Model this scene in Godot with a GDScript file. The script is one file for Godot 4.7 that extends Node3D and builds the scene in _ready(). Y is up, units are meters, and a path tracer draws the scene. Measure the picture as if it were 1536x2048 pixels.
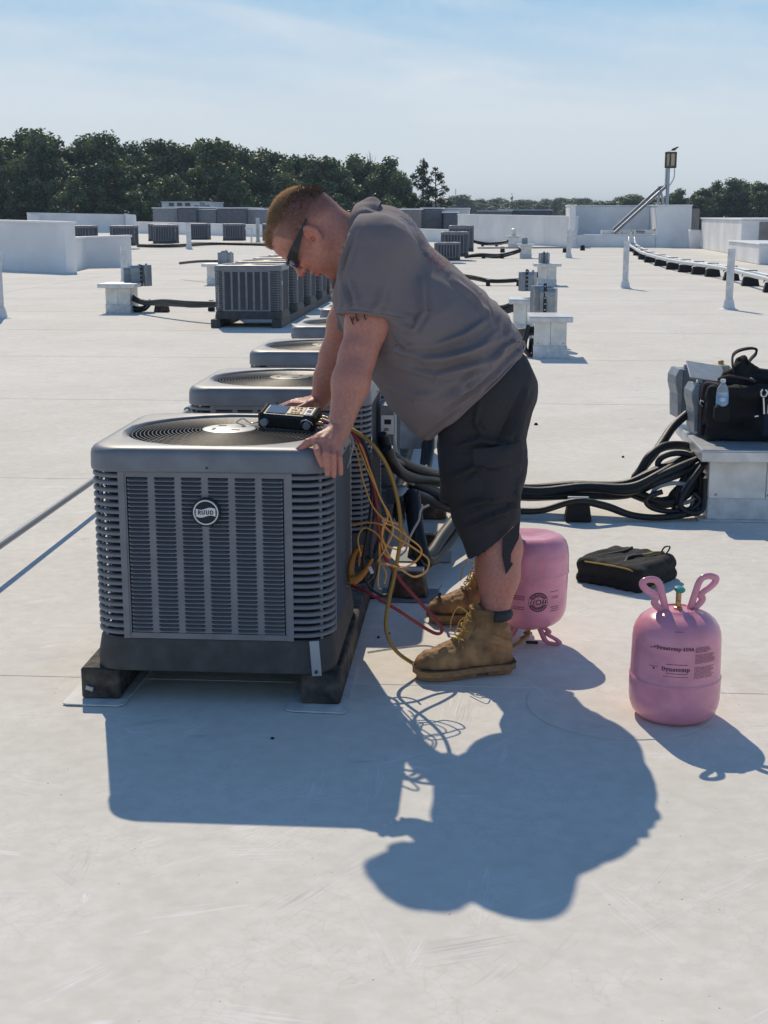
extends Node3D
# A technician leans on a rooftop condensing unit. World axes follow the building: -Z runs along the rows of units, the roof membrane is y = 0.

var M := {}
var taken := {}
var rng := RandomNumberGenerator.new()


func _ready() -> void:
	rng.seed = 4107
	# ---- camera, sky, sun, exposure
	var cam := Camera3D.new()
	cam.name = "camera"
	add_child(cam)
	cam.position = Vector3(0, 1.55, 0)
	cam.rotation_degrees = Vector3(-12.45, 4.0, 0)
	cam.fov = 41.54
	cam.near = 0.05
	cam.far = 4000.0
	cam.current = true
	var env := Environment.new()
	env.background_mode = Environment.BG_SKY
	var sky := Sky.new()
	var pan := PanoramaSkyMaterial.new()
	pan.panorama = sky_picture()
	pan.filter = true
	sky.sky_material = pan
	env.sky = sky
	env.tonemap_mode = Environment.TONE_MAPPER_LINEAR
	env.tonemap_exposure = 1.03
	env.sdfgi_enabled = true
	env.ssao_enabled = true
	env.ssil_enabled = true
	env.fog_enabled = true
	env.fog_density = 0.00035
	env.fog_light_color = Color(0.74, 0.80, 0.86)
	var we := WorldEnvironment.new()
	we.name = "environment"
	we.environment = env
	add_child(we)
	var sun := DirectionalLight3D.new()
	sun.name = "sun"
	add_child(sun)
	sun.light_energy = 1.05
	sun.light_color = Color(1.0, 0.945, 0.85)
	sun.light_angular_distance = 0.53
	sun.shadow_enabled = true
	sun.look_at_from_position(Vector3.ZERO, Vector3(0.211, -0.678, 0.704))
	# ---- the place
	make_materials()
	build_ground()
	build_parapets()
	build_far_buildings()
	build_trees()
	build_condensers()
	build_curbs()
	build_pipes()
	build_mast()
	# ---- the work spot
	build_person()
	build_gauge_and_hoses()
	build_tanks()
	build_bags()
	build_small_things()


func sky_picture() -> ImageTexture:
	var w := 2048
	var h := 1024
	var im := Image.create(w, h, false, Image.FORMAT_RGBF)
	var stops := [[0.0, Color(0.675, 0.735, 0.775)], [4.0, Color(0.635, 0.72, 0.79)], [6.0, Color(0.52, 0.665, 0.80)], [8.5, Color(0.305, 0.54, 0.775)], [20.0, Color(0.145, 0.30, 0.55)], [45.0, Color(0.066, 0.163, 0.355)], [90.0, Color(0.038, 0.10, 0.24)]]
	var cirrus := FastNoiseLite.new()
	cirrus.seed = 11
	cirrus.noise_type = FastNoiseLite.TYPE_SIMPLEX_SMOOTH
	cirrus.frequency = 1.0
	cirrus.fractal_octaves = 5
	cirrus.domain_warp_enabled = true
	cirrus.domain_warp_amplitude = 0.6
	cirrus.domain_warp_frequency = 0.8
	for j in h:
		var el := 90.0 - (j + 0.5) / h * 180.0
		if el < 0.0:
			im.fill_rect(Rect2i(0, j, w, 1), Color(0.675, 0.735, 0.775).lerp(Color(0.34, 0.35, 0.36), minf(1.0, -el / 12.0)))
			continue
		var c: Color = stops[-1][1]
		for k in stops.size() - 1:
			if el >= stops[k][0] and el <= stops[k + 1][0]:
				var t: float = (el - stops[k][0]) / (stops[k + 1][0] - stops[k][0])
				c = stops[k][1].lerp(stops[k + 1][1], t)
		if el > 40.0:
			im.fill_rect(Rect2i(0, j, w, 1), c)
			continue
		for i in w:
			var az := (i + 0.5) / w * 360.0
			var n := cirrus.get_noise_3d(cos(deg_to_rad(az)) * 3.0 + el * 0.05, el * 0.30 + sin(deg_to_rad(az)) * 2.0, sin(deg_to_rad(az)) * 3.0)
			var fine := cirrus.get_noise_3d(cos(deg_to_rad(az)) * 9.0, el * 1.5 + sin(deg_to_rad(az)) * 7.0, sin(deg_to_rad(az)) * 9.0)
			var a := clampf(n * 0.7 + fine * 0.22 + 0.24 + 0.14 * cos(deg_to_rad(az - 25.0)), 0.0, 1.0) * smoothstep(1.5, 6.0, el) * (1.0 - smoothstep(14.0, 38.0, el)) * 0.75
			im.set_pixel(i, j, c.lerp(Color(0.755, 0.80, 0.84), a))
	return ImageTexture.create_from_image(im)



# ---------------------------------------------------------------- shapes
class Shape:
	var V := PackedVector3Array()
	var N := PackedVector3Array()
	var C := PackedColorArray()
	var T := PackedVector2Array()
	var tint := Color.WHITE
	var tinted := false

	func tri(a: Vector3, b: Vector3, c: Vector3, na: Vector3, nb: Vector3, nc: Vector3) -> void:
		if (b - a).cross(c - a).dot(na + nb + nc) > 0.0:
			V.append(a); V.append(c); V.append(b)
			N.append(na); N.append(nc); N.append(nb)
		else:
			V.append(a); V.append(b); V.append(c)
			N.append(na); N.append(nb); N.append(nc)
		C.append(tint); C.append(tint); C.append(tint)

	func flat(a: Vector3, b: Vector3, c: Vector3, out: Vector3) -> void:
		var n := (b - a).cross(c - a).normalized()
		if n.dot(out) < 0.0:
			n = -n
		tri(a, b, c, n, n, n)

	func quad(a: Vector3, b: Vector3, c: Vector3, d: Vector3, out: Vector3) -> void:
		flat(a, b, c, out)
		flat(a, c, d, out)

	func box(c: Vector3, s: Vector3, bev := 0.0, bas := Basis.IDENTITY) -> Shape:
		return hexa(c, s, Vector2.ONE, bev, bas)

	# a box whose top is scaled by «top» in x and z, with chamfered edges
	func hexa(c: Vector3, s: Vector3, top: Vector2, bev := 0.0, bas := Basis.IDENTITY) -> Shape:
		var h := s * 0.5
		bev = minf(bev, minf(h.x, minf(h.y, h.z)) * 0.9)
		var f := func(sx: float, sy: float, sz: float, ax: int) -> Vector3:
			var k := Vector2.ONE if sy < 0.0 else top
			var p := Vector3(sx * (h.x * k.x - (0.0 if ax == 0 else bev)), sy * (h.y - (0.0 if ax == 1 else bev)), sz * (h.z * k.y - (0.0 if ax == 2 else bev)))
			return c + bas * p
		for sgn in [-1.0, 1.0]:
			quad(f.call(sgn, -1, -1, 0), f.call(sgn, 1, -1, 0), f.call(sgn, 1, 1, 0), f.call(sgn, -1, 1, 0), bas.x * sgn)
			quad(f.call(-1, sgn, -1, 1), f.call(1, sgn, -1, 1), f.call(1, sgn, 1, 1), f.call(-1, sgn, 1, 1), bas.y * sgn)
			quad(f.call(-1, -1, sgn, 2), f.call(1, -1, sgn, 2), f.call(1, 1, sgn, 2), f.call(-1, 1, sgn, 2), bas.z * sgn)
		if bev > 0.0:
			for a in [-1.0, 1.0]:
				for b in [-1.0, 1.0]:
					quad(f.call(a, b, -1, 0), f.call(a, b, 1, 0), f.call(a, b, 1, 1), f.call(a, b, -1, 1), bas * Vector3(a, b, 0))
					quad(f.call(a, -1, b, 0), f.call(a, 1, b, 0), f.call(a, 1, b, 2), f.call(a, -1, b, 2), bas * Vector3(a, 0, b))
					quad(f.call(-1, a, b, 1), f.call(1, a, b, 1), f.call(1, a, b, 2), f.call(-1, a, b, 2), bas * Vector3(0, a, b))
					for d in [-1.0, 1.0]:
						flat(f.call(a, b, d, 0), f.call(a, b, d, 1), f.call(a, b, d, 2), bas * Vector3(a, b, d))
		return self

	# a grid of points with smooth normals; rows may close on themselves
	func grid(P: Array, close_row := true, close_col := false, inside := Vector3.INF) -> Shape:
		var n := P.size()
		var m: int = P[0].size()
		var NN := []
		var flip := 0.0
		for i in n:
			var row := PackedVector3Array()
			for j in m:
				var i0 := (i - 1 + n) % n if close_col else maxi(i - 1, 0)
				var i1 := (i + 1) % n if close_col else mini(i + 1, n - 1)
				var j0 := (j - 1 + m) % m if close_row else maxi(j - 1, 0)
				var j1 := (j + 1) % m if close_row else mini(j + 1, m - 1)
				var g: Vector3 = (P[i1][j] - P[i0][j]).cross(P[i][j1] - P[i][j0])
				row.append(g.normalized() if g.length_squared() > 1e-16 else Vector3.ZERO)
			NN.append(row)
		for i in n:
			var mid := Vector3.ZERO
			for p in P[i]:
				mid += p
			mid /= m
			for j in m:
				flip += NN[i][j].dot(P[i][j] - (mid if inside == Vector3.INF else inside))
		var s := 1.0 if flip >= 0.0 else -1.0
		for i in (n if close_col else n - 1):
			for j in (m if close_row else m - 1):
				var i2 := (i + 1) % n
				var j2 := (j + 1) % m
				tri(P[i][j], P[i2][j], P[i2][j2], NN[i][j] * s, NN[i2][j] * s, NN[i2][j2] * s)
				tri(P[i][j], P[i2][j2], P[i][j2], NN[i][j] * s, NN[i2][j2] * s, NN[i][j2] * s)
		return self

	func cap(ring: Array, out: Vector3) -> void:
		var mid := Vector3.ZERO
		for p in ring:
			mid += p
		mid /= ring.size()
		for j in ring.size():
			flat(mid, ring[j], ring[(j + 1) % ring.size()], out)

	func tube(pts: Array, r, sides := 8, caps := true, closed := false) -> Shape:
		var n := pts.size()
		var rows := []
		var t0: Vector3 = (pts[1] - pts[0]).normalized()
		var u := t0.cross(Vector3.UP if absf(t0.y) < 0.9 else Vector3.RIGHT).normalized()
		for i in n:
			var a: Vector3 = pts[(i - 1 + n) % n] if closed else pts[maxi(i - 1, 0)]
			var b: Vector3 = pts[(i + 1) % n] if closed else pts[mini(i + 1, n - 1)]
			var t := (b - a).normalized()
			u = (u - t * u.dot(t)).normalized()
			var v := t.cross(u)
			var rr: float = r[i] if r is Array else r
			var ring := []
			for k in sides:
				var q := TAU * k / sides
				ring.append(pts[i] + (u * cos(q) + v * sin(q)) * rr)
			rows.append(ring)
		grid(rows, true, closed)
		if caps and not closed:
			cap(rows[0], pts[0] - pts[1])
			cap(rows[-1], pts[-1] - pts[-2])
		return self

	# profile: Vector2(radius, height) from bottom to top, turned about the y axis of xf
	func lathe(prof: Array, segs := 24, xf := Transform3D.IDENTITY, crease := 0.7) -> Shape:
		var dirs := []
		for i in prof.size() - 1:
			var d: Vector2 = (prof[i + 1] - prof[i])
			dirs.append(Vector2(d.y, -d.x).normalized())
		for i in prof.size() - 1:
			var n0: Vector2 = dirs[i]
			var n1: Vector2 = dirs[i]
			if i > 0 and dirs[i - 1].dot(dirs[i]) > crease:
				n0 = (dirs[i - 1] + dirs[i]).normalized()
			if i < dirs.size() - 1 and dirs[i + 1].dot(dirs[i]) > crease:
				n1 = (dirs[i + 1] + dirs[i]).normalized()
			for k in segs:
				var q0 := TAU * k / segs
				var q1 := TAU * (k + 1) / segs
				var e0 := Vector3(cos(q0), 0, sin(q0))
				var e1 := Vector3(cos(q1), 0, sin(q1))
				var up := Vector3.UP
				var a: Vector3 = xf * (e0 * prof[i].x + up * prof[i].y)
				var b: Vector3 = xf * (e1 * prof[i].x + up * prof[i].y)
				var c: Vector3 = xf * (e1 * prof[i + 1].x + up * prof[i + 1].y)
				var d: Vector3 = xf * (e0 * prof[i + 1].x + up * prof[i + 1].y)
				var na: Vector3 = xf.basis * (e0 * n0.x + up * n0.y)
				var nb: Vector3 = xf.basis * (e1 * n0.x + up * n0.y)
				var nc: Vector3 = xf.basis * (e1 * n1.x + up * n1.y)
				var nd: Vector3 = xf.basis * (e0 * n1.x + up * n1.y)
				if prof[i].x > 1e-6:
					tri(a, b, c, na, nb, nc)
				if prof[i + 1].x > 1e-6:
					tri(a, c, d, na, nc, nd)
		return self

	# an outline in the xy plane of xf, given depth along its z (centred)
	func prism(poly: PackedVector2Array, depth: float, xf := Transform3D.IDENTITY, bev := 0.0) -> Shape:
		var z := depth * 0.5
		var inner := poly
		if bev > 0.0:
			var o := Geometry2D.offset_polygon(poly, -bev, Geometry2D.JOIN_MITER)
			if o.size() == 1 and o[0].size() == poly.size():
				inner = o[0]
				var best := 0
				for k in inner.size():
					if inner[k].distance_to(poly[0]) < inner[best].distance_to(poly[0]):
						best = k
				var turned := PackedVector2Array()
				for k in inner.size():
					turned.append(inner[(best + k) % inner.size()])
				inner = turned
			else:
				bev = 0.0
		var area := 0.0
		for i in poly.size():
			area += poly[i].cross(poly[(i + 1) % poly.size()])
		var sgn := signf(area)
		for s in [-1.0, 1.0]:
			var ids := Geometry2D.triangulate_polygon(inner)
			for k in range(0, ids.size(), 3):
				flat(xf * Vector3(inner[ids[k]].x, inner[ids[k]].y, s * z), xf * Vector3(inner[ids[k + 1]].x, inner[ids[k + 1]].y, s * z), xf * Vector3(inner[ids[k + 2]].x, inner[ids[k + 2]].y, s * z), xf.basis.z * s)
		for i in poly.size():
			var a := poly[i]
			var b := poly[(i + 1) % poly.size()]
			var o := Vector3((b - a).y, -(b - a).x, 0) * sgn
			quad(xf * Vector3(a.x, a.y, -z + bev), xf * Vector3(b.x, b.y, -z + bev), xf * Vector3(b.x, b.y, z - bev), xf * Vector3(a.x, a.y, z - bev), xf.basis * o)
			if bev > 0.0:
				var c := inner[i]
				var d := inner[(i + 1) % inner.size()]
				for s in [-1.0, 1.0]:
					quad(xf * Vector3(a.x, a.y, s * (z - bev)), xf * Vector3(b.x, b.y, s * (z - bev)), xf * Vector3(d.x, d.y, s * z), xf * Vector3(c.x, c.y, s * z), xf.basis * (o.normalized() + Vector3(0, 0, s)))
		return self

	func add(o: Shape, xf := Transform3D.IDENTITY) -> Shape:
		for i in o.V.size():
			V.append(xf * o.V[i])
			N.append((xf.basis * o.N[i]).normalized())
			C.append(o.C[i])
		return self

	func arrays(a: Array, xf := Transform3D.IDENTITY, bend = null) -> Shape:
		var vv: PackedVector3Array = a[Mesh.ARRAY_VERTEX]
		var ii = a[Mesh.ARRAY_INDEX]
		var nn: PackedVector3Array = a[Mesh.ARRAY_NORMAL]
		var ids: PackedInt32Array = ii if ii else PackedInt32Array(range(vv.size()))
		for k in range(0, ids.size(), 3):
			var p := []
			for q in 3:
				var w: Vector3 = xf * vv[ids[k + q]]
				p.append(bend.call(w) if bend != null else w)
			var nrm: Vector3 = xf.basis * nn[ids[k]]
			if bend != null:
				var w0: Vector3 = xf * vv[ids[k]]
				nrm = bend.call(w0 + nrm.normalized() * 0.001) - bend.call(w0)
			flat(p[0], p[1], p[2], nrm)
		return self

	func mesh(m: Material) -> ArrayMesh:
		var a := []
		a.resize(Mesh.ARRAY_MAX)
		a[Mesh.ARRAY_VERTEX] = V
		a[Mesh.ARRAY_NORMAL] = N
		if tinted:
			a[Mesh.ARRAY_COLOR] = C
		if T.size() == V.size():
			a[Mesh.ARRAY_TEX_UV] = T
		var am := ArrayMesh.new()
		am.add_surface_from_arrays(Mesh.PRIMITIVE_TRIANGLES, a)
		am.surface_set_material(0, m)
		return am


# ---------------------------------------------------------------- naming
func numbered(parent: Node, called: String) -> String:
	var key := str(parent.get_instance_id()) + called
	var n: int = taken.get(key, 0)
	taken[key] = n + 1
	return called if n == 0 else "%s_%03d" % [called, n]


func put(parent: Node, o: Node3D, called: String) -> void:
	o.name = numbered(parent, called)
	parent.add_child(o, true)


func thing(called: String, label: String, category: String, at := Vector3.ZERO, turn := 0.0, group := "") -> Node3D:
	var o := Node3D.new()
	put(self, o, called)
	o.position = at
	o.rotation.y = turn
	tag(o, label, category, group)
	return o


func tag(o: Node, label: String, category: String, group := "") -> void:
	o.set_meta("label", label)
	o.set_meta("category", category)
	if group != "":
		o.set_meta("group", group)


func part(called: String, s: Shape, m: Material, parent: Node = self) -> MeshInstance3D:
	return part_mesh(called, s.mesh(m), parent)


func part_mesh(called: String, am: Mesh, parent: Node = self) -> MeshInstance3D:
	var o := MeshInstance3D.new()
	o.mesh = am
	put(parent, o, called)
	return o


func struct(called: String, s: Shape, m: Material) -> MeshInstance3D:
	var o := part(called, s, m)
	o.set_meta("kind", "structure")
	return o


func copy(src: Node3D, at: Vector3, turn: float, label: String, called := "") -> Node3D:
	var o: Node3D = src.duplicate()
	var base := called if called else str(src.name).rstrip("0123456789").rstrip("_")
	o.name = numbered(self, base)
	add_child(o, true)
	o.position = at
	o.rotation.y = turn
	o.set_meta("label", label)
	return o


func smooth_path(pts: Array, per := 8, closed := false) -> Array:
	var n := pts.size()
	var r := []
	for i in (n if closed else n - 1):
		var p0: Vector3 = pts[(i - 1 + n) % n] if closed else pts[maxi(i - 1, 0)]
		var p1: Vector3 = pts[i]
		var p2: Vector3 = pts[(i + 1) % n]
		var p3: Vector3 = pts[(i + 2) % n] if closed else pts[mini(i + 2, n - 1)]
		for k in per:
			var t := float(k) / per
			r.append(p1.cubic_interpolate(p2, p0, p3, t))
	if not closed:
		r.append(pts[-1])
	return r


func lettering(words: String, size: float, depth := 0.001, bold := 400, serif := false) -> Array:
	var tm := TextMesh.new()
	var f := SystemFont.new()
	f.font_names = PackedStringArray(["Droid Serif" if serif else "Droid Sans"])
	f.font_weight = bold
	tm.font = f
	tm.text = words
	tm.font_size = 48
	tm.pixel_size = size / 48.0
	tm.depth = depth
	tm.curve_step = 2.0
	return tm.surface_get_arrays(0)


# ---------------------------------------------------------------- materials
func lin(r: float, g: float, b: float) -> Color:
	return Color(r, g, b).linear_to_srgb()


func paint(called: String, c: Color, rough := 0.6, metal := 0.0, vary := 0.0, scale := 1.0, bump := 0.0, freq := 0.02) -> StandardMaterial3D:
	var m := StandardMaterial3D.new()
	m.resource_name = called
	m.albedo_color = c
	m.roughness = rough
	m.metallic = metal
	if vary > 0.0 or bump > 0.0:
		m.uv1_triplanar = true
		m.uv1_world_triplanar = false
		m.uv1_scale = Vector3.ONE * scale
	if vary > 0.0:
		m.albedo_texture = cloud(hash(called) % 1000, freq, Color(1 - vary, 1 - vary, 1 - vary), Color.WHITE)
	if bump > 0.0:
		m.normal_enabled = true
		m.normal_texture = rough_normal(hash(called) % 777, freq * 3.0)
		m.normal_scale = bump
	M[called] = m
	return m


func cloud(sd: int, freq: float, a: Color, b: Color, size := 256, octaves := 4) -> NoiseTexture2D:
	var n := FastNoiseLite.new()
	n.seed = sd
	n.noise_type = FastNoiseLite.TYPE_SIMPLEX_SMOOTH
	n.frequency = freq
	n.fractal_octaves = octaves
	var t := NoiseTexture2D.new()
	t.width = size
	t.height = size
	t.seamless = true
	t.noise = n
	var g := Gradient.new()
	g.set_color(0, a)
	g.set_color(1, b)
	g.set_offset(0, 0.2)
	g.set_offset(1, 0.8)
	t.color_ramp = g
	return t


func rough_normal(sd: int, freq: float, size := 256) -> NoiseTexture2D:
	var n := FastNoiseLite.new()
	n.seed = sd
	n.frequency = freq
	n.fractal_octaves = 3
	var t := NoiseTexture2D.new()
	t.width = size
	t.height = size
	t.seamless = true
	t.noise = n
	t.as_normal_map = true
	t.bump_strength = 4.0
	return t


func make_materials() -> void:
	paint("cabinet", lin(0.205, 0.212, 0.232), 0.45, 0.0, 0.08, 1.5)
	paint("cabinet_top", lin(0.205, 0.22, 0.25), 0.46, 0.0, 0.10, 1.5)
	paint("cabinet_old", lin(0.21, 0.225, 0.235), 0.5, 0.0, 0.15, 1.5)
	paint("inner_dark", lin(0.016, 0.018, 0.022), 0.7)
	paint("coil", lin(0.022, 0.024, 0.028), 0.55, 0.3)
	paint("wire", lin(0.03, 0.032, 0.037), 0.5, 0.0)
	paint("guard_wire", lin(0.16, 0.18, 0.22), 0.4, 0.4)
	paint("hub", lin(0.52, 0.53, 0.54), 0.45, 0.3, 0.2, 6.0)
	paint("fan", lin(0.045, 0.036, 0.028), 0.6, 0.0, 0.5, 4.0)
	paint("pan", lin(0.075, 0.074, 0.073), 0.7, 0.0, 0.2, 2.0)
	paint("skid", lin(0.115, 0.10, 0.085), 0.85, 0.0, 0.5, 2.0, 0.6)
	paint("wood", lin(0.17, 0.125, 0.09), 0.85, 0.0, 0.5, 3.0, 0.6)
	paint("galv", lin(0.86, 0.83, 0.76), 0.5, 0.05, 0.08, 1.2, 0.03, 0.02)
	paint("galv_bright", lin(0.66, 0.68, 0.70), 0.36, 0.45, 0.1, 1.5)
	paint("strap", lin(0.34, 0.38, 0.43), 0.35, 0.5)
	paint("steel_box", lin(0.235, 0.27, 0.305), 0.4, 0.0, 0.12, 3.0)
	paint("steel_cover", lin(0.33, 0.37, 0.40), 0.38, 0.0, 0.1, 3.0)
	paint("yellowed", lin(0.62, 0.52, 0.33), 0.6)
	paint("foam_black", lin(0.016, 0.017, 0.019), 0.5, 0.0, 0.3, 6.0, 0.4, 0.06)
	paint("cable_black", lin(0.012, 0.012, 0.014), 0.4)
	paint("cable_grey", lin(0.26, 0.28, 0.30), 0.45)
	paint("rubber", lin(0.014, 0.014, 0.015), 0.75, 0.0, 0.4, 6.0, 0.5, 0.05)
	paint("pvc_white", lin(0.72, 0.73, 0.74), 0.45, 0.0, 0.12, 1.2)
	paint("wall_white", lin(0.84, 0.83, 0.82), 0.6, 0.0, 0.07, 0.22, 0.06, 0.01)
	paint("coping", lin(0.82, 0.82, 0.82), 0.45)
	paint("tan_metal", lin(0.25, 0.225, 0.215), 0.6, 0.0, 0.1, 0.6)
	paint("screen_blue", lin(0.25, 0.27, 0.32), 0.5, 0.0, 0.12, 0.5)
	paint("screen_dark", lin(0.10, 0.115, 0.15), 0.5, 0.0, 0.12, 0.5)
	paint("screen_grey", lin(0.20, 0.20, 0.22), 0.55, 0.0, 0.1, 0.5)
	paint("pink", Color(0.925, 0.615, 0.69), 0.24, 0.0, 0.10, 2.0, 0.05, 0.02)
	paint("ink", lin(0.035, 0.02, 0.03), 0.6)
	paint("faint_ink", lin(0.20, 0.085, 0.115), 0.6)
	paint("brass", lin(0.42, 0.28, 0.14), 0.35, 0.8)
	paint("teal", lin(0.03, 0.28, 0.27), 0.5)
	paint("chrome", lin(0.6, 0.6, 0.6), 0.2, 0.9)
	paint("white_plastic", lin(0.74, 0.74, 0.73), 0.4)
	paint("membrane", lin(0.74, 0.73, 0.71), 0.65, 0.0, 0.1, 2.0, 0.15)
	paint("bag_cloth", lin(0.016, 0.016, 0.018), 0.85, 0.0, 0.35, 8.0, 0.8, 0.08)
	paint("bag_sheen", lin(0.035, 0.035, 0.04), 0.6, 0.0, 0.3, 8.0, 0.6, 0.08)
	paint("bag_blue", lin(0.02, 0.03, 0.05), 0.8, 0.0, 0.3, 8.0, 0.6, 0.08)
	paint("piping", lin(0.42, 0.27, 0.045), 0.6)
	paint("hose_yellow", lin(0.33, 0.19, 0.04), 0.45)
	paint("hose_red", lin(0.26, 0.03, 0.035), 0.42)
	paint("hose_blue", lin(0.03, 0.04, 0.06), 0.42)
	paint("wire_orange", lin(0.75, 0.36, 0.09), 0.5)
	paint("clamp_orange", lin(0.50, 0.20, 0.035), 0.5)
	paint("tool_black", lin(0.02, 0.021, 0.023), 0.5, 0.0, 0.2, 12.0)
	paint("screen_glass", lin(0.10, 0.17, 0.27), 0.12)
	paint("screen_amber", lin(0.55, 0.36, 0.14), 0.3)
	paint("key_grey", lin(0.42, 0.44, 0.46), 0.4)
	paint("sparrow", lin(0.05, 0.055, 0.06), 0.8)



# ---------------------------------------------------------------- roof, ground
func roof_picture() -> Image:
	var size := 2048
	var base := FastNoiseLite.new()
	base.seed = 3
	base.frequency = 0.004
	base.fractal_octaves = 6
	base.fractal_gain = 0.55
	base.domain_warp_enabled = true
	base.domain_warp_amplitude = 40.0
	base.domain_warp_frequency = 0.008
	var grey := base.get_seamless_image(size, size)
	grey.convert(Image.FORMAT_RGBA8)
	var im := Image.create(size, size, false, Image.FORMAT_RGBA8)
	im.fill(Color(0.905, 0.883, 0.85))
	# dust clouds: two tones laid over one another through noise masks
	var fine := FastNoiseLite.new()
	fine.seed = 8
	fine.frequency = 0.021
	fine.fractal_octaves = 5
	fine.domain_warp_enabled = true
	fine.domain_warp_amplitude = 25.0
	var g2 := fine.get_seamless_image(size, size)
	g2.convert(Image.FORMAT_RGBA8)
	var cells := FastNoiseLite.new()
	cells.seed = 21
	cells.noise_type = FastNoiseLite.TYPE_CELLULAR
	cells.cellular_return_type = FastNoiseLite.RETURN_DISTANCE2_SUB
	cells.frequency = 0.05
	cells.fractal_octaves = 1
	var g3 := cells.get_seamless_image(size, size)
	g3.convert(Image.FORMAT_RGBA8)
	var a := grey.get_data()
	var b := g2.get_data()
	var c := g3.get_data()
	var d := im.get_data()
	for i in range(0, a.size(), 4):
		var v := a[i]
		var k := (v - 128) * 0.04 + (b[i] - 128) * 0.05
		if v > 138 and c[i] < 26:
			k -= (26 - c[i]) * 0.30 * minf(1.0, (v - 138) * 0.05)
		d[i] = clampi(int(d[i] + k), 0, 255)
		d[i + 1] = clampi(int(d[i + 1] + k), 0, 255)
		d[i + 2] = clampi(int(d[i + 2] + k * 1.08), 0, 255)
	im = Image.create_from_data(size, size, false, Image.FORMAT_RGBA8, d)
	# scuffs: bundles of short pale or grey strokes, and specks of dirt
	var r := RandomNumberGenerator.new()
	r.seed = 77
	for q in 240:
		var at := Vector2(r.randf() * size, r.randf() * size)
		var dir := Vector2.RIGHT.rotated(r.randfn(-0.55, 0.6))
		var long := r.randf_range(25, 170)
		var tone := 0.97 if r.randf() < 0.8 else 0.80
		var weight := r.randf_range(0.2, 0.8)
		for s in r.randi_range(4, 20):
			var p := at + dir.orthogonal() * r.randfn(0, long * 0.10) + dir * r.randfn(0, long * 0.2)
			var n := int(long * r.randf_range(0.4, 1.0))
			for t in n:
				var x := posmod(int(p.x + dir.x * t + sin(t * 0.05) * 2.0), size)
				var y := posmod(int(p.y + dir.y * t), size)
				var f := weight * (1.0 - absf(t * 2.0 / n - 1.0))
				for w in 2:
					im.set_pixel(x, (y + w) % size, im.get_pixel(x, (y + w) % size).lerp(Color(tone, tone - 0.01, tone - 0.02), f))
	for q in 420:
		var x := r.randi() % size
		var y := r.randi() % size
		var dark := Color(0.42, 0.40, 0.38).lerp(im.get_pixel(x, y), r.randf_range(0.2, 0.8))
		im.fill_rect(Rect2i(x, y, r.randi_range(1, 3), r.randi_range(1, 2)), dark)
	return im


func build_ground() -> void:
	var pic := roof_picture()
	pic.generate_mipmaps()
	var m := StandardMaterial3D.new()
	m.resource_name = "roof_membrane"
	m.albedo_texture = ImageTexture.create_from_image(pic)
	m.uv1_triplanar = true
	m.uv1_world_triplanar = true
	m.uv1_scale = Vector3.ONE * 0.29
	m.roughness = 0.8
	m.metallic_specular = 0.18
	m.detail_enabled = true
	m.detail_albedo = cloud(91, 0.012, Color(0.955, 0.95, 0.945, 0.7), Color(1.0, 1.0, 1.0, 0.7), 512, 5)
	m.detail_blend_mode = BaseMaterial3D.BLEND_MODE_MUL
	m.detail_uv_layer = BaseMaterial3D.DETAIL_UV_2
	m.uv2_triplanar = true
	m.uv2_world_triplanar = true
	m.uv2_scale = Vector3.ONE * 0.06
	m.normal_enabled = true
	m.normal_texture = rough_normal(5, 0.07, 512)
	m.normal_scale = 0.06
	M["roof"] = m
	var s := Shape.new()
	s.quad(Vector3(-75, 0, 12), Vector3(34, 0, 12), Vector3(34, 0, -124), Vector3(-75, 0, -124), Vector3.UP)
	s.quad(Vector3(-75, 0, -124), Vector3(34, 0, -124), Vector3(34, -8, -124), Vector3(-75, -8, -124), Vector3.FORWARD)
	s.quad(Vector3(-75, 0, 12), Vector3(34, 0, 12), Vector3(34, -8, 12), Vector3(-75, -8, 12), Vector3.BACK)
	for x in [-75.0, 34.0]:
		s.quad(Vector3(x, 0, 12), Vector3(x, 0, -124), Vector3(x, -8, -124), Vector3(x, -8, 12), Vector3(x, 0, 0))
	var roof := struct("roof", s, m)
	# lapped edges of the membrane sheets, each a strip a few millimetres proud
	var z0: float = Vector3(0.7867, 0, -4.333).z
	var z := z0
	var k := 0
	while z > -70.0:
		var seam := Shape.new()
		var n := 24
		for i in n:
			var x0 := -40.0 + 65.0 * i / n
			seam.box(Vector3(x0 + 65.0 / n / 2, 0.0006, z + 0.004 * sin(i * 1.7 + k)), Vector3(65.0 / n + 0.002, 0.0014, 0.055), 0.0006)
		part("membrane_seam", seam, m, roof)
		z -= 3.485
		k += 1
	for x in [-9.6, 6.9]:
		part("membrane_seam", Shape.new().box(Vector3(x, 0.0016, -28), Vector3(0.06, 0.0032, 60), 0.001), m, roof)
	# a round patch welded over the membrane beside the shadow
	var ring := Shape.new()
	ring.lathe([Vector2(0.30, 0.0), Vector2(0.299, 0.0012), Vector2(0.285, 0.0018), Vector2(0.0, 0.0018)], 48, Transform3D(Basis.IDENTITY, Vector3(0.4731, 0, -4.17) + Vector3(0, 0.001, 0)))
	part("membrane_patch", ring, m, roof)
	var earth := Shape.new()
	earth.quad(Vector3(-2500, -8, 600), Vector3(2500, -8, 600), Vector3(2500, -8, -2800), Vector3(-2500, -8, -2800), Vector3.UP)
	var em := paint("earth", lin(0.05, 0.065, 0.03), 0.95, 0.0, 0.4, 0.02)
	em.uv1_world_triplanar = true
	struct("ground", earth, em)



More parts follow.
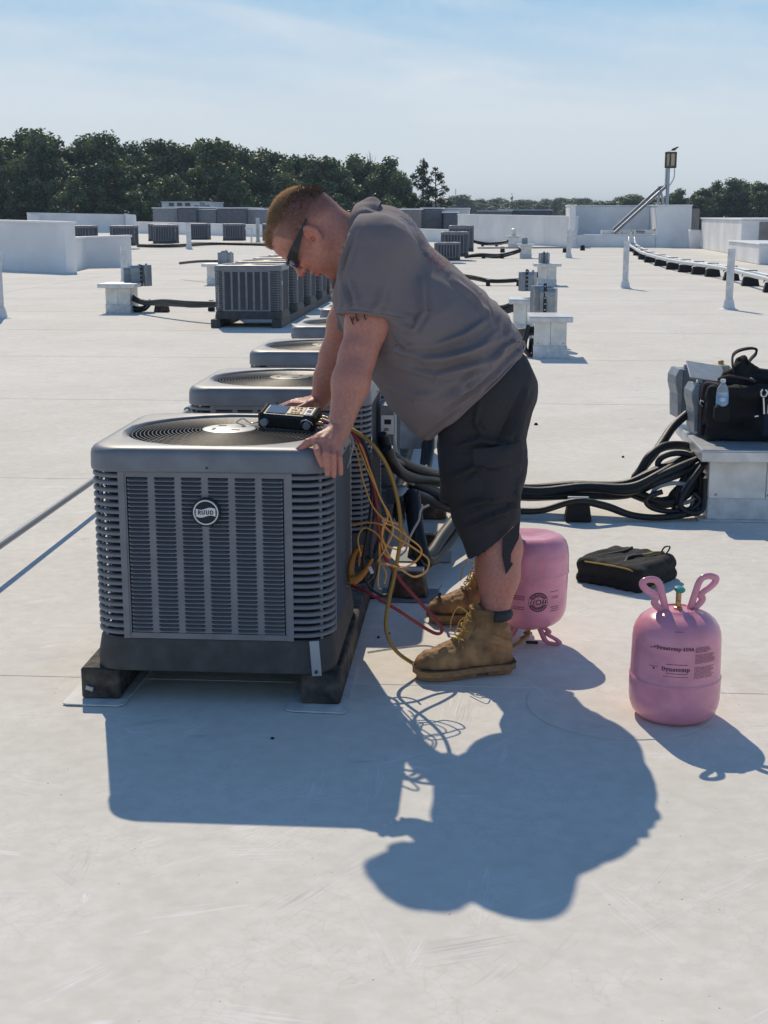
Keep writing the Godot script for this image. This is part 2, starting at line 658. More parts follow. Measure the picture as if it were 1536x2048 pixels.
# ---------------------------------------------------------------- condensing units
const HW := 0.386      # half the width of the cabinet
const CR := 0.095      # its corner radius
const PAN0 := 0.115    # underside of the plastic pan, on the timber runners
const CAB0 := 0.222
const CAB1 := 0.768
const TOP := 0.842


func rounded(hw: float, r: float, y: float, per_corner := 7, per_side := 5) -> Array:
	var ring := []
	for q in 4:
		var c := Vector2(hw - r, hw - r).rotated(q * PI / 2)
		for k in per_corner + 1:
			var a := q * PI / 2 + k * PI / 2 / per_corner
			ring.append(Vector3(c.x + cos(a) * r, y, c.y + sin(a) * r))
		var e0 := Vector2(hw - r, hw).rotated(q * PI / 2)
		var e1 := Vector2(-(hw - r), hw).rotated(q * PI / 2)
		for k in range(1, per_side):
			var p := e0.lerp(e1, float(k) / per_side)
			ring.append(Vector3(p.x, y, p.y))
	return ring


func condenser(label: String, detailed: bool, group: String) -> Node3D:
	var o := thing("condensing_unit", label, "condensing unit", Vector3.ZERO, 0, group)
	# plastic base pan, slightly wider at its foot
	var pan := Shape.new()
	var rows := [rounded(HW + 0.004, CR, PAN0), rounded(HW + 0.006, CR, PAN0 + 0.03), rounded(HW - 0.004, CR, CAB0 - 0.012), rounded(HW - 0.010, CR, CAB0)]
	pan.grid(rows)
	pan.cap(rows[0], Vector3.DOWN)
	pan.cap(rows[3], Vector3.UP)
	part("base_pan", pan, M.pan, o)
	# the coil inside, behind a gap
	var coil := Shape.new()
	var cr := [rounded(0.343, 0.062, CAB0), rounded(0.343, 0.062, CAB1 - 0.01)]
	coil.grid(cr)
	part("coil", coil, M.coil, o)
	# sheet-metal top, rounded over its rim and dished into the fan opening
	var capm := Shape.new()
	var outer := rounded(HW, CR, 0.0)
	var disc := func(rad: float, y: float) -> Array:
		var ring := []
		for p in outer:
			var d := Vector2(p.x, p.z).normalized() * rad
			ring.append(Vector3(d.x, y, d.y))
		return ring
	var mix := func(f: float, y: float, hw: float) -> Array:
		var a := rounded(hw, CR * 0.9, y)
		var ring := []
		for i in a.size():
			var d := Vector2(a[i].x, a[i].z).normalized() * 0.346
			ring.append(Vector3(lerpf(a[i].x, d.x, f), y, lerpf(a[i].z, d.y, f)))
		return ring
	rows = [rounded(HW - 0.012, CR, CAB1 - 0.004), rounded(HW + 0.003, CR, CAB1 - 0.004), rounded(HW + 0.004, CR, CAB1 + 0.004), rounded(HW + 0.003, CR, TOP - 0.03), rounded(HW + 0.001, CR, TOP - 0.018), rounded(HW - 0.006, CR, TOP - 0.008), rounded(HW - 0.018, CR, TOP - 0.002), mix.call(0.15, TOP, HW - 0.03), mix.call(0.6, TOP + 0.001, HW - 0.03), mix.call(0.97, TOP - 0.001, HW - 0.03), disc.call(0.342, TOP - 0.004), disc.call(0.334, TOP - 0.014), disc.call(0.329, TOP - 0.03), disc.call(0.326, TOP - 0.12)]
	capm.grid(rows, true, false, Vector3(0, 0.3, 0))
	part("top_cover", capm, M.cabinet_top, o)
	# wire fan guard with its hub plate
	var g := Shape.new()
	var rr := 0.098
	while rr < 0.334:
		var ring := []
		for k in 60:
			ring.append(Vector3(cos(TAU * k / 60) * rr, TOP - 0.012 + 0.010 * (1.0 - pow(rr / 0.335, 2.0)), sin(TAU * k / 60) * rr))
		g.tube(ring, 0.0021, 4, false, true)
		rr += 0.0132
	for k in 6:
		var q := TAU * (k + 0.35) / 6
		for side in [-0.006, 0.006]:
			var d := Vector3(cos(q), 0, sin(q))
			var sd = Vector3(-sin(q), 0, cos(q)) * side
			g.tube([d * 0.08 + sd + Vector3(0, TOP - 0.007, 0), d * 0.2 + sd + Vector3(0, TOP - 0.011, 0), d * 0.337 + sd + Vector3(0, TOP - 0.018, 0)], 0.002, 4)
	part("fan_guard", g, M.wire, o)
	var hub := Shape.new()
	hub.lathe([Vector2(0.09, TOP - 0.006), Vector2(0.09, TOP + 0.0005), Vector2(0.084, TOP + 0.003), Vector2(0.0, TOP + 0.005)], 32)
	var hp := part("hub_plate", hub, M.hub if detailed else M.wire, o)
	for k in 4:
		var q := TAU * (k + 0.5) / 4 + 0.2
		var slot := Shape.new().box(Vector3(cos(q), 0, sin(q)) * 0.055 + Vector3(0, TOP + 0.0044, 0), Vector3(0.028, 0.0016, 0.010), 0.0005, Basis(Vector3.UP, -q + 0.9))
		part("slot", slot, M.inner_dark, hp)
	var fan := Shape.new()
	for k in 3:
		var q := TAU * k / 3 + 0.5
		var blade := []
		for i in 7:
			var f := i / 6.0
			var rad := 0.07 + 0.24 * f
			var half := 0.30 + 0.32 * sin(f * PI * 0.75)
			var row := []
			for j in 5:
				var a := q + (j / 4.0 - 0.5) * 2.0 * half
				row.append(Vector3(cos(a) * rad, 0.745 - (j / 4.0 - 0.5) * 0.07, sin(a) * rad))
			blade.append(row)
		fan.grid(blade, false, false, Vector3(0, 0.2, 0))
	fan.lathe([Vector2(0.075, 0.735), Vector2(0.075, 0.765), Vector2(0.0, 0.775)], 20)
	part("fan", fan, M.fan, o)
	var motor := Shape.new().lathe([Vector2(0.0, 0.60), Vector2(0.07, 0.60), Vector2(0.07, 0.73), Vector2(0.0, 0.735)], 20)
	part("fan_motor", motor, M.inner_dark, o)
	# louvred faces: front, left, back; a wire guard over the coil on the right
	var sheet := Shape.new()
	var edges := [-0.272, 0.252]   # the flat louvred panel of the front, left of centre
	for face in 3:
		var b: Basis = [Basis.IDENTITY, Basis(Vector3.UP, -PI / 2), Basis(Vector3.UP, PI)][face]
		var e0: float = edges[0] if face == 0 else -0.262
		var e1: float = edges[1] if face == 0 else 0.262
		var z := HW - 0.004
		var mid := (CAB0 + CAB1) * 0.5
		for y in [CAB0 + 0.009, CAB1 - 0.010]:
			sheet.box(b * Vector3((e0 + e1) / 2, y, z), Vector3(e1 - e0, 0.018 if y < mid else 0.02, 0.003), 0.0, b)
		var step := (e1 - e0 - 0.016) / 6.0
		for k in 7:
			var x := e0 + (0.0068 if k == 0 else e1 - e0 - 0.0068 if k == 6 else 0.008 + step * k)
			sheet.box(b * Vector3(x, mid, z), Vector3(0.0136 if k in [0, 6] else 0.0212, CAB1 - CAB0 - 0.038, 0.003), 0.0008, b)
		for x in [e0 - 0.0015, e1 + 0.0015]:
			sheet.box(b * Vector3(x, mid, z - 0.004), Vector3(0.004, CAB1 - CAB0, 0.003), 0.0, b)
		var lv := Shape.new()
		var wide := step - 0.019
		# each louver: a narrow front lip with rounded ends and a sheet that slopes inward behind it
		var xs := [-0.5, -0.47, -0.40, 0.40, 0.47, 0.5]
		var ly := [0.0028, 0.0005, -0.0028, -0.0028, 0.0005, 0.0028]
		for s in 5:
			var l0 := Vector3(xs[s] * wide, -0.0066, 0.0012)
			var l1 := Vector3(xs[s + 1] * wide, -0.0066, 0.0012)
			var u0 := Vector3(xs[s] * wide, ly[s] - 0.0012, 0.0010)
			var u1 := Vector3(xs[s + 1] * wide, ly[s + 1] - 0.0012, 0.0010)
			lv.quad(l0, l1, u1, u0, Vector3.BACK)
			lv.quad(u0, u1, Vector3(u1.x, 0.0050, -0.017), Vector3(u0.x, 0.0050, -0.017), Vector3(0, 1, 1))
			lv.quad(l0, l1, Vector3(u1.x, 0.0040, -0.017), Vector3(u0.x, 0.0040, -0.017), Vector3.DOWN)
		var lm: ArrayMesh = lv.mesh(M.cabinet)
		var n := 37
		var pitch := (CAB1 - CAB0 - 0.042) / n
		for k in 6:
			var x := e0 + 0.008 + step * (k + 0.5)
			if detailed and face == 0:
				for i in n:
					var one := part_mesh("louver", lm, o)
					one.position = Vector3(x, CAB0 + 0.021 + pitch * (i + 0.5), HW - 0.003)
			else:
				var col := Shape.new()
				for i in n:
					col.add(lv, Transform3D(b, b * Vector3(x, CAB0 + 0.021 + pitch * (i + 0.5), HW - 0.003)))
				part("louver_column", col, M.cabinet, o).set_meta("kind", "stuff")
	part("panel_sheet", sheet, M.cabinet, o)
	# slotted corner posts
	var ext := [[0.012, 0.10], [0.012, 0.10], [0.02, 0.02], [0.02, 0.02]]
	for q in 4:
		var bas := Basis(Vector3.UP, [0.0, -PI / 2, -PI, -PI * 1.5][q])   # corner toward +x +z turned round
		var flat_a: float = [0.03, 0.03, 0.026, 0.026][q]
		var flat_b: float = [0.036, 0.016, 0.026, 0.026][q]
		# q 0: front right, long on the front; q 1: front left... each path runs from the side face to the front face
		if q == 1:
			flat_a = 0.016
			flat_b = 0.026
		var path := []
		var c := HW - CR
		path.append(Vector2(HW, c - flat_a))
		for k in 9:
			var a := k * PI / 16
			path.append(Vector2(c + cos(a) * CR, c + sin(a) * CR))
		path.append(Vector2(c - flat_b, HW))
		var n := 23
		var pitch := (CAB1 - CAB0 - 0.012) / n
		var slat := Shape.new()
		var prof := [Vector2(-0.012, 0.0066), Vector2(-0.004, 0.0062), Vector2(0.0, 0.002), Vector2(0.0, -0.0056), Vector2(-0.004, -0.0066), Vector2(-0.012, -0.0070)]
		var rows2 := []
		for p in prof:
			var row := []
			for k in path.size():
				var t: Vector2 = (path[mini(k + 1, path.size() - 1)] - path[maxi(k - 1, 0)]).normalized()
				var nrm := Vector2(t.y, -t.x)
				if nrm.dot(path[k]) < 0.0:
					nrm = -nrm
				var w: Vector2 = path[k] + nrm * p.x
				row.append(bas * Vector3(w.x, p.y, w.y))
			rows2.append(row)
		slat.grid(rows2, false)
		var sm: ArrayMesh = slat.mesh(M.cabinet)
		if detailed and q < 2:
			for i in n:
				var one := part_mesh("corner_slat", sm, o)
				one.position.y = CAB0 + 0.006 + pitch * (i + 0.5)
		else:
			var all := Shape.new()
			for i in n:
				all.add(slat, Transform3D(Basis.IDENTITY, Vector3(0, CAB0 + 0.006 + pitch * (i + 0.5), 0)))
			part("corner_slats", all, M.cabinet, o).set_meta("kind", "stuff")
		var post := Shape.new()
		for e in [0, path.size() - 1]:
			var w: Vector2 = path[e] * 0.996
			var along: Vector2 = (path[1] - path[0]).normalized() if e == 0 else (path[-1] - path[-2]).normalized()
			var bb := Basis(Vector3(along.x, 0, along.y), Vector3.UP, Vector3(along.x, 0, along.y).cross(Vector3.UP))
			post.box(bas * Vector3(w.x, (CAB0 + CAB1) / 2, w.y), Vector3(0.020, CAB1 - CAB0, 0.004), 0.0, bas * bb)
		post.tube([bas * Vector3(c + CR * 0.60, CAB0, c + CR * 0.60), bas * Vector3(c + CR * 0.60, CAB1, c + CR * 0.60)], 0.006, 6)
		part("corner_post", post, M.cabinet, o)
	# wire guard on the right face
	var wg := Shape.new()
	var z0 := -0.26
	var z1 := 0.28
	var mid2 := (CAB0 + CAB1) / 2
	var y := CAB0 + 0.008
	while y < CAB1 - 0.004:
		wg.box(Vector3(HW - 0.004, y, (z0 + z1) / 2), Vector3(0.003, 0.0032, z1 - z0))
		y += 0.0128
	for k in 19:
		wg.box(Vector3(HW - 0.001, mid2, lerpf(z0, z1, k / 18.0)), Vector3(0.003, CAB1 - CAB0, 0.003))
	part("wire_guard", wg, M.guard_wire, o)
	var face := Shape.new().box(Vector3(HW - 0.045, mid2, 0.0), Vector3(0.03, CAB1 - CAB0 - 0.004, 0.55))
	part("coil_face", face, M.coil, o)
	# screws along the rim of the top
	for p in [Vector3(0.0, CAB1 + 0.012, HW + 0.004), Vector3(-HW + 0.05, CAB1 + 0.014, HW - 0.018), Vector3(HW - 0.05, CAB1 + 0.014, HW - 0.018), Vector3(HW + 0.004, CAB1 + 0.012, 0.0)]:
		part("screw", Shape.new().lathe([Vector2(0.0, -0.003), Vector2(0.0042, -0.003), Vector2(0.0038, 0.002), Vector2(0, 0.003)], 8, Transform3D(Basis(Vector3.RIGHT, PI / 2), p)), M.wire, o)
	if not detailed:
		part("rating_label", Shape.new().box(Vector3(HW + 0.001, 0.60, 0.285), Vector3(0.002, 0.055, 0.035), 0.0005), M.white_plastic, o)
	return o


func build_condensers() -> void:
	var x := -0.836
	var near := condenser("nearest grey condensing unit, with the round emblem, under the man's hands", true, "condensing units in rows on the roof")
	near.position = Vector3(x, 0, -4.075 - HW)
	# round emblem with the maker's lettering
	var e := Vector3(-0.006, 0.640, HW + 0.006)
	var up := Transform3D(Basis(Vector3.RIGHT, PI / 2), e)
	var badge := part("emblem", Shape.new().lathe([Vector2(0.046, -0.008), Vector2(0.046, 0.002), Vector2(0.043, 0.004), Vector2(0.0, 0.004)], 40, up), M.inner_dark, near)
	part("ring", Shape.new().lathe([Vector2(0.0355, 0.004), Vector2(0.036, 0.0062), Vector2(0.0395, 0.0062), Vector2(0.0402, 0.004)], 40, up), M.white_plastic, badge)
	var band := Shape.new()
	var rows := []
	for i in 13:
		var f := i / 12.0 - 0.5
		var cx := f * 0.062
		var dy := sin(f * TAU) * 0.0035
		rows.append([Vector3(cx, dy + 0.0125, 0.0058) + e, Vector3(cx, dy - 0.0125, 0.0058) + e])
	for i in 12:
		band.quad(rows[i][0], rows[i + 1][0], rows[i + 1][1], rows[i][1], Vector3.BACK)
	part("banner", band, M.white_plastic, badge)
	part("lettering", Shape.new().arrays(lettering("RUUD", 0.0185, 0.0008, 800), Transform3D(Basis.IDENTITY, e + Vector3(0, 0, 0.0066))), M.ink, badge)
	# the galvanised hold-down strap on the front right of its pan
	var strap := Shape.new()
	var p0 := Vector3(-0.5071, 0.2272, -4.068)
	var p1 := Vector3(-0.498, 0.1127, -4.062)
	var lean := (p1 - p0).normalized()
	var sb := Basis(lean.cross(Vector3.BACK).normalized(), -lean, Vector3.BACK)
	strap.box((p0 + p1) / 2 - Vector3(x, 0, -4.075 - HW), Vector3(0.031, p0.distance_to(p1), 0.003), 0.001, sb)
	var st := part("hold_down_strap", strap, M.strap, near)
	part("screw", Shape.new().lathe([Vector2(0, -0.002), Vector2(0.006, -0.002), Vector2(0.005, 0.004), Vector2(0, 0.005)], 10, Transform3D(Basis(Vector3.RIGHT, PI / 2), p1 + Vector3(-0.002, 0.014, 0.004) - Vector3(x, 0, -4.075 - HW))), M.wire, st)
	var second := condenser("second grey condensing unit of the near row, directly behind the one he leans on", false, "condensing units in rows on the roof")
	second.position = Vector3(x, 0, -5.56 - HW)
	copy(second, Vector3(x, 0, -7.10 - HW), 0, "third grey condensing unit of the near row, its left corner clear of his arms")
	copy(second, Vector3(x, 0, -8.72 - HW), 0, "fourth grey condensing unit of the near row, left of his forearms")
	copy(second, Vector3(x, 0, -10.35 - HW), 0, "last grey condensing unit of the near row, just left of his sleeve")
	# second row, to the left of the man's face
	var words := ["first condensing unit of the row left of his face, its whole louvred front in view", "second condensing unit of the row left of his face, right behind the first", "third condensing unit of the row left of his face, below his nose", "fourth condensing unit of the row left of his face, below his chin", "last condensing unit of the row left of his face"]
	for i in 5:
		var u := copy(second, Vector3(-3.215, 0, -18.77 - 0.46 - 1.63 * i), 0, words[i])
		u.scale = Vector3(1.22, 1.02, 1.18)
	# third row, beyond his back
	var a := copy(second, Vector3(-1.06, 0, -44.6), 0, "low condensing unit just above the curve of his back")
	a.scale = Vector3(1.08, 0.78, 1.08)
	var b := copy(second, Vector3(-0.87, 0, -47.3), 0, "tall condensing unit seen over his back, in front of the white parapet")
	b.scale = Vector3(1.22, 1.14, 1.22)
	var c := copy(second, Vector3(-0.72, 0, -52.5), 0, "farthest condensing unit over his back, only its lid above the tall one")
	c.scale = Vector3(1.22, 1.34, 1.22)
	# far row by the long low parapet on the left
	var far := [
		[Vector3(-18.03, 0, -61.16), "farthest left condensing unit, half hidden by the low white parapet"],
		[Vector3(-16.18, 0, -61.29), "dark condensing unit right of the low white parapet's end"],
		[Vector3(-16.95, -0, -71.67), "condensing unit partly hidden by the plain dark one before the long parapet"],
		[Vector3(-15.38, 0, -66.16), "plain dark condensing unit left of the thin white vent pipe"],
		[Vector3(-15.65, 0, -75.61), "condensing unit right behind the thin white vent pipe"],
		[Vector3(-13.25, 0, -73.17), "condensing unit with ribbed front before the long parapet, left of his hair"],
		[Vector3(-11.13, 0, -73.32), "condensing unit half hidden by his hair"]]
	for f in far:
		var u := copy(second, f[0] + Vector3(0, 0, -0.5), 0.03, f[1])
		u.scale = Vector3(1.46, 1.24, 1.4)
	# timber runners under the near row, membrane pads beneath their ends
	for k in 2:
		var rx: float = [-1.209, -0.491][k]
		var run := thing("timber_runner", ["weathered timber runner under the left side of the near row of units", "weathered timber runner under the right side of the near row, beside the hoses"][k], "timber", Vector3(rx, 0, -4.085), 0, "timber runners under the near row")
		var zz := 0.0
		var i := 0
		while zz > -7.2:
			var long := 2.4
			part("beam", Shape.new().box(Vector3(0.004 * (i % 2), 0.008 + (PAN0 - 0.010) / 2, zz - long / 2), Vector3(0.128, PAN0 - 0.010, long - 0.004), 0.006), M.skid, run)
			zz -= long
			i += 1
		var pad := thing("membrane_pad", ["grey membrane pad under the left timber end", "grey membrane pad under the right timber end, in the shadow"][k], "pad", Vector3(rx, 0, -4.085), 0, "membrane pads under the timber ends")
		var ps := Shape.new()
		var corner := []
		for q in 3:
			corner.append(0)
		var outline := PackedVector2Array([Vector2(-0.10, -0.4), Vector2(0.085, -0.4), Vector2(0.088, 0.05), Vector2(0.078, 0.066), Vector2(-0.085, 0.058), Vector2(-0.105, 0.045)] if k == 1 else [Vector2(-0.11, -0.4), Vector2(0.10, -0.4), Vector2(0.085, 0.035), Vector2(0.07, 0.052), Vector2(-0.10, 0.048), Vector2(-0.115, 0.04)])
		ps.prism(outline, 0.004, Transform3D(Basis(Vector3.RIGHT, PI / 2), Vector3(0, 0.0055, 0)))
		part("sheet", ps, M.membrane, pad)
	for k in 2:
		var run := thing("timber_runner", ["dark timber runner under the left of the row beside his face", "dark timber runner under the right of the row beside his face"][k], "timber", Vector3([-3.66, -2.80][k], 0, -18.7), 0, "timber runners under the second row")
		part("beam", Shape.new().box(Vector3(0, 0.0585, -3.8), Vector3(0.13, 0.117, 7.6), 0.006), M.pan, run)
	var lug := Shape.new()
	lug.box(Vector3(-0.035, 0.045, 0.003), Vector3(0.026, 0.016, 0.006), 0.002, Basis(Vector3.BACK, -0.3))
	var lo := part("bolt_plate", lug, M.strap, get_node("timber_runner"))
	lo.position = Vector3.ZERO



# ---------------------------------------------------------------- parapets
func slab(s: Shape, a: Vector3, b: Vector3, ya: float, yb: float, thick: float) -> void:
	# a wall from a to b, standing back from the line by its thickness
	var back := Vector3((b - a).z, 0, -(b - a).x).normalized() * thick
	var p := [Vector3(a.x, a.y, a.z), Vector3(b.x, b.y, b.z), Vector3(b.x, yb, b.z), Vector3(a.x, ya, a.z)]
	s.quad(p[0], p[1], p[2], p[3], -back)
	s.quad(p[0] + back, p[1] + back, p[2] + back, p[3] + back, back)
	s.quad(p[0], p[3], p[3] + back, p[0] + back, a - b)
	s.quad(p[1], p[2], p[2] + back, p[1] + back, b - a)
	s.quad(p[3], p[2], p[2] + back, p[3] + back, Vector3.UP)


func parapet(label: String, a: Vector3, b: Vector3, ya: float, yb: float, thick := 0.3, returns := false) -> Node3D:
	a.y = 0
	b.y = 0
	var o := thing("parapet_wall", label, "parapet", a)
	var s := Shape.new()
	var d := b - a
	slab(s, Vector3.ZERO, d, ya - 0.06, yb - 0.06, thick)
	part("wall_face", s, M.wall_white, o)
	var c := Shape.new()
	var u := d.normalized() * 0.03
	var f := Vector3(d.z, 0, -d.x).normalized() * -0.035
	slab(c, -u + f + Vector3(0, ya - 0.058, 0), d + u + f + Vector3(0, yb - 0.058, 0), ya, yb, thick + 0.07)
	part("coping", c, M.coping, o)
	if returns:
		var r := Shape.new()
		for e in [Vector3.ZERO, d - d.normalized() * 0.9]:
			slab(r, e + f * 16.0, e + d.normalized() * 0.9 + f * 16.0, ya - 0.07, yb - 0.07, 0.5)
		part("pilaster", r, M.wall_white, o)
	# upright laps in the membrane
	var n := int(d.length() / 2.6)
	for i in range(1, n):
		var t := float(i) / n
		var lap := Shape.new()
		lap.box(d * t + f * 0.1 + Vector3(0, lerpf(ya, yb, t) / 2 - 0.05, 0), Vector3(0.10, lerpf(ya, yb, t) - 0.12, 0.012), 0.002, Basis(Vector3.UP, atan2(-d.z, d.x)))
		part("membrane_lap", lap, M.wall_white, o)
	return o


func build_parapets() -> void:
	parapet("white parapet wall at the left edge, the nearest and tallest on that side", Vector3(-14.94, 0, -38.94), Vector3(-11.08, 0, -36.13), 1.408, 1.353, 0.35)
	parapet("short slanting piece of white parapet right of the tall left wall", Vector3(-11.18, 0, -36.45), Vector3(-11.6, 0, -39.92), 0.9193, 0.9005, 0.3)
	parapet("low white parapet piece ending left of the thin vent pipe", Vector3(-11.6, 0, -39.92), Vector3(-10.48, 0, -40.78), 0.9005, 0.9322, 0.3)
	parapet("pale parapet with pilasters standing before the tree line on the left", Vector3(-37.56, 0, -112.5), Vector3(-29.44, 0, -116.2), 1.671, 1.504, 0.4, true)
	parapet("long low white parapet behind the far left condensing units", Vector3(-28.29, 0, -111.6), Vector3(-1.539, 0, -76.6), 0.9428, 0.703, 0.35)
	parapet("plain pale parapet between his back and the tall block on the right", Vector3(-1.308, 0, -79.41), Vector3(4.303, 0, -66.52), 1.547, 1.454, 0.4)
	# the block with a deep notch that carries the mast
	var z := -66.0
	var b := thing("parapet_block", "tall pale roof block with a deep notch, below the mast", "parapet", Vector3.ZERO)
	var s := Shape.new()
	var xl: float = 4.213
	var x1: float = 4.495
	var x2: float = 8.311
	var x3: float = 9.917
	var top := 1.92
	var low: float = 0.5744
	s.box(Vector3((x1 + x2) / 2, low / 2, z - 1.5), Vector3(x2 - x1 - 0.01, low, 2.98), 0.03)
	s.box(Vector3((xl + x1) / 2, top / 2, z - 1.6), Vector3(x1 - xl, top, 3.3), 0.02)
	s.box(Vector3((x2 + x3) / 2, top / 2, z - 1.6), Vector3(x3 - x2, top, 3.3), 0.02)
	part("lower_wall", s, M.wall_white, b)
	var bw := Shape.new().box(Vector3((x1 + x2) / 2, top / 2 - 0.01, z - 3.1), Vector3(x2 - x1 - 0.02, top - 0.03, 0.28))
	part("back_wall", bw, M.wall_white, b)
	var cp := Shape.new()
	cp.box(Vector3((x1 + x2) / 2, top + 0.02, z - 3.1), Vector3(x2 - x1 - 0.02, 0.06, 0.4), 0.01)
	cp.box(Vector3((xl + x1) / 2, top + 0.032, z - 1.6), Vector3(x1 - xl + 0.06, 0.06, 3.4), 0.01)
	cp.box(Vector3((x2 + x3) / 2, top + 0.032, z - 1.6), Vector3(x3 - x2 + 0.06, 0.06, 3.4), 0.01)
	part("coping", cp, M.coping, b)
	var side := Shape.new().box(Vector3(x3 + 0.24, top / 2 - 0.05, z - 1.9), Vector3(0.44, top - 0.12, 2.6), 0.02)
	part("metal_side", side, M.tan_metal, b)
	var foot := thing("parapet_stub", "small white wall stub right of the notched block", "parapet", Vector3(9.846, 0, -64.01))
	part("wall_face", Shape.new().box(Vector3(0, 0.42, -0.5), Vector3(0.5, 0.84, 0.9), 0.03), M.wall_white, foot)
	# box house on the right, sunlit on its left side
	var h := thing("roof_house", "white box shaped roof house at the right edge with a sunlit left wall", "roof house", Vector3(9.95, 0, -58.3))
	var hy: float = 1.324
	part("wall_face", Shape.new().box(Vector3(4.0, hy / 2, 0), Vector3(8.0, hy, 11.4), 0.03, Basis(Vector3.UP, -0.026)), M.wall_white, h)
	part("coping", Shape.new().box(Vector3(4.0, hy + 0.032, 0), Vector3(8.1, 0.06, 11.5), 0.01, Basis(Vector3.UP, -0.026)), M.coping, h)
	part("metal_panel", Shape.new().box(Vector3(3.8, hy / 2 + 0.05, 5.72), Vector3(6.6, hy - 0.25, 0.06), 0.01, Basis(Vector3.UP, -0.026)), M.tan_metal, h)
	var lowbox := thing("roof_box", "low white box in front of the roof house at the right edge", "roof box", Vector3(8.845, 0, -47.53))
	var ly: float = 0.6088
	part("wall_face", Shape.new().box(Vector3(2.0, ly / 2, 1.2), Vector3(4.3, ly, 5.4), 0.03), M.wall_white, lowbox)
	part("coping", Shape.new().box(Vector3(2.0, ly + 0.022, 1.2), Vector3(4.38, 0.04, 5.48), 0.01), M.coping, lowbox)


# ---------------------------------------------------------------- buildings beyond the parapet
func far_block(label: String, px0: Vector3, px1: Vector3, deep: float, m: Material, category := "building") -> Node3D:
	# px0 and px1: the upper corners of the front face
	var o := thing("flat_roofed_building", label, category, Vector3((px0.x + px1.x) / 2, -8, px0.z))
	var top := px0.y + 8.0
	part("wall", Shape.new().box(Vector3(0, top / 2, -deep / 2), Vector3(px1.x - px0.x, top, deep), 0.05), m, o)
	part("roof_edge", Shape.new().box(Vector3(0, top + 0.052, -deep / 2), Vector3(px1.x - px0.x + 0.15, 0.1, deep + 0.15), 0.02), M.coping, o)
	return o


func build_far_buildings() -> void:
	far_block("blue grey metal-clad block left of centre beyond the long parapet", Vector3(-30.73, 2.049, -128), Vector3(-28.35, 2.049, -128), 10, M.screen_blue)
	far_block("dark blue metal-clad block beyond the parapet, second from the left", Vector3(-28.1, 2.113, -127), Vector3(-26.38, 2.112, -127), 10, M.screen_dark)
	far_block("blue grey block with a small white vent, beyond the parapet", Vector3(-26.57, 1.911, -128), Vector3(-24.66, 1.911, -128), 10, M.screen_blue)
	far_block("widest dark blue block beyond the long parapet", Vector3(-24.44, 2.044, -127), Vector3(-21.7, 2.043, -127), 10, M.screen_dark)
	far_block("blue grey block beyond the parapet beside his hair", Vector3(-21.85, 1.91, -128), Vector3(-18.67, 1.909, -128), 10, M.screen_blue)
	var wb := far_block("white box building rising behind the blue grey blocks", Vector3(-34.98, 2.777, -150), Vector3(-30.37, 2.775, -150), 12, M.wall_white)
	for i in 3:
		part("window", Shape.new().box(Vector3(-1.2 + i * 0.9, 2.562 + 8.0, 0.06), Vector3(0.55, 0.35, 0.1), 0.02), M.screen_dark, wb)
	far_block("thin white roof strip beside the dark blue blocks", Vector3(-26.4, 2.106, -150), Vector3(-23.31, 2.105, -150), 8, M.wall_white)
	# duct work on the dark block
	var duct := thing("roof_duct", "small grey duct work on top of the dark blue blocks", "duct", Vector3(-27.2, 2.071, -134))
	for i in 3:
		part("duct_box", Shape.new().box(Vector3((i - 1) * 0.55, 0.18 + 0.12 * (i % 2), 0), Vector3(0.45, 0.36 + 0.24 * (i % 2), 0.6), 0.06, Basis(Vector3.BACK, (i - 1) * 0.25)), M.steel_box, duct)
	for v in [[411, 427], [521, 429]]:
		pass
	var dr := far_block("brown grey metal roof house just right of his collar, with a small light plate", Vector3(-7.144, 1.802, -90), Vector3(-3.912, 1.801, -90), 3, M.tan_metal)
	part("light_plate", Shape.new().box(Vector3(-4.49, 1.069, -89.9) - dr.position, Vector3(0.2, 0.2, 0.05), 0.01), M.white_plastic, dr)
	far_block("plain grey metal block right of the brown grey roof house", Vector3(-4.009, 1.875, -93), Vector3(-2.563, 1.875, -93), 4, M.screen_grey)
	far_block("dark grey metal block over his back, left of the plain pale parapet", Vector3(-2.5, 1.612, -92), Vector3(-1.537, 1.611, -92), 3, M.screen_dark)
	far_block("thin white roof edge above the dark grey metal block", Vector3(-2.708, 1.871, -97), Vector3(-0.785, 1.871, -97), 3, M.wall_white)
	far_block("small distant white building seen above the plain pale parapet", Vector3(2.158, 1.994, -160), Vector3(3.593, 1.994, -160), 8, M.wall_white)
	far_block("long dark distant roof above the plain pale parapet", Vector3(3.617, 1.94, -161), Vector3(8.288, 1.77, -161), 8, M.screen_dark)
	far_block("pale distant roof strip above the plain pale parapet", Vector3(-0.3582, 1.817, -155), Vector3(3.484, 1.817, -155), 4, M.screen_grey)


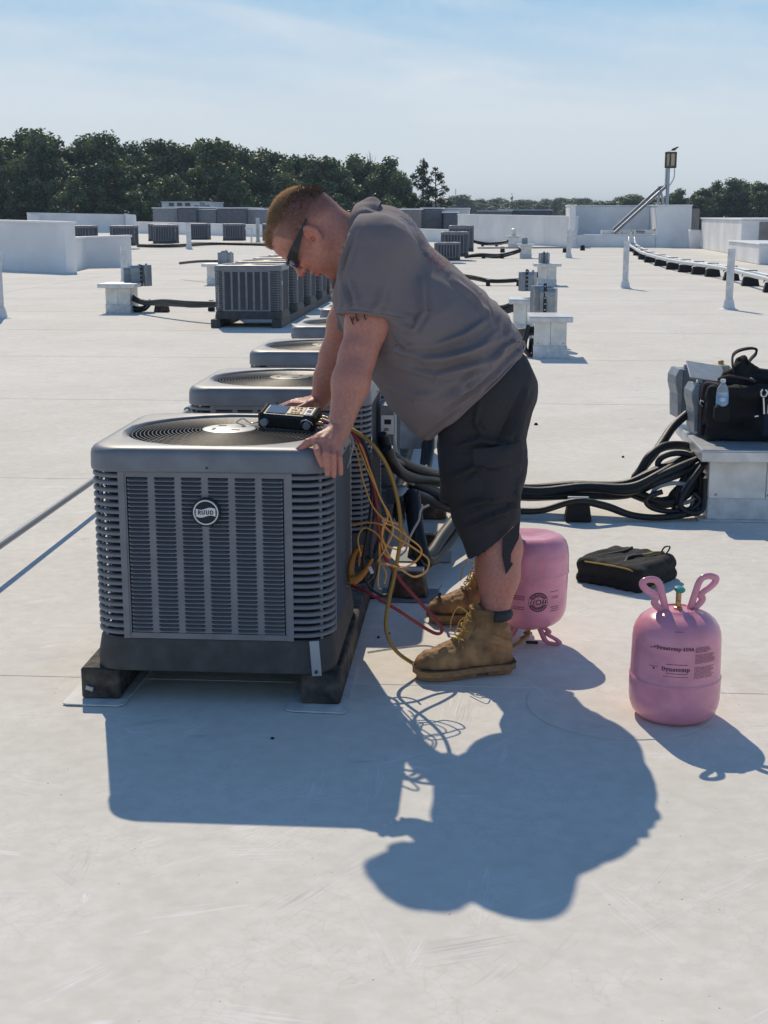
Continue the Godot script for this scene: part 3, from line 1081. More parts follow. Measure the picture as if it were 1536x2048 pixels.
# ---------------------------------------------------------------- trees
func leaf_cloud(r: RandomNumberGenerator, clumps: Array, per: int, leaf: float, tones: Array) -> Shape:
	# every leaf spray is a small bent pair of faces, thrown through the clump's volume
	var s := Shape.new()
	s.tinted = true
	for c in clumps:
		var base: Color = tones[r.randi() % tones.size()]
		for i in int(per * c[1] * c[1]):
			var d = Vector3(r.randfn(), r.randfn() * 0.75, r.randfn()).normalized() * pow(r.randf(), 0.45) * c[1]
			var p: Vector3 = c[0] + d
			var n = (d.normalized() + Vector3(r.randfn(), r.randfn() + 0.5, r.randfn()) * 0.7).normalized()
			var u = n.cross(Vector3(r.randfn(), r.randfn(), r.randfn())).normalized()
			var v = n.cross(u)
			var k := leaf * r.randf_range(0.6, 1.35)
			s.tint = base * r.randf_range(0.75, 1.25)
			s.tint.a = 1.0
			var a = p - u * k
			var b = p + v * k * 0.55
			var e = p + u * k + n * k * 0.2
			var f = p - v * k * 0.55
			s.tri(a, b, e, n, n, n)
			s.tri(a, e, f, n, n, n)
	return s


func build_trees() -> void:
	var r := RandomNumberGenerator.new()
	r.seed = 20
	var leaf := StandardMaterial3D.new()
	leaf.resource_name = "leaves"
	leaf.vertex_color_use_as_albedo = true
	leaf.roughness = 0.55
	leaf.backlight_enabled = true
	leaf.backlight = Color(0.62, 0.7, 0.3)
	var bark := paint("bark", lin(0.07, 0.06, 0.05), 0.9)
	var tones := [Color(0.09, 0.13, 0.055), Color(0.12, 0.165, 0.068), Color(0.18, 0.21, 0.10), Color(0.06, 0.095, 0.042)]
	# prototypes, 20 m tall: trunk, limbs, and a crown of clumps on an uneven envelope
	var protos := []
	for k in 5:
		var o := Node3D.new()
		o.name = "tree_model"
		var lean := Vector3(r.randfn(0, 0.4), 0, r.randfn(0, 0.4))
		var trunk := Shape.new()
		trunk.tube([Vector3.ZERO, Vector3(0, 5, 0) + lean * 0.3, Vector3(0, 11, 0) + lean, Vector3(0, 17, 0) + lean * 1.4], [0.32, 0.25, 0.17, 0.05], 6)
		var clumps := []
		for i in 46:
			var f := pow(r.randf(), 0.75)
			var y := 3.5 + 15.3 * f
			var wide: float = 2.9 * sin(clampf((0.12 + f * 0.86), 0, 1) * PI) + 1.0
			if f > 0.85:
				wide *= 0.75
			var a := r.randf() * TAU
			var rad := wide * sqrt(r.randf_range(0.15, 1.0))
			var p := Vector3(cos(a) * rad, y, sin(a) * rad) + lean * f
			clumps.append([p, r.randf_range(0.7, 1.3)])
			if i % 4 == 0:
				trunk.tube([Vector3(0, y - 2.2, 0) + lean * f * 0.8, p * Vector3(0.5, 1, 0.5) - Vector3(0, 0.9, 0), p], [0.09, 0.06, 0.02], 5)
		var t := MeshInstance3D.new()
		t.mesh = trunk.mesh(bark)
		t.name = "trunk"
		o.add_child(t)
		var c := MeshInstance3D.new()
		c.mesh = leaf_cloud(r, clumps, 135, 0.25, tones).mesh(leaf)
		c.name = "crown"
		o.add_child(c)
		protos.append(o)
	var eye := Vector3(0, 1.55, 0)
	var plant := func(top: Vector3, called: String, label: String, group: String, far: float) -> void:
		# «top» gives the bearing and the height of the crown; the tree stands on the ground 8 m below the roof
		var dir := top - eye
		var at := eye + dir * (far / -dir.z)
		var o: Node3D = protos[r.randi() % protos.size()].duplicate()
		put(self, o, called)
		tag(o, label, "tree", group)
		o.position = Vector3(at.x, -8, at.z)
		o.rotation.y = r.randf() * TAU
		var k := (at.y + 8.0) / 19.4
		var w := k * r.randf_range(1.0, 1.3)
		if far > 300.0:
			w *= 1.9
		o.scale = Vector3(w, k, w)
	var line := [Vector3(-67.22, 11.83, -180), Vector3(-64.55, 11.37, -180), Vector3(-62.63, 11.94, -180), Vector3(-60.12, 12.56, -180), Vector3(-58.33, 12.17, -180), Vector3(-56.18, 11.21, -180), Vector3(-53.87, 10.51, -180), Vector3(-51.69, 11.51, -180), Vector3(-49.48, 11.76, -180), Vector3(-47.98, 11.12, -180), Vector3(-45.75, 10.48, -180), Vector3(-43.88, 10.73, -180), Vector3(-42.26, 11.6, -180), Vector3(-40.25, 10.53, -180), Vector3(-38.48, 10.08, -180), Vector3(-36.61, 10.83, -180), Vector3(-34.76, 11.2, -180), Vector3(-32.93, 10.69, -180), Vector3(-31.25, 9.552, -180), Vector3(-29.4, 9.798, -180), Vector3(-27.43, 10.17, -180), Vector3(-25.73, 9.912, -180), Vector3(-23.84, 9.529, -180), Vector3(-21.89, 8.707, -180), Vector3(-20.13, 8.89, -180), Vector3(-18.31, 8.509, -180), Vector3(-16.55, 8.88, -180), Vector3(-14.73, 7.997, -180), Vector3(-12.98, 8.369, -180), Vector3(-11.55, 8.491, -180), Vector3(-10.64, 6.795, -180)]
	for p in line:
		plant.call(p, "broadleaf_tree", "broadleaf tree in the dark tree line left of centre", "trees in the tree line on the left", 180.0 + r.randfn(0, 5))
	for i in line.size() - 1:
		var p: Vector3 = (line[i] + line[i + 1]) / 2 - Vector3(0, r.randf_range(0.3, 1.6), 0)
		plant.call(p, "broadleaf_tree", "broadleaf tree in the dark tree line left of centre", "trees in the tree line on the left", 190.0 + r.randfn(0, 4))
		var q: Vector3 = line[i] - Vector3(0, r.randf_range(3.0, 6.0), 0)
		plant.call(q, "broadleaf_tree", "broadleaf tree in the dark tree line left of centre", "trees in the tree line on the left", 172.0 + r.randfn(0, 3))
		var s: Vector3 = (line[i] + line[i + 1]) / 2 - Vector3(0, r.randf_range(0.6, 2.2), 0)
		plant.call(s, "broadleaf_tree", "broadleaf tree in the dark tree line left of centre", "trees in the tree line on the left", 200.0 + r.randfn(0, 3))
	for i in 16:
		plant.call(Vector3(-69.91, 11.84, -180) + Vector3(-3.4 * i, r.randfn(0, 0.8), 0), "broadleaf_tree", "broadleaf tree in the dark tree line left of centre", "trees in the tree line on the left", 182.0 + r.randfn(0, 6))
	for i in 10:
		plant.call(Vector3(51.7, 6.621, -230) + Vector3(4.2 * i, r.randfn(0, 0.8), 0), "broadleaf_tree", "broadleaf tree in the wood on the right behind the roof house", "trees in the wood on the right", 230.0 + r.randfn(0, 6))
	for p in [Vector3(31.31, 4.742, -230), Vector3(32.9, 5.378, -230), Vector3(34.93, 5.057, -230), Vector3(36.66, 6.009, -230), Vector3(38.56, 6.641, -230), Vector3(40.63, 6.955, -230), Vector3(42.49, 6.793, -230), Vector3(44.47, 7.107, -230), Vector3(46.57, 6.787, -230), Vector3(48.88, 6.941, -230), Vector3(34.99, 4.356, -225), Vector3(38.89, 5.287, -225), Vector3(42.03, 5.438, -225), Vector3(44.78, 5.28, -225), Vector3(46.75, 5.122, -225), Vector3(34.71, 4.495, -236), Vector3(38.63, 5.635, -236), Vector3(40.58, 6.284, -236), Vector3(42.72, 6.444, -236), Vector3(44.86, 6.441, -236), Vector3(46.66, 6.601, -236), Vector3(33.64, 4.047, -240)]:
		plant.call(p, "broadleaf_tree", "broadleaf tree in the wood on the right behind the roof house", "trees in the wood on the right", -p.z + r.randfn(0, 5))
	for i in 24:
		var f := i / 23.0
		var p := (Vector3(25.61, 3.931, -380)).lerp(Vector3(51.74, 6.56, -380), f) + Vector3(0, r.randfn(0, 0.6), 0)
		plant.call(p, "broadleaf_tree", "distant tree on the rise left of the mast", "distant trees left of the mast", 380.0 + r.randfn(0, 12))
	for i in 60:
		var f := i / 59.0
		var p := (Vector3(-32.67, 7.064, -560)).lerp(Vector3(45.67, 6.033, -560), f) + Vector3(0, r.randfn(0.6, 1.1), 0)
		plant.call(p, "broadleaf_tree", "hazy far tree on the horizon above the plain pale parapet", "hazy trees on the horizon", 560.0 + r.randfn(0, 25))
	for o in protos:
		o.free()
	# two tall thin pines standing clear of the wood
	for k in 2:
		var top: Vector3 = [Vector3(-6.281, 7.325, -150), Vector3(-4.929, 6.487, -150)][k]
		var o := thing("pine_tree", ["taller left one of the two thin pines right of his head", "shorter right one of the two thin pines right of his head"][k], "tree", Vector3(top.x, -8, top.z))
		var h := top.y + 8.0
		part("trunk", Shape.new().tube([Vector3.ZERO, Vector3(0.1, h * 0.5, 0), Vector3(0.0, h, 0)], [0.2, 0.14, 0.04], 6), bark, o)
		var clumps := []
		var br := Shape.new()
		clumps.append([Vector3(0, h - 0.25, 0), 0.32])
		for i in 19:
			var f := (i + 0.5) / 19.0
			var y := h - 0.5 - f * 4.6
			var a := r.randf() * TAU
			var rad := (0.35 + 1.25 * sin(f * 2.4)) * r.randf_range(0.5, 1.0)
			var p := Vector3(cos(a) * rad, y, sin(a) * rad)
			clumps.append([p, r.randf_range(0.32, 0.58)])
			br.tube([Vector3(0.02, y - 0.4, 0), p], [0.05, 0.02], 4)
		part("branches", br, bark, o).set_meta("kind", "stuff")
		part("crown", leaf_cloud(r, clumps, 360, 0.14, [Color(0.03, 0.05, 0.022), Color(0.04, 0.062, 0.026)]), leaf, o)
	var dead: Vector3 = Vector3(-13.7, 8.908, -172)
	var bare := thing("bare_tree", "bare dead treetop sticking out of the tree line above his back", "tree", Vector3(dead.x, -8, dead.z))
	var bs := Shape.new()
	var hh := dead.y + 8.0
	bs.tube([Vector3.ZERO, Vector3(0, hh * 0.6, 0), Vector3(0, hh, 0)], [0.2, 0.12, 0.02], 5)
	for i in 12:
		var y := hh - r.randf_range(0.5, 4.0)
		var a := r.randf() * TAU
		bs.tube([Vector3(0, y, 0), Vector3(cos(a) * 0.7, y + 0.8, sin(a) * 0.7), Vector3(cos(a) * 1.0, y + 1.6, sin(a))], [0.05, 0.03, 0.01], 4)
	part("branches", bs, bark, bare).set_meta("kind", "stuff")



# ---------------------------------------------------------------- pipe curbs, disconnects, line sets
func curb(label: String, at: Vector3, size: Vector3, over := 0.05) -> Node3D:
	# at: the middle of the front foot; size: width, height, depth
	var o := thing("pipe_curb", label, "roof curb", at, 0, "galvanised pipe curbs")
	var w := size.x
	var h := size.y
	var d := size.z
	part("membrane_foot", Shape.new().box(Vector3(0, h * 0.155 + 0.001, -d / 2), Vector3(w + 0.014, h * 0.31, d + 0.014), 0.008), M.membrane, o)
	var f := Shape.new()
	f.box(Vector3(0, 0.004, -d / 2), Vector3(w + 0.10, 0.005, d + 0.10), 0.002)
	part("flashing", f, M.membrane, o)
	var n := 2 if w < 0.6 else 3
	for i in n:
		part("side_panel", Shape.new().box(Vector3(-w / 2 + w * (i + 0.5) / n, h * 0.595, -d / 2), Vector3(w / n - 0.003, h * 0.57, d), 0.003), M.galv, o)
	var lid := Shape.new()
	lid.box(Vector3(0, h - 0.004, -d / 2), Vector3(w + over * 2, 0.012, d + over * 2), 0.004)
	lid.box(Vector3(0, h - 0.034, over - 0.002), Vector3(w + over * 2 - 0.002, 0.05, 0.005), 0.001)
	lid.box(Vector3(-w / 2 - over + 0.002, h - 0.034, -d / 2), Vector3(0.005, 0.05, d + over * 2 - 0.012), 0.001)
	lid.box(Vector3(w / 2 + over - 0.002, h - 0.034, -d / 2), Vector3(0.005, 0.05, d + over * 2 - 0.012), 0.001)
	part("lid", lid, M.galv_bright, o)
	for i in n + 1:
		part("screw", Shape.new().lathe([Vector2(0, 0), Vector2(0.008, 0), Vector2(0.006, 0.004), Vector2(0, 0.005)], 8, Transform3D(Basis(Vector3.RIGHT, PI / 2), Vector3(-w / 2 + 0.04 + (w - 0.08) * i / n, h * 0.36, 0.001))), M.strap, o)
	return o


func switch_box(label: String, at: Vector3, turn: float, size := Vector3(0.17, 0.28, 0.10), group := "disconnect boxes by the curbs") -> Node3D:
	# a grey electrical box whose cover hangs over its front like a hood; at: the middle of its underside
	var o := thing("disconnect_box", label, "electrical box", at, turn, group)
	var w := size.x
	var h := size.y
	var d := size.z
	part("box_body", Shape.new().box(Vector3(0, h / 2, 0), Vector3(w, h, d), 0.004), M.steel_box, o)
	var prof := PackedVector2Array([Vector2(0, h * 1.0), Vector2(d * 0.28, h * 1.0), Vector2(d * 0.52, h * 0.86), Vector2(d * 0.52, h * 0.70), Vector2(d * 0.34, h * 0.5), Vector2(d * 0.25, h * 0.02), Vector2(0, h * 0.02)])
	part("cover", Shape.new().prism(prof, w + 0.012, Transform3D(Basis(Vector3(0, 0, 1), Vector3.UP, Vector3(-1, 0, 0)), Vector3(0, 0.004, d / 2 + 0.001)), 0.003), M.steel_cover, o)
	var hs := Shape.new().box(Vector3(w * 0.2, h + 0.012, d * 0.1), Vector3(0.03, 0.026, 0.03), 0.004)
	part("hasp", hs, M.strap, o)
	return o


func bracket(label: String, at: Vector3, h: float, w: float) -> void:
	var o := thing("strut_post", label, "strut", at, 0, "strut posts that carry the disconnect boxes")
	var s := Shape.new()
	for x in [-w / 2, w / 2]:
		s.box(Vector3(x, h / 2, 0), Vector3(0.041, h, 0.041), 0.003)
	part("post", s, M.galv_bright, o)
	var rail := Shape.new().box(Vector3(0, h * 0.9, 0.042), Vector3(w + 0.2, 0.041, 0.041), 0.003)
	part("rail", rail, M.galv_bright, o)


func line_set(label: String, path: Array, count: int, spread: float, seed_at: int, rad := 0.022) -> Node3D:
	# a bundle of insulated refrigerant pipes and cables; «path» is its middle line
	var o := thing("line_set", label, "refrigerant lines", Vector3.ZERO, 0, "insulated line sets")
	var r := RandomNumberGenerator.new()
	r.seed = seed_at
	for i in count:
		var a := TAU * i / count + r.randf()
		var k := spread * sqrt(r.randf_range(0.2, 1.0))
		var pts := []
		for j in path.size():
			var q := a + r.randfn(0, 0.45)
			var p: Vector3 = path[j] + Vector3(cos(q) * 0.4, sin(q) * 0.6, cos(q) * 1.1) * k
			p.y = maxf(p.y, rad + 0.008)
			pts.append(p)
		var thin := i % 3 == 2
		part("cable" if thin else "insulated_pipe", Shape.new().tube(smooth_path(pts, 6), (rad * 0.42 if thin else rad * r.randf_range(0.85, 1.15)), 8), (M.cable_grey if i % 6 == 5 else M.cable_black) if thin else M.foam_black, o)
	return o


func block(label: String, at: Vector3, size: Vector3, m: Material, turn := 0.0, group := "rubber pipe supports") -> Node3D:
	var o := thing("pipe_support", label, "pipe support", at, turn, group)
	part("block", Shape.new().hexa(Vector3(0, size.y / 2 + 0.004, 0), size, Vector2(0.8, 0.8), 0.006), m, o)
	part("strut_channel", Shape.new().box(Vector3(0, size.y + 0.012, 0), Vector3(size.x * 0.8, 0.016, size.z * 0.22), 0.002), M.galv_bright, o)
	return o


func build_curbs() -> void:
	# the near curb on the right, under the tool bag
	var near := curb("big galvanised curb at the right edge, under the tool bag", Vector3(1.193 + 0.44, 0, -6.93), Vector3(0.88, 0.374, 0.84), 0.05)
	switch_box("rear left grey disconnect box beside the tool bag, at the curb's back", Vector3(1.172, 0.4186, -7.72), -PI / 2 + 0.15, Vector3(0.15, 0.28, 0.08))
	switch_box("front grey disconnect box touching the tool bag's left end", Vector3(1.222, 0.389, -7.42), -PI / 2 + 0.12, Vector3(0.15, 0.26, 0.08))
	var gut := thing("cover_plate", "tilted open steel cover on top of the disconnect boxes by the tool bag", "cover plate", Vector3(1.218, 0.7089, -7.5))
	part("plate", Shape.new().box(Vector3(0.02, 0.0, 0.05), Vector3(0.20, 0.008, 0.26), 0.003, Basis(Vector3(0, 0, 1), -0.15) * Basis(Vector3.RIGHT, 0.25)), M.steel_cover, gut)
	part("box_body", Shape.new().box(Vector3(0.085, -0.075, -0.02), Vector3(0.17, 0.13, 0.18), 0.006), M.steel_box, gut)
	var old := thing("meter_socket", "yellowed plastic box behind the tool bag", "electrical box", Vector3(1.353, 0.6245, -7.66))
	part("box_body", Shape.new().box(Vector3(0, 0.02, 0), Vector3(0.09, 0.17, 0.13), 0.01), M.yellowed, old)
	part("knob", Shape.new().lathe([Vector2(0.016, 0.105), Vector2(0.016, 0.125), Vector2(0.0, 0.13)], 10), M.brass, old)
	# curbs of the long line behind him
	curb("galvanised curb with a seamed front right behind the man's hip", Vector3(0.783, 0, -14.95), Vector3(0.355, 0.455, 0.55), 0.06)
	curb("narrow galvanised curb half hidden by the disconnect boxes behind his hip", Vector3(0.62, 0, -17.9), Vector3(0.34, 0.46, 0.5), 0.06)
	curb("galvanised curb standing alone right of the black line set beyond his back", Vector3(1.482, 0, -30.3), Vector3(0.40, 0.48, 0.6), 0.10)
	curb("small far galvanised curb, the nearer of two beyond his back", Vector3(1.626, 0, -49.15), Vector3(0.40, 0.50, 0.6), 0.10)
	curb("farthest small galvanised curb with a round vent on it, before the plain parapet", Vector3(1.55, 0, -64.3), Vector3(0.48, 0.55, 0.7), 0.10)
	curb("galvanised curb left of the row beside his face, under two disconnect boxes", Vector3(-5.766, 0, -21.46), Vector3(0.40, 0.46, 0.5), 0.10)
	curb("half hidden galvanised curb behind the first unit left of his face", Vector3(-5.85, 0, -30.2), Vector3(0.45, 0.46, 0.6), 0.10)
	# disconnect boxes on those curbs
	var boxes := [
		[Vector3(0.7166, 0.3981, -16.3), 0.25, Vector3(0.2, 0.32, 0.14), "left one of two grey disconnect boxes on the seamed curb behind his hip"],
		[Vector3(0.8243, 0.394, -16.2), -0.2, Vector3(0.17, 0.30, 0.14), "right one of two grey disconnect boxes on the seamed curb behind his hip"],
		[Vector3(0.6051, 0.5467, -18.3), 0.3, Vector3(0.15, 0.25, 0.12), "left grey disconnect box on the narrow curb behind his hip"],
		[Vector3(0.6865, 0.5443, -18.35), -0.3, Vector3(0.13, 0.25, 0.12), "right grey disconnect box on the narrow curb behind his hip"],
		[Vector3(1.374, 0.4439, -30.6), 0.3, Vector3(0.13, 0.26, 0.12), "left grey disconnect box on the lone curb beyond his back"],
		[Vector3(1.463, 0.4442, -30.6), -0.3, Vector3(0.13, 0.26, 0.12), "right grey disconnect box on the lone curb beyond his back"],
		[Vector3(1.585, 0.4796, -49.6), 0.0, Vector3(0.2, 0.22, 0.14), "tiny far disconnect box on the nearer of two far curbs"],
		[Vector3(-5.71, 0.3948, -22.1), 0.3, Vector3(0.22, 0.30, 0.12), "leftmost of three disconnect boxes left of the row beside his face"],
		[Vector3(-5.559, 0.4005, -22), 0.0, Vector3(0.17, 0.33, 0.14), "middle one of three disconnect boxes left of the row beside his face"],
		[Vector3(-5.46, 0.3957, -22.1), -0.4, Vector3(0.15, 0.34, 0.14), "rightmost of three disconnect boxes left of the row beside his face"],
		[Vector3(-5.798, 0.4551, -30.4), 0.2, Vector3(0.11, 0.25, 0.12), "left one of three disconnect boxes just behind the first unit beside his face"],
		[Vector3(-5.684, 0.4553, -30.4), 0.0, Vector3(0.11, 0.29, 0.14), "middle one of three disconnect boxes just behind the first unit beside his face"],
		[Vector3(-5.571, 0.4556, -30.4), -0.2, Vector3(0.11, 0.25, 0.12), "right one of three disconnect boxes just behind the first unit beside his face"]]
	for b in boxes:
		switch_box(b[3], b[0], b[1], b[2])
	var flex := [[Vector3(0.7661, 0.4184, -16.1), 0.34, "thin silver conduit strip between the boxes on the seamed curb"], [Vector3(0.6178, 0.5708, -18.1), 0.27, "thin pale conduit strip between the boxes on the narrow curb"], [Vector3(1.409, 0.473, -30.4), 0.27, "thin pale conduit strip between the boxes on the lone curb"], [Vector3(-5.464, 0.4085, -21.85), 0.34, "thin pale conduit strip between the boxes left of the row beside his face"]]
	for f in flex:
		var o := thing("conduit_strip", f[2], "conduit", f[0], 0, "conduit strips between disconnect boxes")
		part("strip", Shape.new().box(Vector3(0, f[1] / 2, 0.02), Vector3(0.035, f[1], 0.03), 0.004), M.inner_dark, o)
		for i in 5:
			part("clip", Shape.new().box(Vector3(0.003 * (i % 2), f[1] * (i + 0.5) / 5, 0.038), Vector3(0.018, 0.016, 0.006), 0.002, Basis(Vector3.BACK, 0.5)), M.key_grey, o)
	var pv := thing("yellowed_box", "small yellowed box behind the boxes on the seamed curb", "electrical box", Vector3(0.8327, 0.5932, -16.6))
	part("box_body", Shape.new().box(Vector3(0, 0, 0), Vector3(0.09, 0.13, 0.1), 0.01), M.yellowed, pv)
	var cov := thing("cover_plate", "pale tilted cover lying on the boxes of the seamed curb", "cover plate", Vector3(0.6863, 0.5924, -16.4))
	part("plate", Shape.new().box(Vector3.ZERO, Vector3(0.09, 0.01, 0.26), 0.003, Basis(Vector3.RIGHT, 0.35)), M.steel_cover, cov)
	var vent := thing("round_vent", "small round topped vent on the farthest curb", "vent", Vector3(1.546, 0.4758, -64.6))
	part("body", Shape.new().lathe([Vector2(0.12, 0), Vector2(0.12, 0.25), Vector2(0.14, 0.27), Vector2(0.12, 0.38), Vector2(0, 0.44)], 14), M.galv, vent)
	# line sets: near curb to the near row
	line_set("thick black line set from the big right curb passing behind his legs", [Vector3(-0.30, 0.30, -6.15), Vector3(-0.10, 0.16, -6.5), Vector3(0.0183, 0.1329, -7), Vector3(0.2832, 0.1076, -7.05), Vector3(0.5456, 0.1302, -7.05), Vector3(0.7756, 0.1436, -7), Vector3(0.9282, 0.207, -7), Vector3(1.133, 0.2709, -7.1), Vector3(1.24, 0.2811, -7.2)], 12, 0.058, 5, 0.022)
	line_set("slack lower line of the line set sagging in front of the rubber block", [Vector3(0.1237, 0.0429, -6.9), Vector3(0.3292, 0.0495, -6.86), Vector3(0.5044, 0.1108, -6.82), Vector3(0.6596, 0.0853, -6.84), Vector3(0.7959, 0.0356, -6.86), Vector3(0.9441, 0.0221, -6.86), Vector3(1.089, 0.0418, -6.9), Vector3(1.165, 0.1038, -7)], 2, 0.012, 9, 0.016)
	var loop := thing("looped_pipe", "thick black pipe loop hanging from the disconnect boxes left of the tool bag", "refrigerant lines", Vector3.ZERO)
	part("insulated_pipe", Shape.new().tube(smooth_path([Vector3(1.154, 0.4705, -7.5), Vector3(1.064, 0.4098, -7.4), Vector3(0.9756, 0.3235, -7.25), Vector3(0.8926, 0.2452, -7.15), Vector3(0.8393, 0.1864, -7.1), Vector3(0.8617, 0.2164, -7.1), Vector3(0.913, 0.2994, -7.12), Vector3(1, 0.3377, -7.2), Vector3(1.126, 0.325, -7.3), Vector3(1.211, 0.2816, -7.35)], 8), 0.024, 10), M.foam_black, loop)
	for k in 3:
		var lp := thing("looped_cable", ["upper black cable loop below the curb lid on the right", "middle grey cable loop beside the big right curb", "lower black cable loop at the foot of the big right curb"][k], "cable", Vector3.ZERO)
		var c: Vector3 = [Vector3(1.048, 0.2698, -7.1), Vector3(1.03, 0.1347, -6.97), Vector3(1.014, 0.103, -6.93)][k]
		var pts := []
		for i in 9:
			var a := i * 0.62 + k
			pts.append(c + Vector3(cos(a) * (0.10 + 0.02 * k), sin(a) * 0.055, sin(a * 0.5) * 0.04))
		part("cable", Shape.new().tube(smooth_path(pts, 6), [0.016, 0.011, 0.014][k], 8), [M.foam_black, M.cable_grey, M.cable_black][k], lp)
	line_set("tangle of black cables dropping from the big right curb", [Vector3(1.173, 0.2727, -7.02), Vector3(1.092, 0.2131, -6.98), Vector3(1.029, 0.099, -6.95), Vector3(1.081, 0.0377, -6.93), Vector3(1.147, 0.0721, -6.96), Vector3(1.16, 0.1969, -7)], 6, 0.05, 31, 0.014)
	line_set("black and grey cables from the big right curb sweeping back to the bundle", [Vector3(1.176, 0.2407, -7.05), Vector3(1.092, 0.1294, -7), Vector3(0.9786, 0.085, -6.95), Vector3(0.8521, 0.1168, -6.98), Vector3(0.7493, 0.1512, -7)], 5, 0.04, 33, 0.013)
	block("black rubber block on a steel shoe under the line set behind his knee", Vector3(0.5251, 0, -6.812) - Vector3(0, 0, 0.06), Vector3(0.135, 0.105, 0.12), M.rubber)
	# behind units one and two, at his shins
	line_set("dark line set rising along the back of the second unit", [Vector3(-0.28, 0.35, -5.75), Vector3(-0.22, 0.12, -5.55), Vector3(-0.14, 0.14, -5.85), Vector3(-0.02, 0.20, -6.3), Vector3(0.08, 0.16, -6.7)], 7, 0.05, 12, 0.024)
	line_set("dark pipes crowding the gap between the second unit and his thigh", [Vector3(-0.4021, 0.5851, -5.75), Vector3(-0.3837, 0.5106, -5.8), Vector3(-0.3356, 0.4227, -6), Vector3(-0.2472, 0.3291, -6.35), Vector3(-0.1595, 0.2323, -6.7)], 8, 0.07, 41, 0.022)
	line_set("dark pipes dropping from the boxes behind his thigh to the roof", [Vector3(-0.2455, 0.4245, -6.8), Vector3(-0.2564, 0.3517, -6.7), Vector3(-0.2726, 0.2875, -6.5), Vector3(-0.3247, 0.282, -6.1), Vector3(-0.3291, 0.2762, -5.7)], 6, 0.05, 43, 0.020)
	for k in 3:
		block(["brown wood block with pale strips beside the second unit, the farther one", "brown wood block by his far boot, nearer the hoses", "wood block beyond the second unit's corner"][k], [Vector3(-0.2427, 0, -6.062), Vector3(-0.2802, 0, -5.41), Vector3(-0.2196, 0, -6.889)][k], [Vector3(0.14, 0.10, 0.12), Vector3(0.17, 0.10, 0.13), Vector3(0.13, 0.09, 0.12)][k], M.wood, 0.0, "wood blocks beside the units")
	for k in 2:
		var shoe := thing("membrane_pad", ["dark pad under the farther wood block", "dark pad under the wood block by his far boot"][k], "pad", [Vector3(-0.2416, 0, -6.034), Vector3(-0.2786, 0, -5.38)][k])
		part("sheet", Shape.new().box(Vector3(0.01, 0.0055, -0.01), Vector3(0.24, 0.004, 0.2), 0.001), M.steel_box, shoe)
	# farther line sets of the same line of curbs
	line_set("black line set on stands crossing behind his lower back", [Vector3(-0.4, 0.30, -17.0), Vector3(0.0, 0.22, -16.4), Vector3(0.35, 0.22, -15.6), Vector3(0.62, 0.28, -15.1)], 8, 0.07, 14, 0.026)
	line_set("black line set from the narrow curb toward the near row", [Vector3(-0.5, 0.45, -19.0), Vector3(0.0, 0.30, -18.8), Vector3(0.3, 0.28, -18.4), Vector3(0.5, 0.38, -18.1)], 8, 0.10, 15, 0.026)
	line_set("tangled black cables at the left of the seamed curb", [Vector3(0.5522, 0.3232, -15.1), Vector3(0.5015, 0.1299, -15.1), Vector3(0.5668, 0.0187, -15), Vector3(0.6035, 0.1768, -15.2)], 5, 0.06, 17, 0.02)
	line_set("black line set beyond his back on two rubber stands", [Vector3(-0.6716, 0.2239, -31), Vector3(-0.1048, 0.1547, -30.6), Vector3(0.2284, 0.0994, -30.4), Vector3(0.6696, 0.1118, -30.4), Vector3(1.109, 0.1677, -30.4), Vector3(1.309, 0.2512, -30.5)], 7, 0.06, 18, 0.03)
	for p in [[Vector3(0.1849, 0, -30.2), "left rubber stand under the long line set beyond his back"], [Vector3(0.8551, 0, -30.25), "right rubber stand under the long line set beyond his back"]]:
		block(p[1], p[0], Vector3(0.1, 0.13, 0.12), M.rubber)
	for k in 2:
		var yy: float = [513.0, 489.0][k]
		line_set(["far black line set from the far units to the nearer far curb", "farthest black line set from the far units to the farthest curb"][k], [[Vector3(-0.5361, 0.0463, -49.2), Vector3(-0.002, 0.1177, -49.2), Vector3(0.7105, 0.1016, -49.2), Vector3(1.435, 0.2957, -49.2)], [Vector3(-0.5496, 0.3605, -64.5), Vector3(0.1059, 0.2009, -64.5), Vector3(0.9208, 0.225, -64.5), Vector3(1.43, 0.363, -64.5)]][k], 6, 0.09, 19 + k, 0.04)
	for p in [[Vector3(0.1243, 0, -49.04), "left small stand under the far black line set"], [Vector3(0.7818, 0, -49.09), "right small stand under the far black line set"], [Vector3(0.1127, 0, -67.24), "left small stand under the farthest black line set"], [Vector3(0.7937, 0, -67.29), "right small stand under the farthest black line set"]]:
		block(p[1], p[0], Vector3(0.14, 0.17, 0.14), M.rubber)
	var gp := thing("roof_pipe", "thin dark gas pipe running across the far roof toward the notched block", "pipe", Vector3.ZERO)
	part("pipe", Shape.new().tube([Vector3(-0.1079, 0.199, -56), Vector3(2.014, 0.2126, -56), Vector3(3.463, 0.2249, -56)], 0.035, 8), M.cable_grey, gp)
	for p in [[Vector3(0.9203, 0, -56.78), "left stand under the thin far gas pipe"], [Vector3(3.487, 0, -56.96), "right stand under the thin far gas pipe"], [Vector3(4.435, 0, -60.15), "black stand at the elbow by the notched block"]]:
		block(p[1], p[0], Vector3(0.2, 0.22, 0.2), M.rubber)
	# left side line set
	line_set("black line set from the left curb to the first unit beside his face", [Vector3(-5.694, 0.3062, -21.8), Vector3(-5.524, 0.1988, -21.6), Vector3(-5.247, 0.1777, -21.2), Vector3(-4.804, 0.2179, -20.6), Vector3(-4.288, 0.2363, -20), Vector3(-3.82, 0.2571, -19.6)], 7, 0.055, 23, 0.028)
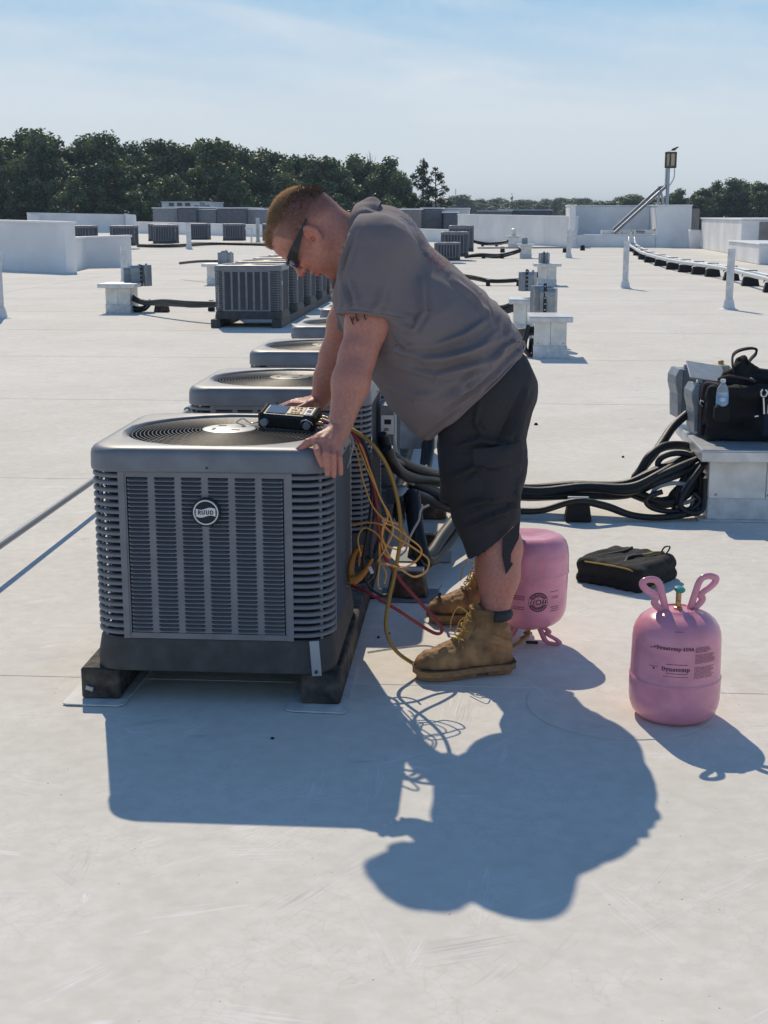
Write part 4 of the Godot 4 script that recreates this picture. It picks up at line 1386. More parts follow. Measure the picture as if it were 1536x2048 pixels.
	line_set("black cables hanging at the right side of the left curb", [Vector3(-5.66, 0.3409, -21.9), Vector3(-5.619, 0.0962, -21.7), Vector3(-5.407, 0.0559, -21.6), Vector3(-5.256, 0.1665, -21.5)], 6, 0.07, 24, 0.024)
	block("brown block under the left line set", Vector3(-5.122, 0, -21.73), Vector3(0.24, 0.13, 0.14), M.wood, 0.0, "wood blocks beside the units")
	block("dark block under the left line set next to the unit", Vector3(-4.368, -0, -22.02), Vector3(0.1, 0.16, 0.12), M.rubber)
	line_set("black line set far left, feeding the unit behind the first one", [Vector3(-7.291, 0.3709, -33), Vector3(-6.59, 0.4543, -32), Vector3(-6.017, 0.4839, -31.5)], 3, 0.03, 26, 0.03)
	line_set("long dark line set along the foot of the far left units", [Vector3(-16.17, 0, -64.09) + Vector3(0, 0.08, 0), Vector3(-14.42, 0, -63.25) + Vector3(0, 0.08, 0), Vector3(-13.56, 0, -68.43) + Vector3(0, 0.08, 0), Vector3(-11.8, 0, -68.55) + Vector3(0, 0.08, 0), Vector3(-9.738, 0, -66.56) + Vector3(0, 0.08, 0)], 4, 0.08, 28, 0.06)
	var sl := thing("far_conduit", "pale conduit beside the far left units near his hair", "conduit", Vector3.ZERO)
	part("pipe", Shape.new().tube([Vector3(-12.38, 0.8012, -72), Vector3(-12.03, 0.8014, -72), Vector3(-12.05, 0.078, -72)], 0.05, 8), M.pvc_white, sl)


func vent_pipe(label: String, foot: Vector3, h: float, rad := 0.052) -> void:
	var o := thing("vent_pipe", label, "vent pipe", foot, 0, "white plastic vent pipes")
	part("pipe", Shape.new().lathe([Vector2(rad, 0.02), Vector2(rad, h), Vector2(rad - 0.012, h), Vector2(rad - 0.012, h - 0.15), Vector2(0.0, h - 0.15)], 20), M.pvc_white, o)
	part("boot", Shape.new().lathe([Vector2(rad + 0.10, 0.001), Vector2(rad + 0.095, 0.008), Vector2(rad + 0.055, 0.016), Vector2(rad + 0.045, 0.03), Vector2(rad + 0.022, 0.13), Vector2(rad + 0.012, 0.15), Vector2(rad + 0.012, 0.17), Vector2(rad, 0.175)], 20), M.wall_white, o)
	part("clamp", Shape.new().lathe([Vector2(rad, 0.155), Vector2(rad + 0.016, 0.156), Vector2(rad + 0.016, 0.168), Vector2(rad, 0.169)], 20), M.galv_bright, o)


func build_pipes() -> void:
	vent_pipe("white vent pipe on the right, the nearest one", Vector3(4.131, 0, -22.97), 0.99, 0.062)
	vent_pipe("white vent pipe second from the right, left of the black pipe supports", Vector3(3.089, 0, -29.38), 1.0, 0.062)
	vent_pipe("small white vent pipe in front of the notched block", Vector3(3.181, 0, -49.82), 1.0, 0.085)
	vent_pipe("white vent pipe cut off by the left edge of the picture", Vector3(-7.256, 0, -20.19), 1.0, 0.07)
	vent_pipe("white vent pipe behind the left curb and its disconnect boxes", Vector3(-7.633, 0, -29.03), 0.95, 0.072)
	vent_pipe("white vent pipe standing before the far left units", Vector3(-13.15, 0, -61.5), 1.17, 0.11)
	vent_pipe("far white vent pipe beside his hair", Vector3(-12.11, 0, -74.53), 1.35, 0.1)
	vent_pipe("white pipe at the left end of the notched block", Vector3(4.34, 0, -64.56), 0.8, 0.14)
	# the two pipes snaking across the right of the roof on black supports
	var spine := [Vector3(6.936, 0, -63.81), Vector3(6.447, 0, -58.69), Vector3(6.019, 0, -53.02), Vector3(5.684, 0, -48.35), Vector3(5.546, 0, -45.35), Vector3(5.494, 0, -42.3), Vector3(5.492, 0, -39.64), Vector3(5.573, 0, -37.78), Vector3(5.72, 0, -36.39), Vector3(5.869, 0, -35.1), Vector3(5.98, 0, -33.13), Vector3(5.943, 0, -30.6), Vector3(5.907, 0, -28.07), Vector3(5.832, 0, -25.34)]
	for k in 2:
		var o := thing("gas_pipe", ["left one of the two bright pipes curving over black supports on the right", "right one of the two bright pipes curving over black supports on the right"][k], "pipe", Vector3.ZERO, 0, "bright pipes on the right")
		var pts := []
		if k == 0:
			pts.append(Vector3(6.903, 0.7848, -64) + Vector3(0, 0, 0.0))
		else:
			pts.append(Vector3(7.083, 0.83, -64))
		for i in spine.size():
			var d: Vector3 = (spine[mini(i + 1, spine.size() - 1)] - spine[maxi(i - 1, 0)]).normalized()
			pts.append(spine[i] + Vector3(-d.z, 0, d.x) * (0.13 if k == 0 else -0.13) + Vector3(0, 0.27 if i > 0 else 0.4, 0))
		part("pipe", Shape.new().tube(smooth_path(pts, 6), 0.05, 10), M.galv_bright, o)
	for i in range(1, spine.size()):
		var f := 1.0
		var d: Vector3 = (spine[mini(i + 1, spine.size() - 1)] - spine[i - 1]).normalized()
		var o := block(["first", "second", "third", "fourth", "fifth", "sixth", "seventh", "eighth", "ninth", "tenth", "eleventh", "twelfth", "thirteenth"][i - 1] + " black support under the two bright pipes, counted from the notched block", spine[i], Vector3(0.38, 0.19, 0.18), M.rubber, atan2(-d.z, d.x) + PI / 2, "black supports under the two bright pipes")
		part("pipe_clamp", Shape.new().tube([Vector3(-0.19, 0.2, 0), Vector3(-0.13, 0.335, 0), Vector3(0.13, 0.335, 0), Vector3(0.19, 0.2, 0)], 0.012, 5), M.cable_black, o)
	# grey conduit along the left of the near row, on low feet
	var c := thing("grey_conduit", "long grey conduit leading to the near unit from the left edge", "conduit", Vector3.ZERO)
	part("pipe", Shape.new().tube([Vector3(-2.04, 0.155, -2.6), Vector3(-2.05, 0.155, -6.9), Vector3(-2.1, 0.155, -9.7)], 0.0165, 12), M.cable_grey, c)
	part("coupling", Shape.new().tube([Vector3(-2.1, 0.155, -9.6), Vector3(-2.1, 0.155, -9.9)], 0.03, 10), M.steel_box, c)
	for p in [-2.7, -9.8]:
		part("foot", Shape.new().hexa(Vector3(-2.05, 0.072, p), Vector3(0.14, 0.136, 0.12), Vector2(0.8, 0.8), 0.005), M.rubber, c)


func build_mast() -> void:
	var z := -67.6
	var o := thing("mast", "steel mast with a framed box on top, above the notched block", "mast", Vector3(8.965, 1.925, -67.6))
	var base := o.position
	var top: Vector3 = Vector3(8.948, 4.422, -67.6) - base
	part("pole", Shape.new().tube([Vector3(0, -0.2, 0), Vector3(top.x * 0.9, 3.726 - base.y, 0)], 0.085, 10), M.strap, o)
	var fr := Shape.new()
	var bx0: Vector3 = Vector3(8.782, 4.446, -67.6) - base
	var bx1: Vector3 = Vector3(9.313, 3.702, -67.6) - base
	var mid := (bx0 + bx1) / 2
	var w := bx1.x - bx0.x
	var h := bx0.y - bx1.y
	for s in [-1, 1]:
		fr.box(mid + Vector3(s * w * 0.44, 0, 0), Vector3(w * 0.14, h, 0.2), 0.01)
		fr.box(mid + Vector3(0, s * h * 0.46, 0), Vector3(w * 0.86, h * 0.10, 0.2), 0.01)
	fr.box(mid + Vector3(-w * 0.05, 0, 0.02), Vector3(w * 0.12, h * 0.8, 0.12), 0.01)
	part("frame", fr, M.skid, o)
	part("panel", Shape.new().box(mid + Vector3(0, 0, -0.03), Vector3(w * 0.8, h * 0.86, 0.06), 0.005), M.yellowed, o)
	for k in 2:
		part("conduit", Shape.new().tube(smooth_path([[Vector3(8.839, 3.68, -67.6), Vector3(8.84, 3.144, -67.6), Vector3(8.835, 2.723, -67.6)], [Vector3(9.243, 3.679, -67.6), Vector3(9.238, 3.26, -67.6), Vector3(9.064, 2.91, -67.6), Vector3(8.902, 2.816, -67.6)]][k].map(func(p): return p - base), 5), 0.035, 6), M.galv_bright, o)
	for k in 2:
		part("brace", Shape.new().tube([[Vector3(8.547, 2.77, -67.6), Vector3(6.329, 0.7999, -66.6)], [Vector3(8.9, 2.863, -67.6), Vector3(6.347, 0.6674, -66)]][k].map(func(p): return p - base), 0.075, 8), M.steel_box, o)
	part("cross_tie", Shape.new().tube([Vector3(8.499, 2.77, -67.6) - base, Vector3(8.947, 2.863, -67.6) - base], 0.07, 8), M.steel_box, o)
	for k in 2:
		part("strut", Shape.new().tube([[Vector3(8.597, 2.723, -67.6), Vector3(8.588, 1.928, -68.2)], [Vector3(8.651, 2.559, -67.6), Vector3(8.901, 1.928, -68.2)]][k].map(func(p): return p - base), 0.06, 8), M.strap, o)
	part("down_pipe", Shape.new().tube(smooth_path([Vector3(8.373, 1.919, -66.5), Vector3(8.378, 1.269, -66.5), Vector3(8.325, 0.8493, -66.5), Vector3(7.823, 0.7334, -66.4), Vector3(7.259, 0.761, -66)].map(func(p): return p - base), 5), 0.05, 8), M.cable_grey, o)
	var b := thing("ballast_tray", "ballast tray of grey blocks at the foot of the mast braces, in the notch", "ballast", Vector3(6.905, 0.6129, -66.6))
	for i in 5:
		part("ballast_block", Shape.new().box(Vector3((i - 2) * 0.5 + 0.1, 0.09 + 0.002 * i, 0), Vector3(0.48, 0.18, 0.5), 0.01), M.galv, b)
	# a small bird on the mast
	var bird := thing("bird", "small dark bird perched on top of the mast's box", "bird", Vector3(9.23, 4.468, -67.6))
	var body := []
	for i in 9:
		var f := i / 8.0
		var rr: float = [0.004, 0.03, 0.05, 0.062, 0.06, 0.05, 0.044, 0.032, 0.004][i]
		var c := Vector3(-0.20 + 0.36 * f, 0.05 + 0.13 * f + (0.03 if i > 5 else 0.0), 0)
		var ring := []
		for k in 10:
			ring.append(c + Vector3(-0.3 * sin(TAU * k / 10), cos(TAU * k / 10) * 0.0 + sin(TAU * k / 10), cos(TAU * k / 10)) * rr)
		body.append(ring)
	part("body", Shape.new().grid(body), M.sparrow, bird)
	part("beak", Shape.new().tube([Vector3(0.14, 0.20, 0), Vector3(0.21, 0.195, 0)], [0.014, 0.001], 6), M.inner_dark, bird)
	part("tail", Shape.new().box(Vector3(-0.25, 0.025, 0), Vector3(0.16, 0.012, 0.05), 0.004, Basis(Vector3.BACK, 0.35)), M.sparrow, bird)
	for s in [-0.02, 0.02]:
		part("leg", Shape.new().tube([Vector3(0.0, 0.06, s), Vector3(0.01, 0.0, s)], 0.006, 5), M.inner_dark, bird)
	# two hair-thin far masts on the horizon
	for k in 2:
		var t := thing("far_tower", ["hair thin far antenna mast left of the other on the horizon", "hair thin far antenna mast right of centre with a knob on it"][k], "antenna mast", [Vector3(-16.34, 2.469, -900), Vector3(19.92, 2.467, -900)][k])
		var hh: float = [17.33, 14.77][k]
		part("pole", Shape.new().tube([Vector3(0, -10, 0), Vector3(0, hh - t.position.y, 0)], 0.22, 5), M.steel_cover, t)
		if k == 1:
			part("knob", Shape.new().lathe([Vector2(0, -1.4), Vector2(0.9, -0.8), Vector2(0.9, 0.8), Vector2(0, 1.4)], 8, Transform3D(Basis.IDENTITY, Vector3(0, 11.62 - t.position.y, 0))), M.steel_cover, t)



# ---------------------------------------------------------------- smooth bodies: tapered bones joined by a smooth minimum, meshed as surface nets
class Field:
	var lo: Vector3
	var h: float
	var nx: int
	var ny: int
	var nz: int
	var d := PackedFloat32Array()

	func _init(a: Vector3, b: Vector3, cell: float) -> void:
		lo = a
		h = cell
		nx = int((b.x - a.x) / cell) + 2
		ny = int((b.y - a.y) / cell) + 2
		nz = int((b.z - a.z) / cell) + 2
		d.resize(nx * ny * nz)
		d.fill(9.0)

	# zs squeezes the measure along z, so that zs < 1 makes the bone wider that way
	func bone(a: Vector3, b: Vector3, ra: float, rb: float, k := 0.03, zs := 1.0) -> void:
		var grow := maxf(ra, rb) + k + h * 2.0
		var g := Vector3(grow, grow, grow / zs)
		var i0 := ((a.min(b) - g - lo) / h).floor()
		var i1 := ((a.max(b) + g - lo) / h).ceil()
		var ab := (b - a) * Vector3(1, 1, zs)
		var ll := maxf(ab.length_squared(), 1e-9)
		var kk := 0.25 / k
		for iz in range(maxi(0, int(i0.z)), mini(nz, int(i1.z) + 1)):
			for iy in range(maxi(0, int(i0.y)), mini(ny, int(i1.y) + 1)):
				var at := (iz * ny + iy) * nx
				var p := Vector3(lo.x, lo.y + iy * h, lo.z + iz * h) - a
				p.z *= zs
				for ix in range(maxi(0, int(i0.x)), mini(nx, int(i1.x) + 1)):
					var q := Vector3(p.x + ix * h, p.y, p.z)
					var t := clampf(q.dot(ab) / ll, 0.0, 1.0)
					var v := (q - ab * t).length() - ra - (rb - ra) * t
					var o := d[at + ix]
					var m := k - absf(o - v)
					d[at + ix] = minf(o, v) if m <= 0.0 else minf(o, v) - m * m * kk

	func ball(c: Vector3, r: Vector3, k := 0.02, bas := Basis.IDENTITY) -> void:
		var big := maxf(r.x, maxf(r.y, r.z)) + k + h * 2.0
		var small := minf(r.x, minf(r.y, r.z))
		var i0 := ((c - Vector3.ONE * big - lo) / h).floor()
		var i1 := ((c + Vector3.ONE * big - lo) / h).ceil()
		var inv := bas.inverse()
		var kk := 0.25 / k
		for iz in range(maxi(0, int(i0.z)), mini(nz, int(i1.z) + 1)):
			for iy in range(maxi(0, int(i0.y)), mini(ny, int(i1.y) + 1)):
				var at := (iz * ny + iy) * nx
				for ix in range(maxi(0, int(i0.x)), mini(nx, int(i1.x) + 1)):
					var q := inv * (lo + Vector3(ix, iy, iz) * h - c) / r
					var l := q.length()
					var g := (q / r).length()
					var v := l * (l - 1.0) / g if g > 1e-6 else -small
					var o := d[at + ix]
					var m := k - absf(o - v)
					d[at + ix] = minf(o, v) if m <= 0.0 else minf(o, v) - m * m * kk

	# takes away what lies beyond the plane through p; only inside the sphere (c, r) if r is given
	func cut(p: Vector3, n: Vector3, c := Vector3.ZERO, r := 0.0) -> void:
		n = n.normalized()
		for iz in nz:
			for iy in ny:
				var at := (iz * ny + iy) * nx
				for ix in nx:
					if d[at + ix] < h * 4.0:
						var w := lo + Vector3(ix, iy, iz) * h
						var v := (w - p).dot(n)
						if r > 0.0:
							v = minf(v, r - w.distance_to(c))
						if v > d[at + ix]:
							d[at + ix] = v

	func hollow(c: Vector3, r: Vector3, k := 0.004) -> void:
		var big := maxf(r.x, maxf(r.y, r.z)) + h * 2.0
		var i0 := ((c - Vector3.ONE * big - lo) / h).floor()
		var i1 := ((c + Vector3.ONE * big - lo) / h).ceil()
		for iz in range(maxi(0, int(i0.z)), mini(nz, int(i1.z) + 1)):
			for iy in range(maxi(0, int(i0.y)), mini(ny, int(i1.y) + 1)):
				for ix in range(maxi(0, int(i0.x)), mini(nx, int(i1.x) + 1)):
					var q := (lo + Vector3(ix, iy, iz) * h - c) / r
					var v := -(q.length() - 1.0) * minf(r.x, minf(r.y, r.z))
					var at := (iz * ny + iy) * nx + ix
					var m := k - absf(d[at] - v)
					d[at] = maxf(d[at], v) if m <= 0.0 else maxf(d[at], v) + m * m * 0.25 / k

	func net(s: Shape, xf := Transform3D.IDENTITY, bump = null, color = null) -> void:
		var ids := PackedInt32Array()
		ids.resize(nx * ny * nz)
		ids.fill(-1)
		var P := PackedVector3Array()
		var sx := 1
		var sy := nx
		var sz := nx * ny
		var off := [0, sx, sy, sx + sy, sz, sx + sz, sy + sz, sx + sy + sz]
		var edge := [[0, 1], [2, 3], [4, 5], [6, 7], [0, 2], [1, 3], [4, 6], [5, 7], [0, 4], [1, 5], [2, 6], [3, 7]]
		var where := [Vector3(0, 0, 0), Vector3(1, 0, 0), Vector3(0, 1, 0), Vector3(1, 1, 0), Vector3(0, 0, 1), Vector3(1, 0, 1), Vector3(0, 1, 1), Vector3(1, 1, 1)]
		var far := h * 2.5
		var quads := PackedInt32Array()
		for iz in nz - 1:
			for iy in ny - 1:
				var at := (iz * ny + iy) * nx
				for ix in nx - 1:
					var v0 := d[at + ix]
					if absf(v0) > far:
						continue
					var i := at + ix
					var sum := 0
					for o in off:
						if d[i + o] < 0.0:
							sum += 1
					if sum == 0 or sum == 8:
						continue
					var c := Vector3.ZERO
					var n := 0
					for e in edge:
						var a := d[i + off[e[0]]]
						var b := d[i + off[e[1]]]
						if (a < 0.0) != (b < 0.0):
							c += where[e[0]].lerp(where[e[1]], a / (a - b))
							n += 1
					ids[i] = P.size()
					P.append(lo + (Vector3(ix, iy, iz) + c / n) * h)
					if iy > 0 and iz > 0 and (v0 < 0.0) != (d[i + sx] < 0.0):
						quads.append_array([i, i - sy, i - sy - sz, i - sz, 1 if v0 < 0.0 else 0])
					if ix > 0 and iz > 0 and (v0 < 0.0) != (d[i + sy] < 0.0):
						quads.append_array([i, i - sz, i - sz - sx, i - sx, 1 if v0 < 0.0 else 0])
					if ix > 0 and iy > 0 and (v0 < 0.0) != (d[i + sz] < 0.0):
						quads.append_array([i, i - sx, i - sx - sy, i - sy, 1 if v0 < 0.0 else 0])
		var N := normals(P, ids, quads)
		if bump != null:
			for i in P.size():
				P[i] += N[i] * bump.call(P[i], N[i])
			N = normals(P, ids, quads)
		var tint := PackedColorArray()
		if color != null:
			s.tinted = true
			for i in P.size():
				tint.append(color.call(P[i], N[i]))
		for q in range(0, quads.size(), 5):
			var a := ids[quads[q]]
			var b := ids[quads[q + 1]]
			var c := ids[quads[q + 2]]
			var e := ids[quads[q + 3]]
			if a < 0 or b < 0 or c < 0 or e < 0:
				continue
			for t in ([a, b, c, a, c, e] if quads[q + 4] == 0 else [a, c, b, a, e, c]):
				s.V.append(xf * P[t])
				s.N.append(xf.basis * N[t])
				s.C.append(tint[t] if color != null else Color.WHITE)

	func at(p: Vector3) -> float:
		var q := (p - lo) / h
		var i := Vector3i(roundi(q.x), roundi(q.y), roundi(q.z))
		if i.x < 0 or i.y < 0 or i.z < 0 or i.x >= nx or i.y >= ny or i.z >= nz:
			return 9.0
		return d[(i.z * ny + i.y) * nx + i.x]

	func normals(P: PackedVector3Array, ids: PackedInt32Array, quads: PackedInt32Array) -> PackedVector3Array:
		var N := PackedVector3Array()
		N.resize(P.size())
		for q in range(0, quads.size(), 5):
			var a := ids[quads[q]]
			var b := ids[quads[q + 1]]
			var c := ids[quads[q + 2]]
			var e := ids[quads[q + 3]]
			if a < 0 or b < 0 or c < 0 or e < 0:
				continue
			var n := (P[c] - P[a]).cross(P[e] - P[b])
			if quads[q + 4] == 0:
				n = -n
			N[a] += n
			N[b] += n
			N[c] += n
			N[e] += n
		for i in N.size():
			N[i] = N[i].normalized()
		return N


# ---------------------------------------------------------------- the man
func fold_bump(folds: Array, noise: FastNoiseLite, small: float):
	# folds: [points, width, height]; each a ridge that follows its line across the cloth
	return func(p: Vector3, n: Vector3) -> float:
		var v: float = noise.get_noise_3dv(p * 100.0) * small + noise.get_noise_3dv(p * 260.0) * small * 0.35
		for f in folds:
			var pts: Array = f[0]
			for i in pts.size() - 1:
				var a: Vector3 = pts[i]
				var b: Vector3 = pts[i + 1]
				var ab := Vector2(b.x - a.x, b.y - a.y)
				var t := clampf(Vector2(p.x - a.x, p.y - a.y).dot(ab) / ab.length_squared(), 0.0, 1.0)
				var q := Vector2(a.x, a.y) + ab * t
				var along := (i + t) / (pts.size() - 1)
				var dist: float = Vector2(p.x, p.y).distance_to(q) / f[1]
				if dist < 3.0 and (t > 0.0 or i == 0) and (t < 1.0 or i == pts.size() - 2):
					v += f[2] * 1.35 * (exp(-dist * dist) - 0.55 * exp(-(dist - 1.5) * (dist - 1.5) * 1.5)) * sin(PI * clampf(along * 0.9 + 0.05, 0, 1)) * (1.0 if n.z > -0.2 else 0.4)
					break
		return v


func build_person() -> void:
	var skin := paint("skin", lin(0.60, 0.25, 0.178), 0.5, 0.0, 0.10, 6.0, 0.22, 0.04)
	skin.vertex_color_use_as_albedo = true
	skin.subsurf_scatter_enabled = true
	skin.subsurf_scatter_strength = 0.12
	var shirt := paint("shirt_cloth", lin(0.236, 0.192, 0.190), 0.9, 0.0, 0.10, 12.0, 0.3, 0.10)
	shirt.vertex_color_use_as_albedo = true
	shirt.rim_enabled = true
	shirt.rim = 0.35
	paint("shorts_cloth", lin(0.045, 0.044, 0.048), 0.85, 0.0, 0.25, 10.0, 0.35, 0.08)
	paint("boot_leather", lin(0.48, 0.262, 0.11), 0.78, 0.0, 0.38, 3.0, 0.4, 0.012)
	paint("boot_sole", lin(0.36, 0.21, 0.10), 0.8, 0.0, 0.15, 4.0, 0.2, 0.03)
	paint("boot_dark", lin(0.028, 0.03, 0.032), 0.7)
	paint("lace", lin(0.55, 0.36, 0.07), 0.7)
	paint("hair_side", lin(0.23, 0.145, 0.095), 0.9, 0.0, 0.5, 40.0, 0.6, 0.12)
	var hm := paint("hair_top", lin(0.80, 0.61, 0.44), 0.7)
	hm.vertex_color_use_as_albedo = true
	hm.backlight_enabled = true
	hm.backlight = Color(1.0, 0.92, 0.8)
	paint("glasses", lin(0.018, 0.018, 0.02), 0.3)
	paint("lens", lin(0.02, 0.025, 0.09), 0.08)
	paint("ring_metal", lin(0.7, 0.68, 0.62), 0.25, 0.9)
	var noise := FastNoiseLite.new()
	noise.seed = 6
	noise.frequency = 0.06
	noise.fractal_octaves = 3

	var S := Shape.new()
	var skin_tone := func(p: Vector3, n: Vector3) -> Color:
		var v := 1.0 + 0.09 * noise.get_noise_3dv(p * 120.0) + 0.03 * noise.get_noise_3dv(p * 700.0)
		return Color(v, v * 0.99, v * 0.98)
	# --- trunk, arms and legs
	var B := Field.new(Vector3(-0.66, 0.03, -5.24), Vector3(0.22, 1.60, -4.05), 0.0105)
	var z0 := -4.62
	B.bone(Vector3(-0.3789, 1.415, -4.62), Vector3(-0.0885, 1.063, -4.62), 0.12, 0.16, 0.05, 0.75)
	B.bone(Vector3(-0.0885, 1.063, -4.62), Vector3(0.033, 0.9508, -4.7), 0.16, 0.12, 0.05, 0.75)
	B.bone(Vector3(-0.5168, 1.475, -4.54), Vector3(-0.3856, 1.429, -4.6), 0.078, 0.092, 0.04, 1.12)
	B.bone(Vector3(-0.3397, 1.423, -4.44), Vector3(-0.3673, 1.413, -4.8), 0.08, 0.08, 0.04)
	# near (left) arm
	B.bone(Vector3(-0.3414, 1.417, -4.42), Vector3(-0.3581, 1.206, -4.34), 0.075, 0.068, 0.03)
	B.bone(Vector3(-0.3581, 1.206, -4.34), Vector3(-0.383, 1.102, -4.29), 0.068, 0.057, 0.025)
	B.bone(Vector3(-0.3889, 1.109, -4.285), Vector3(-0.4016, 1.029, -4.245), 0.055, 0.059, 0.025)
	B.bone(Vector3(-0.4016, 1.029, -4.245), Vector3(-0.431, 0.8923, -4.165), 0.059, 0.036, 0.025)
	# far arm
	B.bone(Vector3(-0.3829, 1.405, -4.82), Vector3(-0.4803, 1.169, -4.86), 0.07, 0.062, 0.03)
	B.hollow(Vector3(-0.3643, 1.128, -4.222), Vector3(0.035, 0.022, 0.014), 0.015)
	B.bone(Vector3(-0.4803, 1.169, -4.86), Vector3(-0.5194, 1.047, -4.88), 0.060, 0.053, 0.025)
	B.bone(Vector3(-0.5194, 1.054, -4.88), Vector3(-0.5443, 0.9624, -4.9), 0.052, 0.054, 0.025)
	B.bone(Vector3(-0.5443, 0.9624, -4.9), Vector3(-0.5825, 0.8747, -4.92), 0.054, 0.035, 0.025)
	# legs
	B.bone(Vector3(0.0275, 0.9333, -4.57), Vector3(0.0526, 0.5361, -4.52), 0.105, 0.078, 0.03)
	B.bone(Vector3(0.0526, 0.5361, -4.52), Vector3(0.0831, 0.4358, -4.5), 0.076, 0.073, 0.03)
	B.bone(Vector3(0.0831, 0.4358, -4.5), Vector3(0.0811, 0.3438, -4.48), 0.073, 0.068, 0.03)
	B.bone(Vector3(0.0811, 0.3438, -4.48), Vector3(0.0602, 0.1563, -4.45), 0.067, 0.042, 0.03)
	B.bone(Vector3(0.0166, 0.8967, -4.84), Vector3(0.0286, 0.4998, -4.98), 0.10, 0.075, 0.03)
	B.bone(Vector3(0.0286, 0.4998, -4.98), Vector3(0.0638, 0.3336, -5.03), 0.075, 0.068, 0.03)
	B.bone(Vector3(0.0638, 0.3336, -5.03), Vector3(0.0433, 0.0878, -5.09), 0.068, 0.045, 0.03)
	B.net(S, Transform3D.IDENTITY, null, skin_tone)
	# --- near hand, clasped over the corner of the unit
	var Hn := Field.new(Vector3(-0.5691, 0.756, -4.02) - Vector3(0, 0.01, 0.22), Vector3(-0.3764, 0.9354, -4.02) + Vector3(0.02, 0.02, 0.04), 0.0028)
	var wrist := Vector3(-0.431, 0.8923, -4.165)
	Hn.bone(Vector3(-0.4259, 0.9109, -4.178), wrist, 0.039, 0.034, 0.01)
	var kn := [Vector3(-0.4958, 0.8615, -4.098), Vector3(-0.472, 0.864, -4.094), Vector3(-0.4519, 0.858, -4.094), Vector3(-0.4343, 0.8425, -4.103)]
	var mid := [Vector3(-0.4882, 0.8387, -4.058), Vector3(-0.4615, 0.8337, -4.053), Vector3(-0.4407, 0.8265, -4.06), Vector3(-0.4242, 0.8141, -4.078)]
	var low := [Vector3(-0.4802, 0.8162, -4.054), Vector3(-0.4583, 0.8001, -4.05), Vector3(-0.4392, 0.7926, -4.058), Vector3(-0.4209, 0.7881, -4.075)]
	var tip := [Vector3(-0.4745, 0.7972, -4.056), Vector3(-0.4573, 0.7716, -4.052), Vector3(-0.4399, 0.7637, -4.062), Vector3(-0.4198, 0.7687, -4.078)]
	for k in 4:
		Hn.bone(wrist, kn[k], 0.026, 0.0155, 0.012)
		Hn.bone(kn[k], mid[k], 0.0128, 0.0112, 0.003)
		Hn.bone(mid[k], low[k], 0.0112, 0.0101, 0.002)
		Hn.bone(low[k], tip[k], 0.0101, 0.0086, 0.002)
	Hn.bone(Vector3(-0.4468, 0.8787, -4.15), Vector3(-0.4868, 0.8713, -4.115), 0.024, 0.017, 0.012)
	Hn.bone(Vector3(-0.4868, 0.8713, -4.115), Vector3(-0.5235, 0.8563, -4.108), 0.0165, 0.0135, 0.006)
	Hn.bone(Vector3(-0.5235, 0.8563, -4.108), Vector3(-0.5569, 0.8325, -4.098), 0.0135, 0.0095, 0.004)
	for k in 4:   # tendons and knuckles
		Hn.bone(wrist.lerp(kn[k], 0.35) + Vector3(0, 0.016, 0), kn[k] + Vector3(0, 0.007, 0.003), 0.005, 0.0095, 0.008)
	Hn.net(S, Transform3D.IDENTITY, null, skin_tone)
	# --- far hand, flat on the back of the lid behind the meter
	var Hf := Field.new(Vector3(-0.74, 0.82, -5.04), Vector3(-0.36, 0.97, -4.80), 0.0036)
	var w2 := Vector3(-0.5806, 0.8784, -4.92)
	Hf.bone(w2 + Vector3(0.012, 0.03, 0), w2, 0.036, 0.033, 0.01)
	for k in 4:
		var zf := -4.958 + 0.027 * k
		var k0 := Vector3(w2.x - 0.055, 0.872 - 0.002 * k, zf)
		var k1 := Vector3(w2.x - 0.095 - [0.0, 0.008, 0.010, 0.004][k], 0.868, zf + (k - 1.5) * 0.004)
		var k2 := Vector3(w2.x - 0.125 - [0.0, 0.014, 0.020, 0.012][k], 0.856, zf + (k - 1.5) * 0.008)
		Hf.bone(w2, k0, 0.026, 0.0155, 0.012)
		Hf.bone(k0, k1, 0.0135, 0.012, 0.004)
		Hf.bone(k1, k2, 0.012, 0.0095, 0.003)
	Hf.bone(w2, Vector3(w2.x - 0.03, 0.872, -4.862), 0.024, 0.017, 0.012)
	Hf.bone(Vector3(w2.x - 0.03, 0.872, -4.862), Vector3(w2.x - 0.07, 0.858, -4.835), 0.0155, 0.011, 0.005)
	Hf.net(S, Transform3D.IDENTITY, null, skin_tone)
	# --- head, in its own axes: x towards the camera, y to the crown, z out of the face
	var hx := Transform3D(Basis(Vector3(0, 0, 1), Vector3(-0.90, 0.436, 0), Vector3(-0.436, -0.90, 0)), Vector3(-0.549, 1.469, -4.53)) * Transform3D(Basis(Vector3.UP, 0.06), Vector3.ZERO)
	var F := Field.new(Vector3(-0.125, -0.19, -0.19), Vector3(0.125, 0.18, 0.15), 0.0036)
	F.ball(Vector3(0, 0.058, -0.032), Vector3(0.086, 0.099, 0.121), 0.02)
	F.ball(Vector3(0, 0.075, 0.035), Vector3(0.070, 0.060, 0.062), 0.03)
	F.ball(Vector3(0, -0.018, 0.038), Vector3(0.070, 0.090, 0.058), 0.03)
	F.bone(Vector3(-0.035, 0.040, 0.088), Vector3(0.035, 0.040, 0.088), 0.016, 0.016, 0.02)
	for s in [-1.0, 1.0]:
		F.bone(Vector3(0.066 * s, -0.035, 0.0), Vector3(0.022 * s, -0.098, 0.060), 0.030, 0.020, 0.035)
		F.ball(Vector3(0.042 * s, -0.010, 0.075), Vector3(0.026, 0.022, 0.022), 0.02)
		F.ball(Vector3(0.047 * s, -0.055, 0.045), Vector3(0.026, 0.035, 0.035), 0.03)
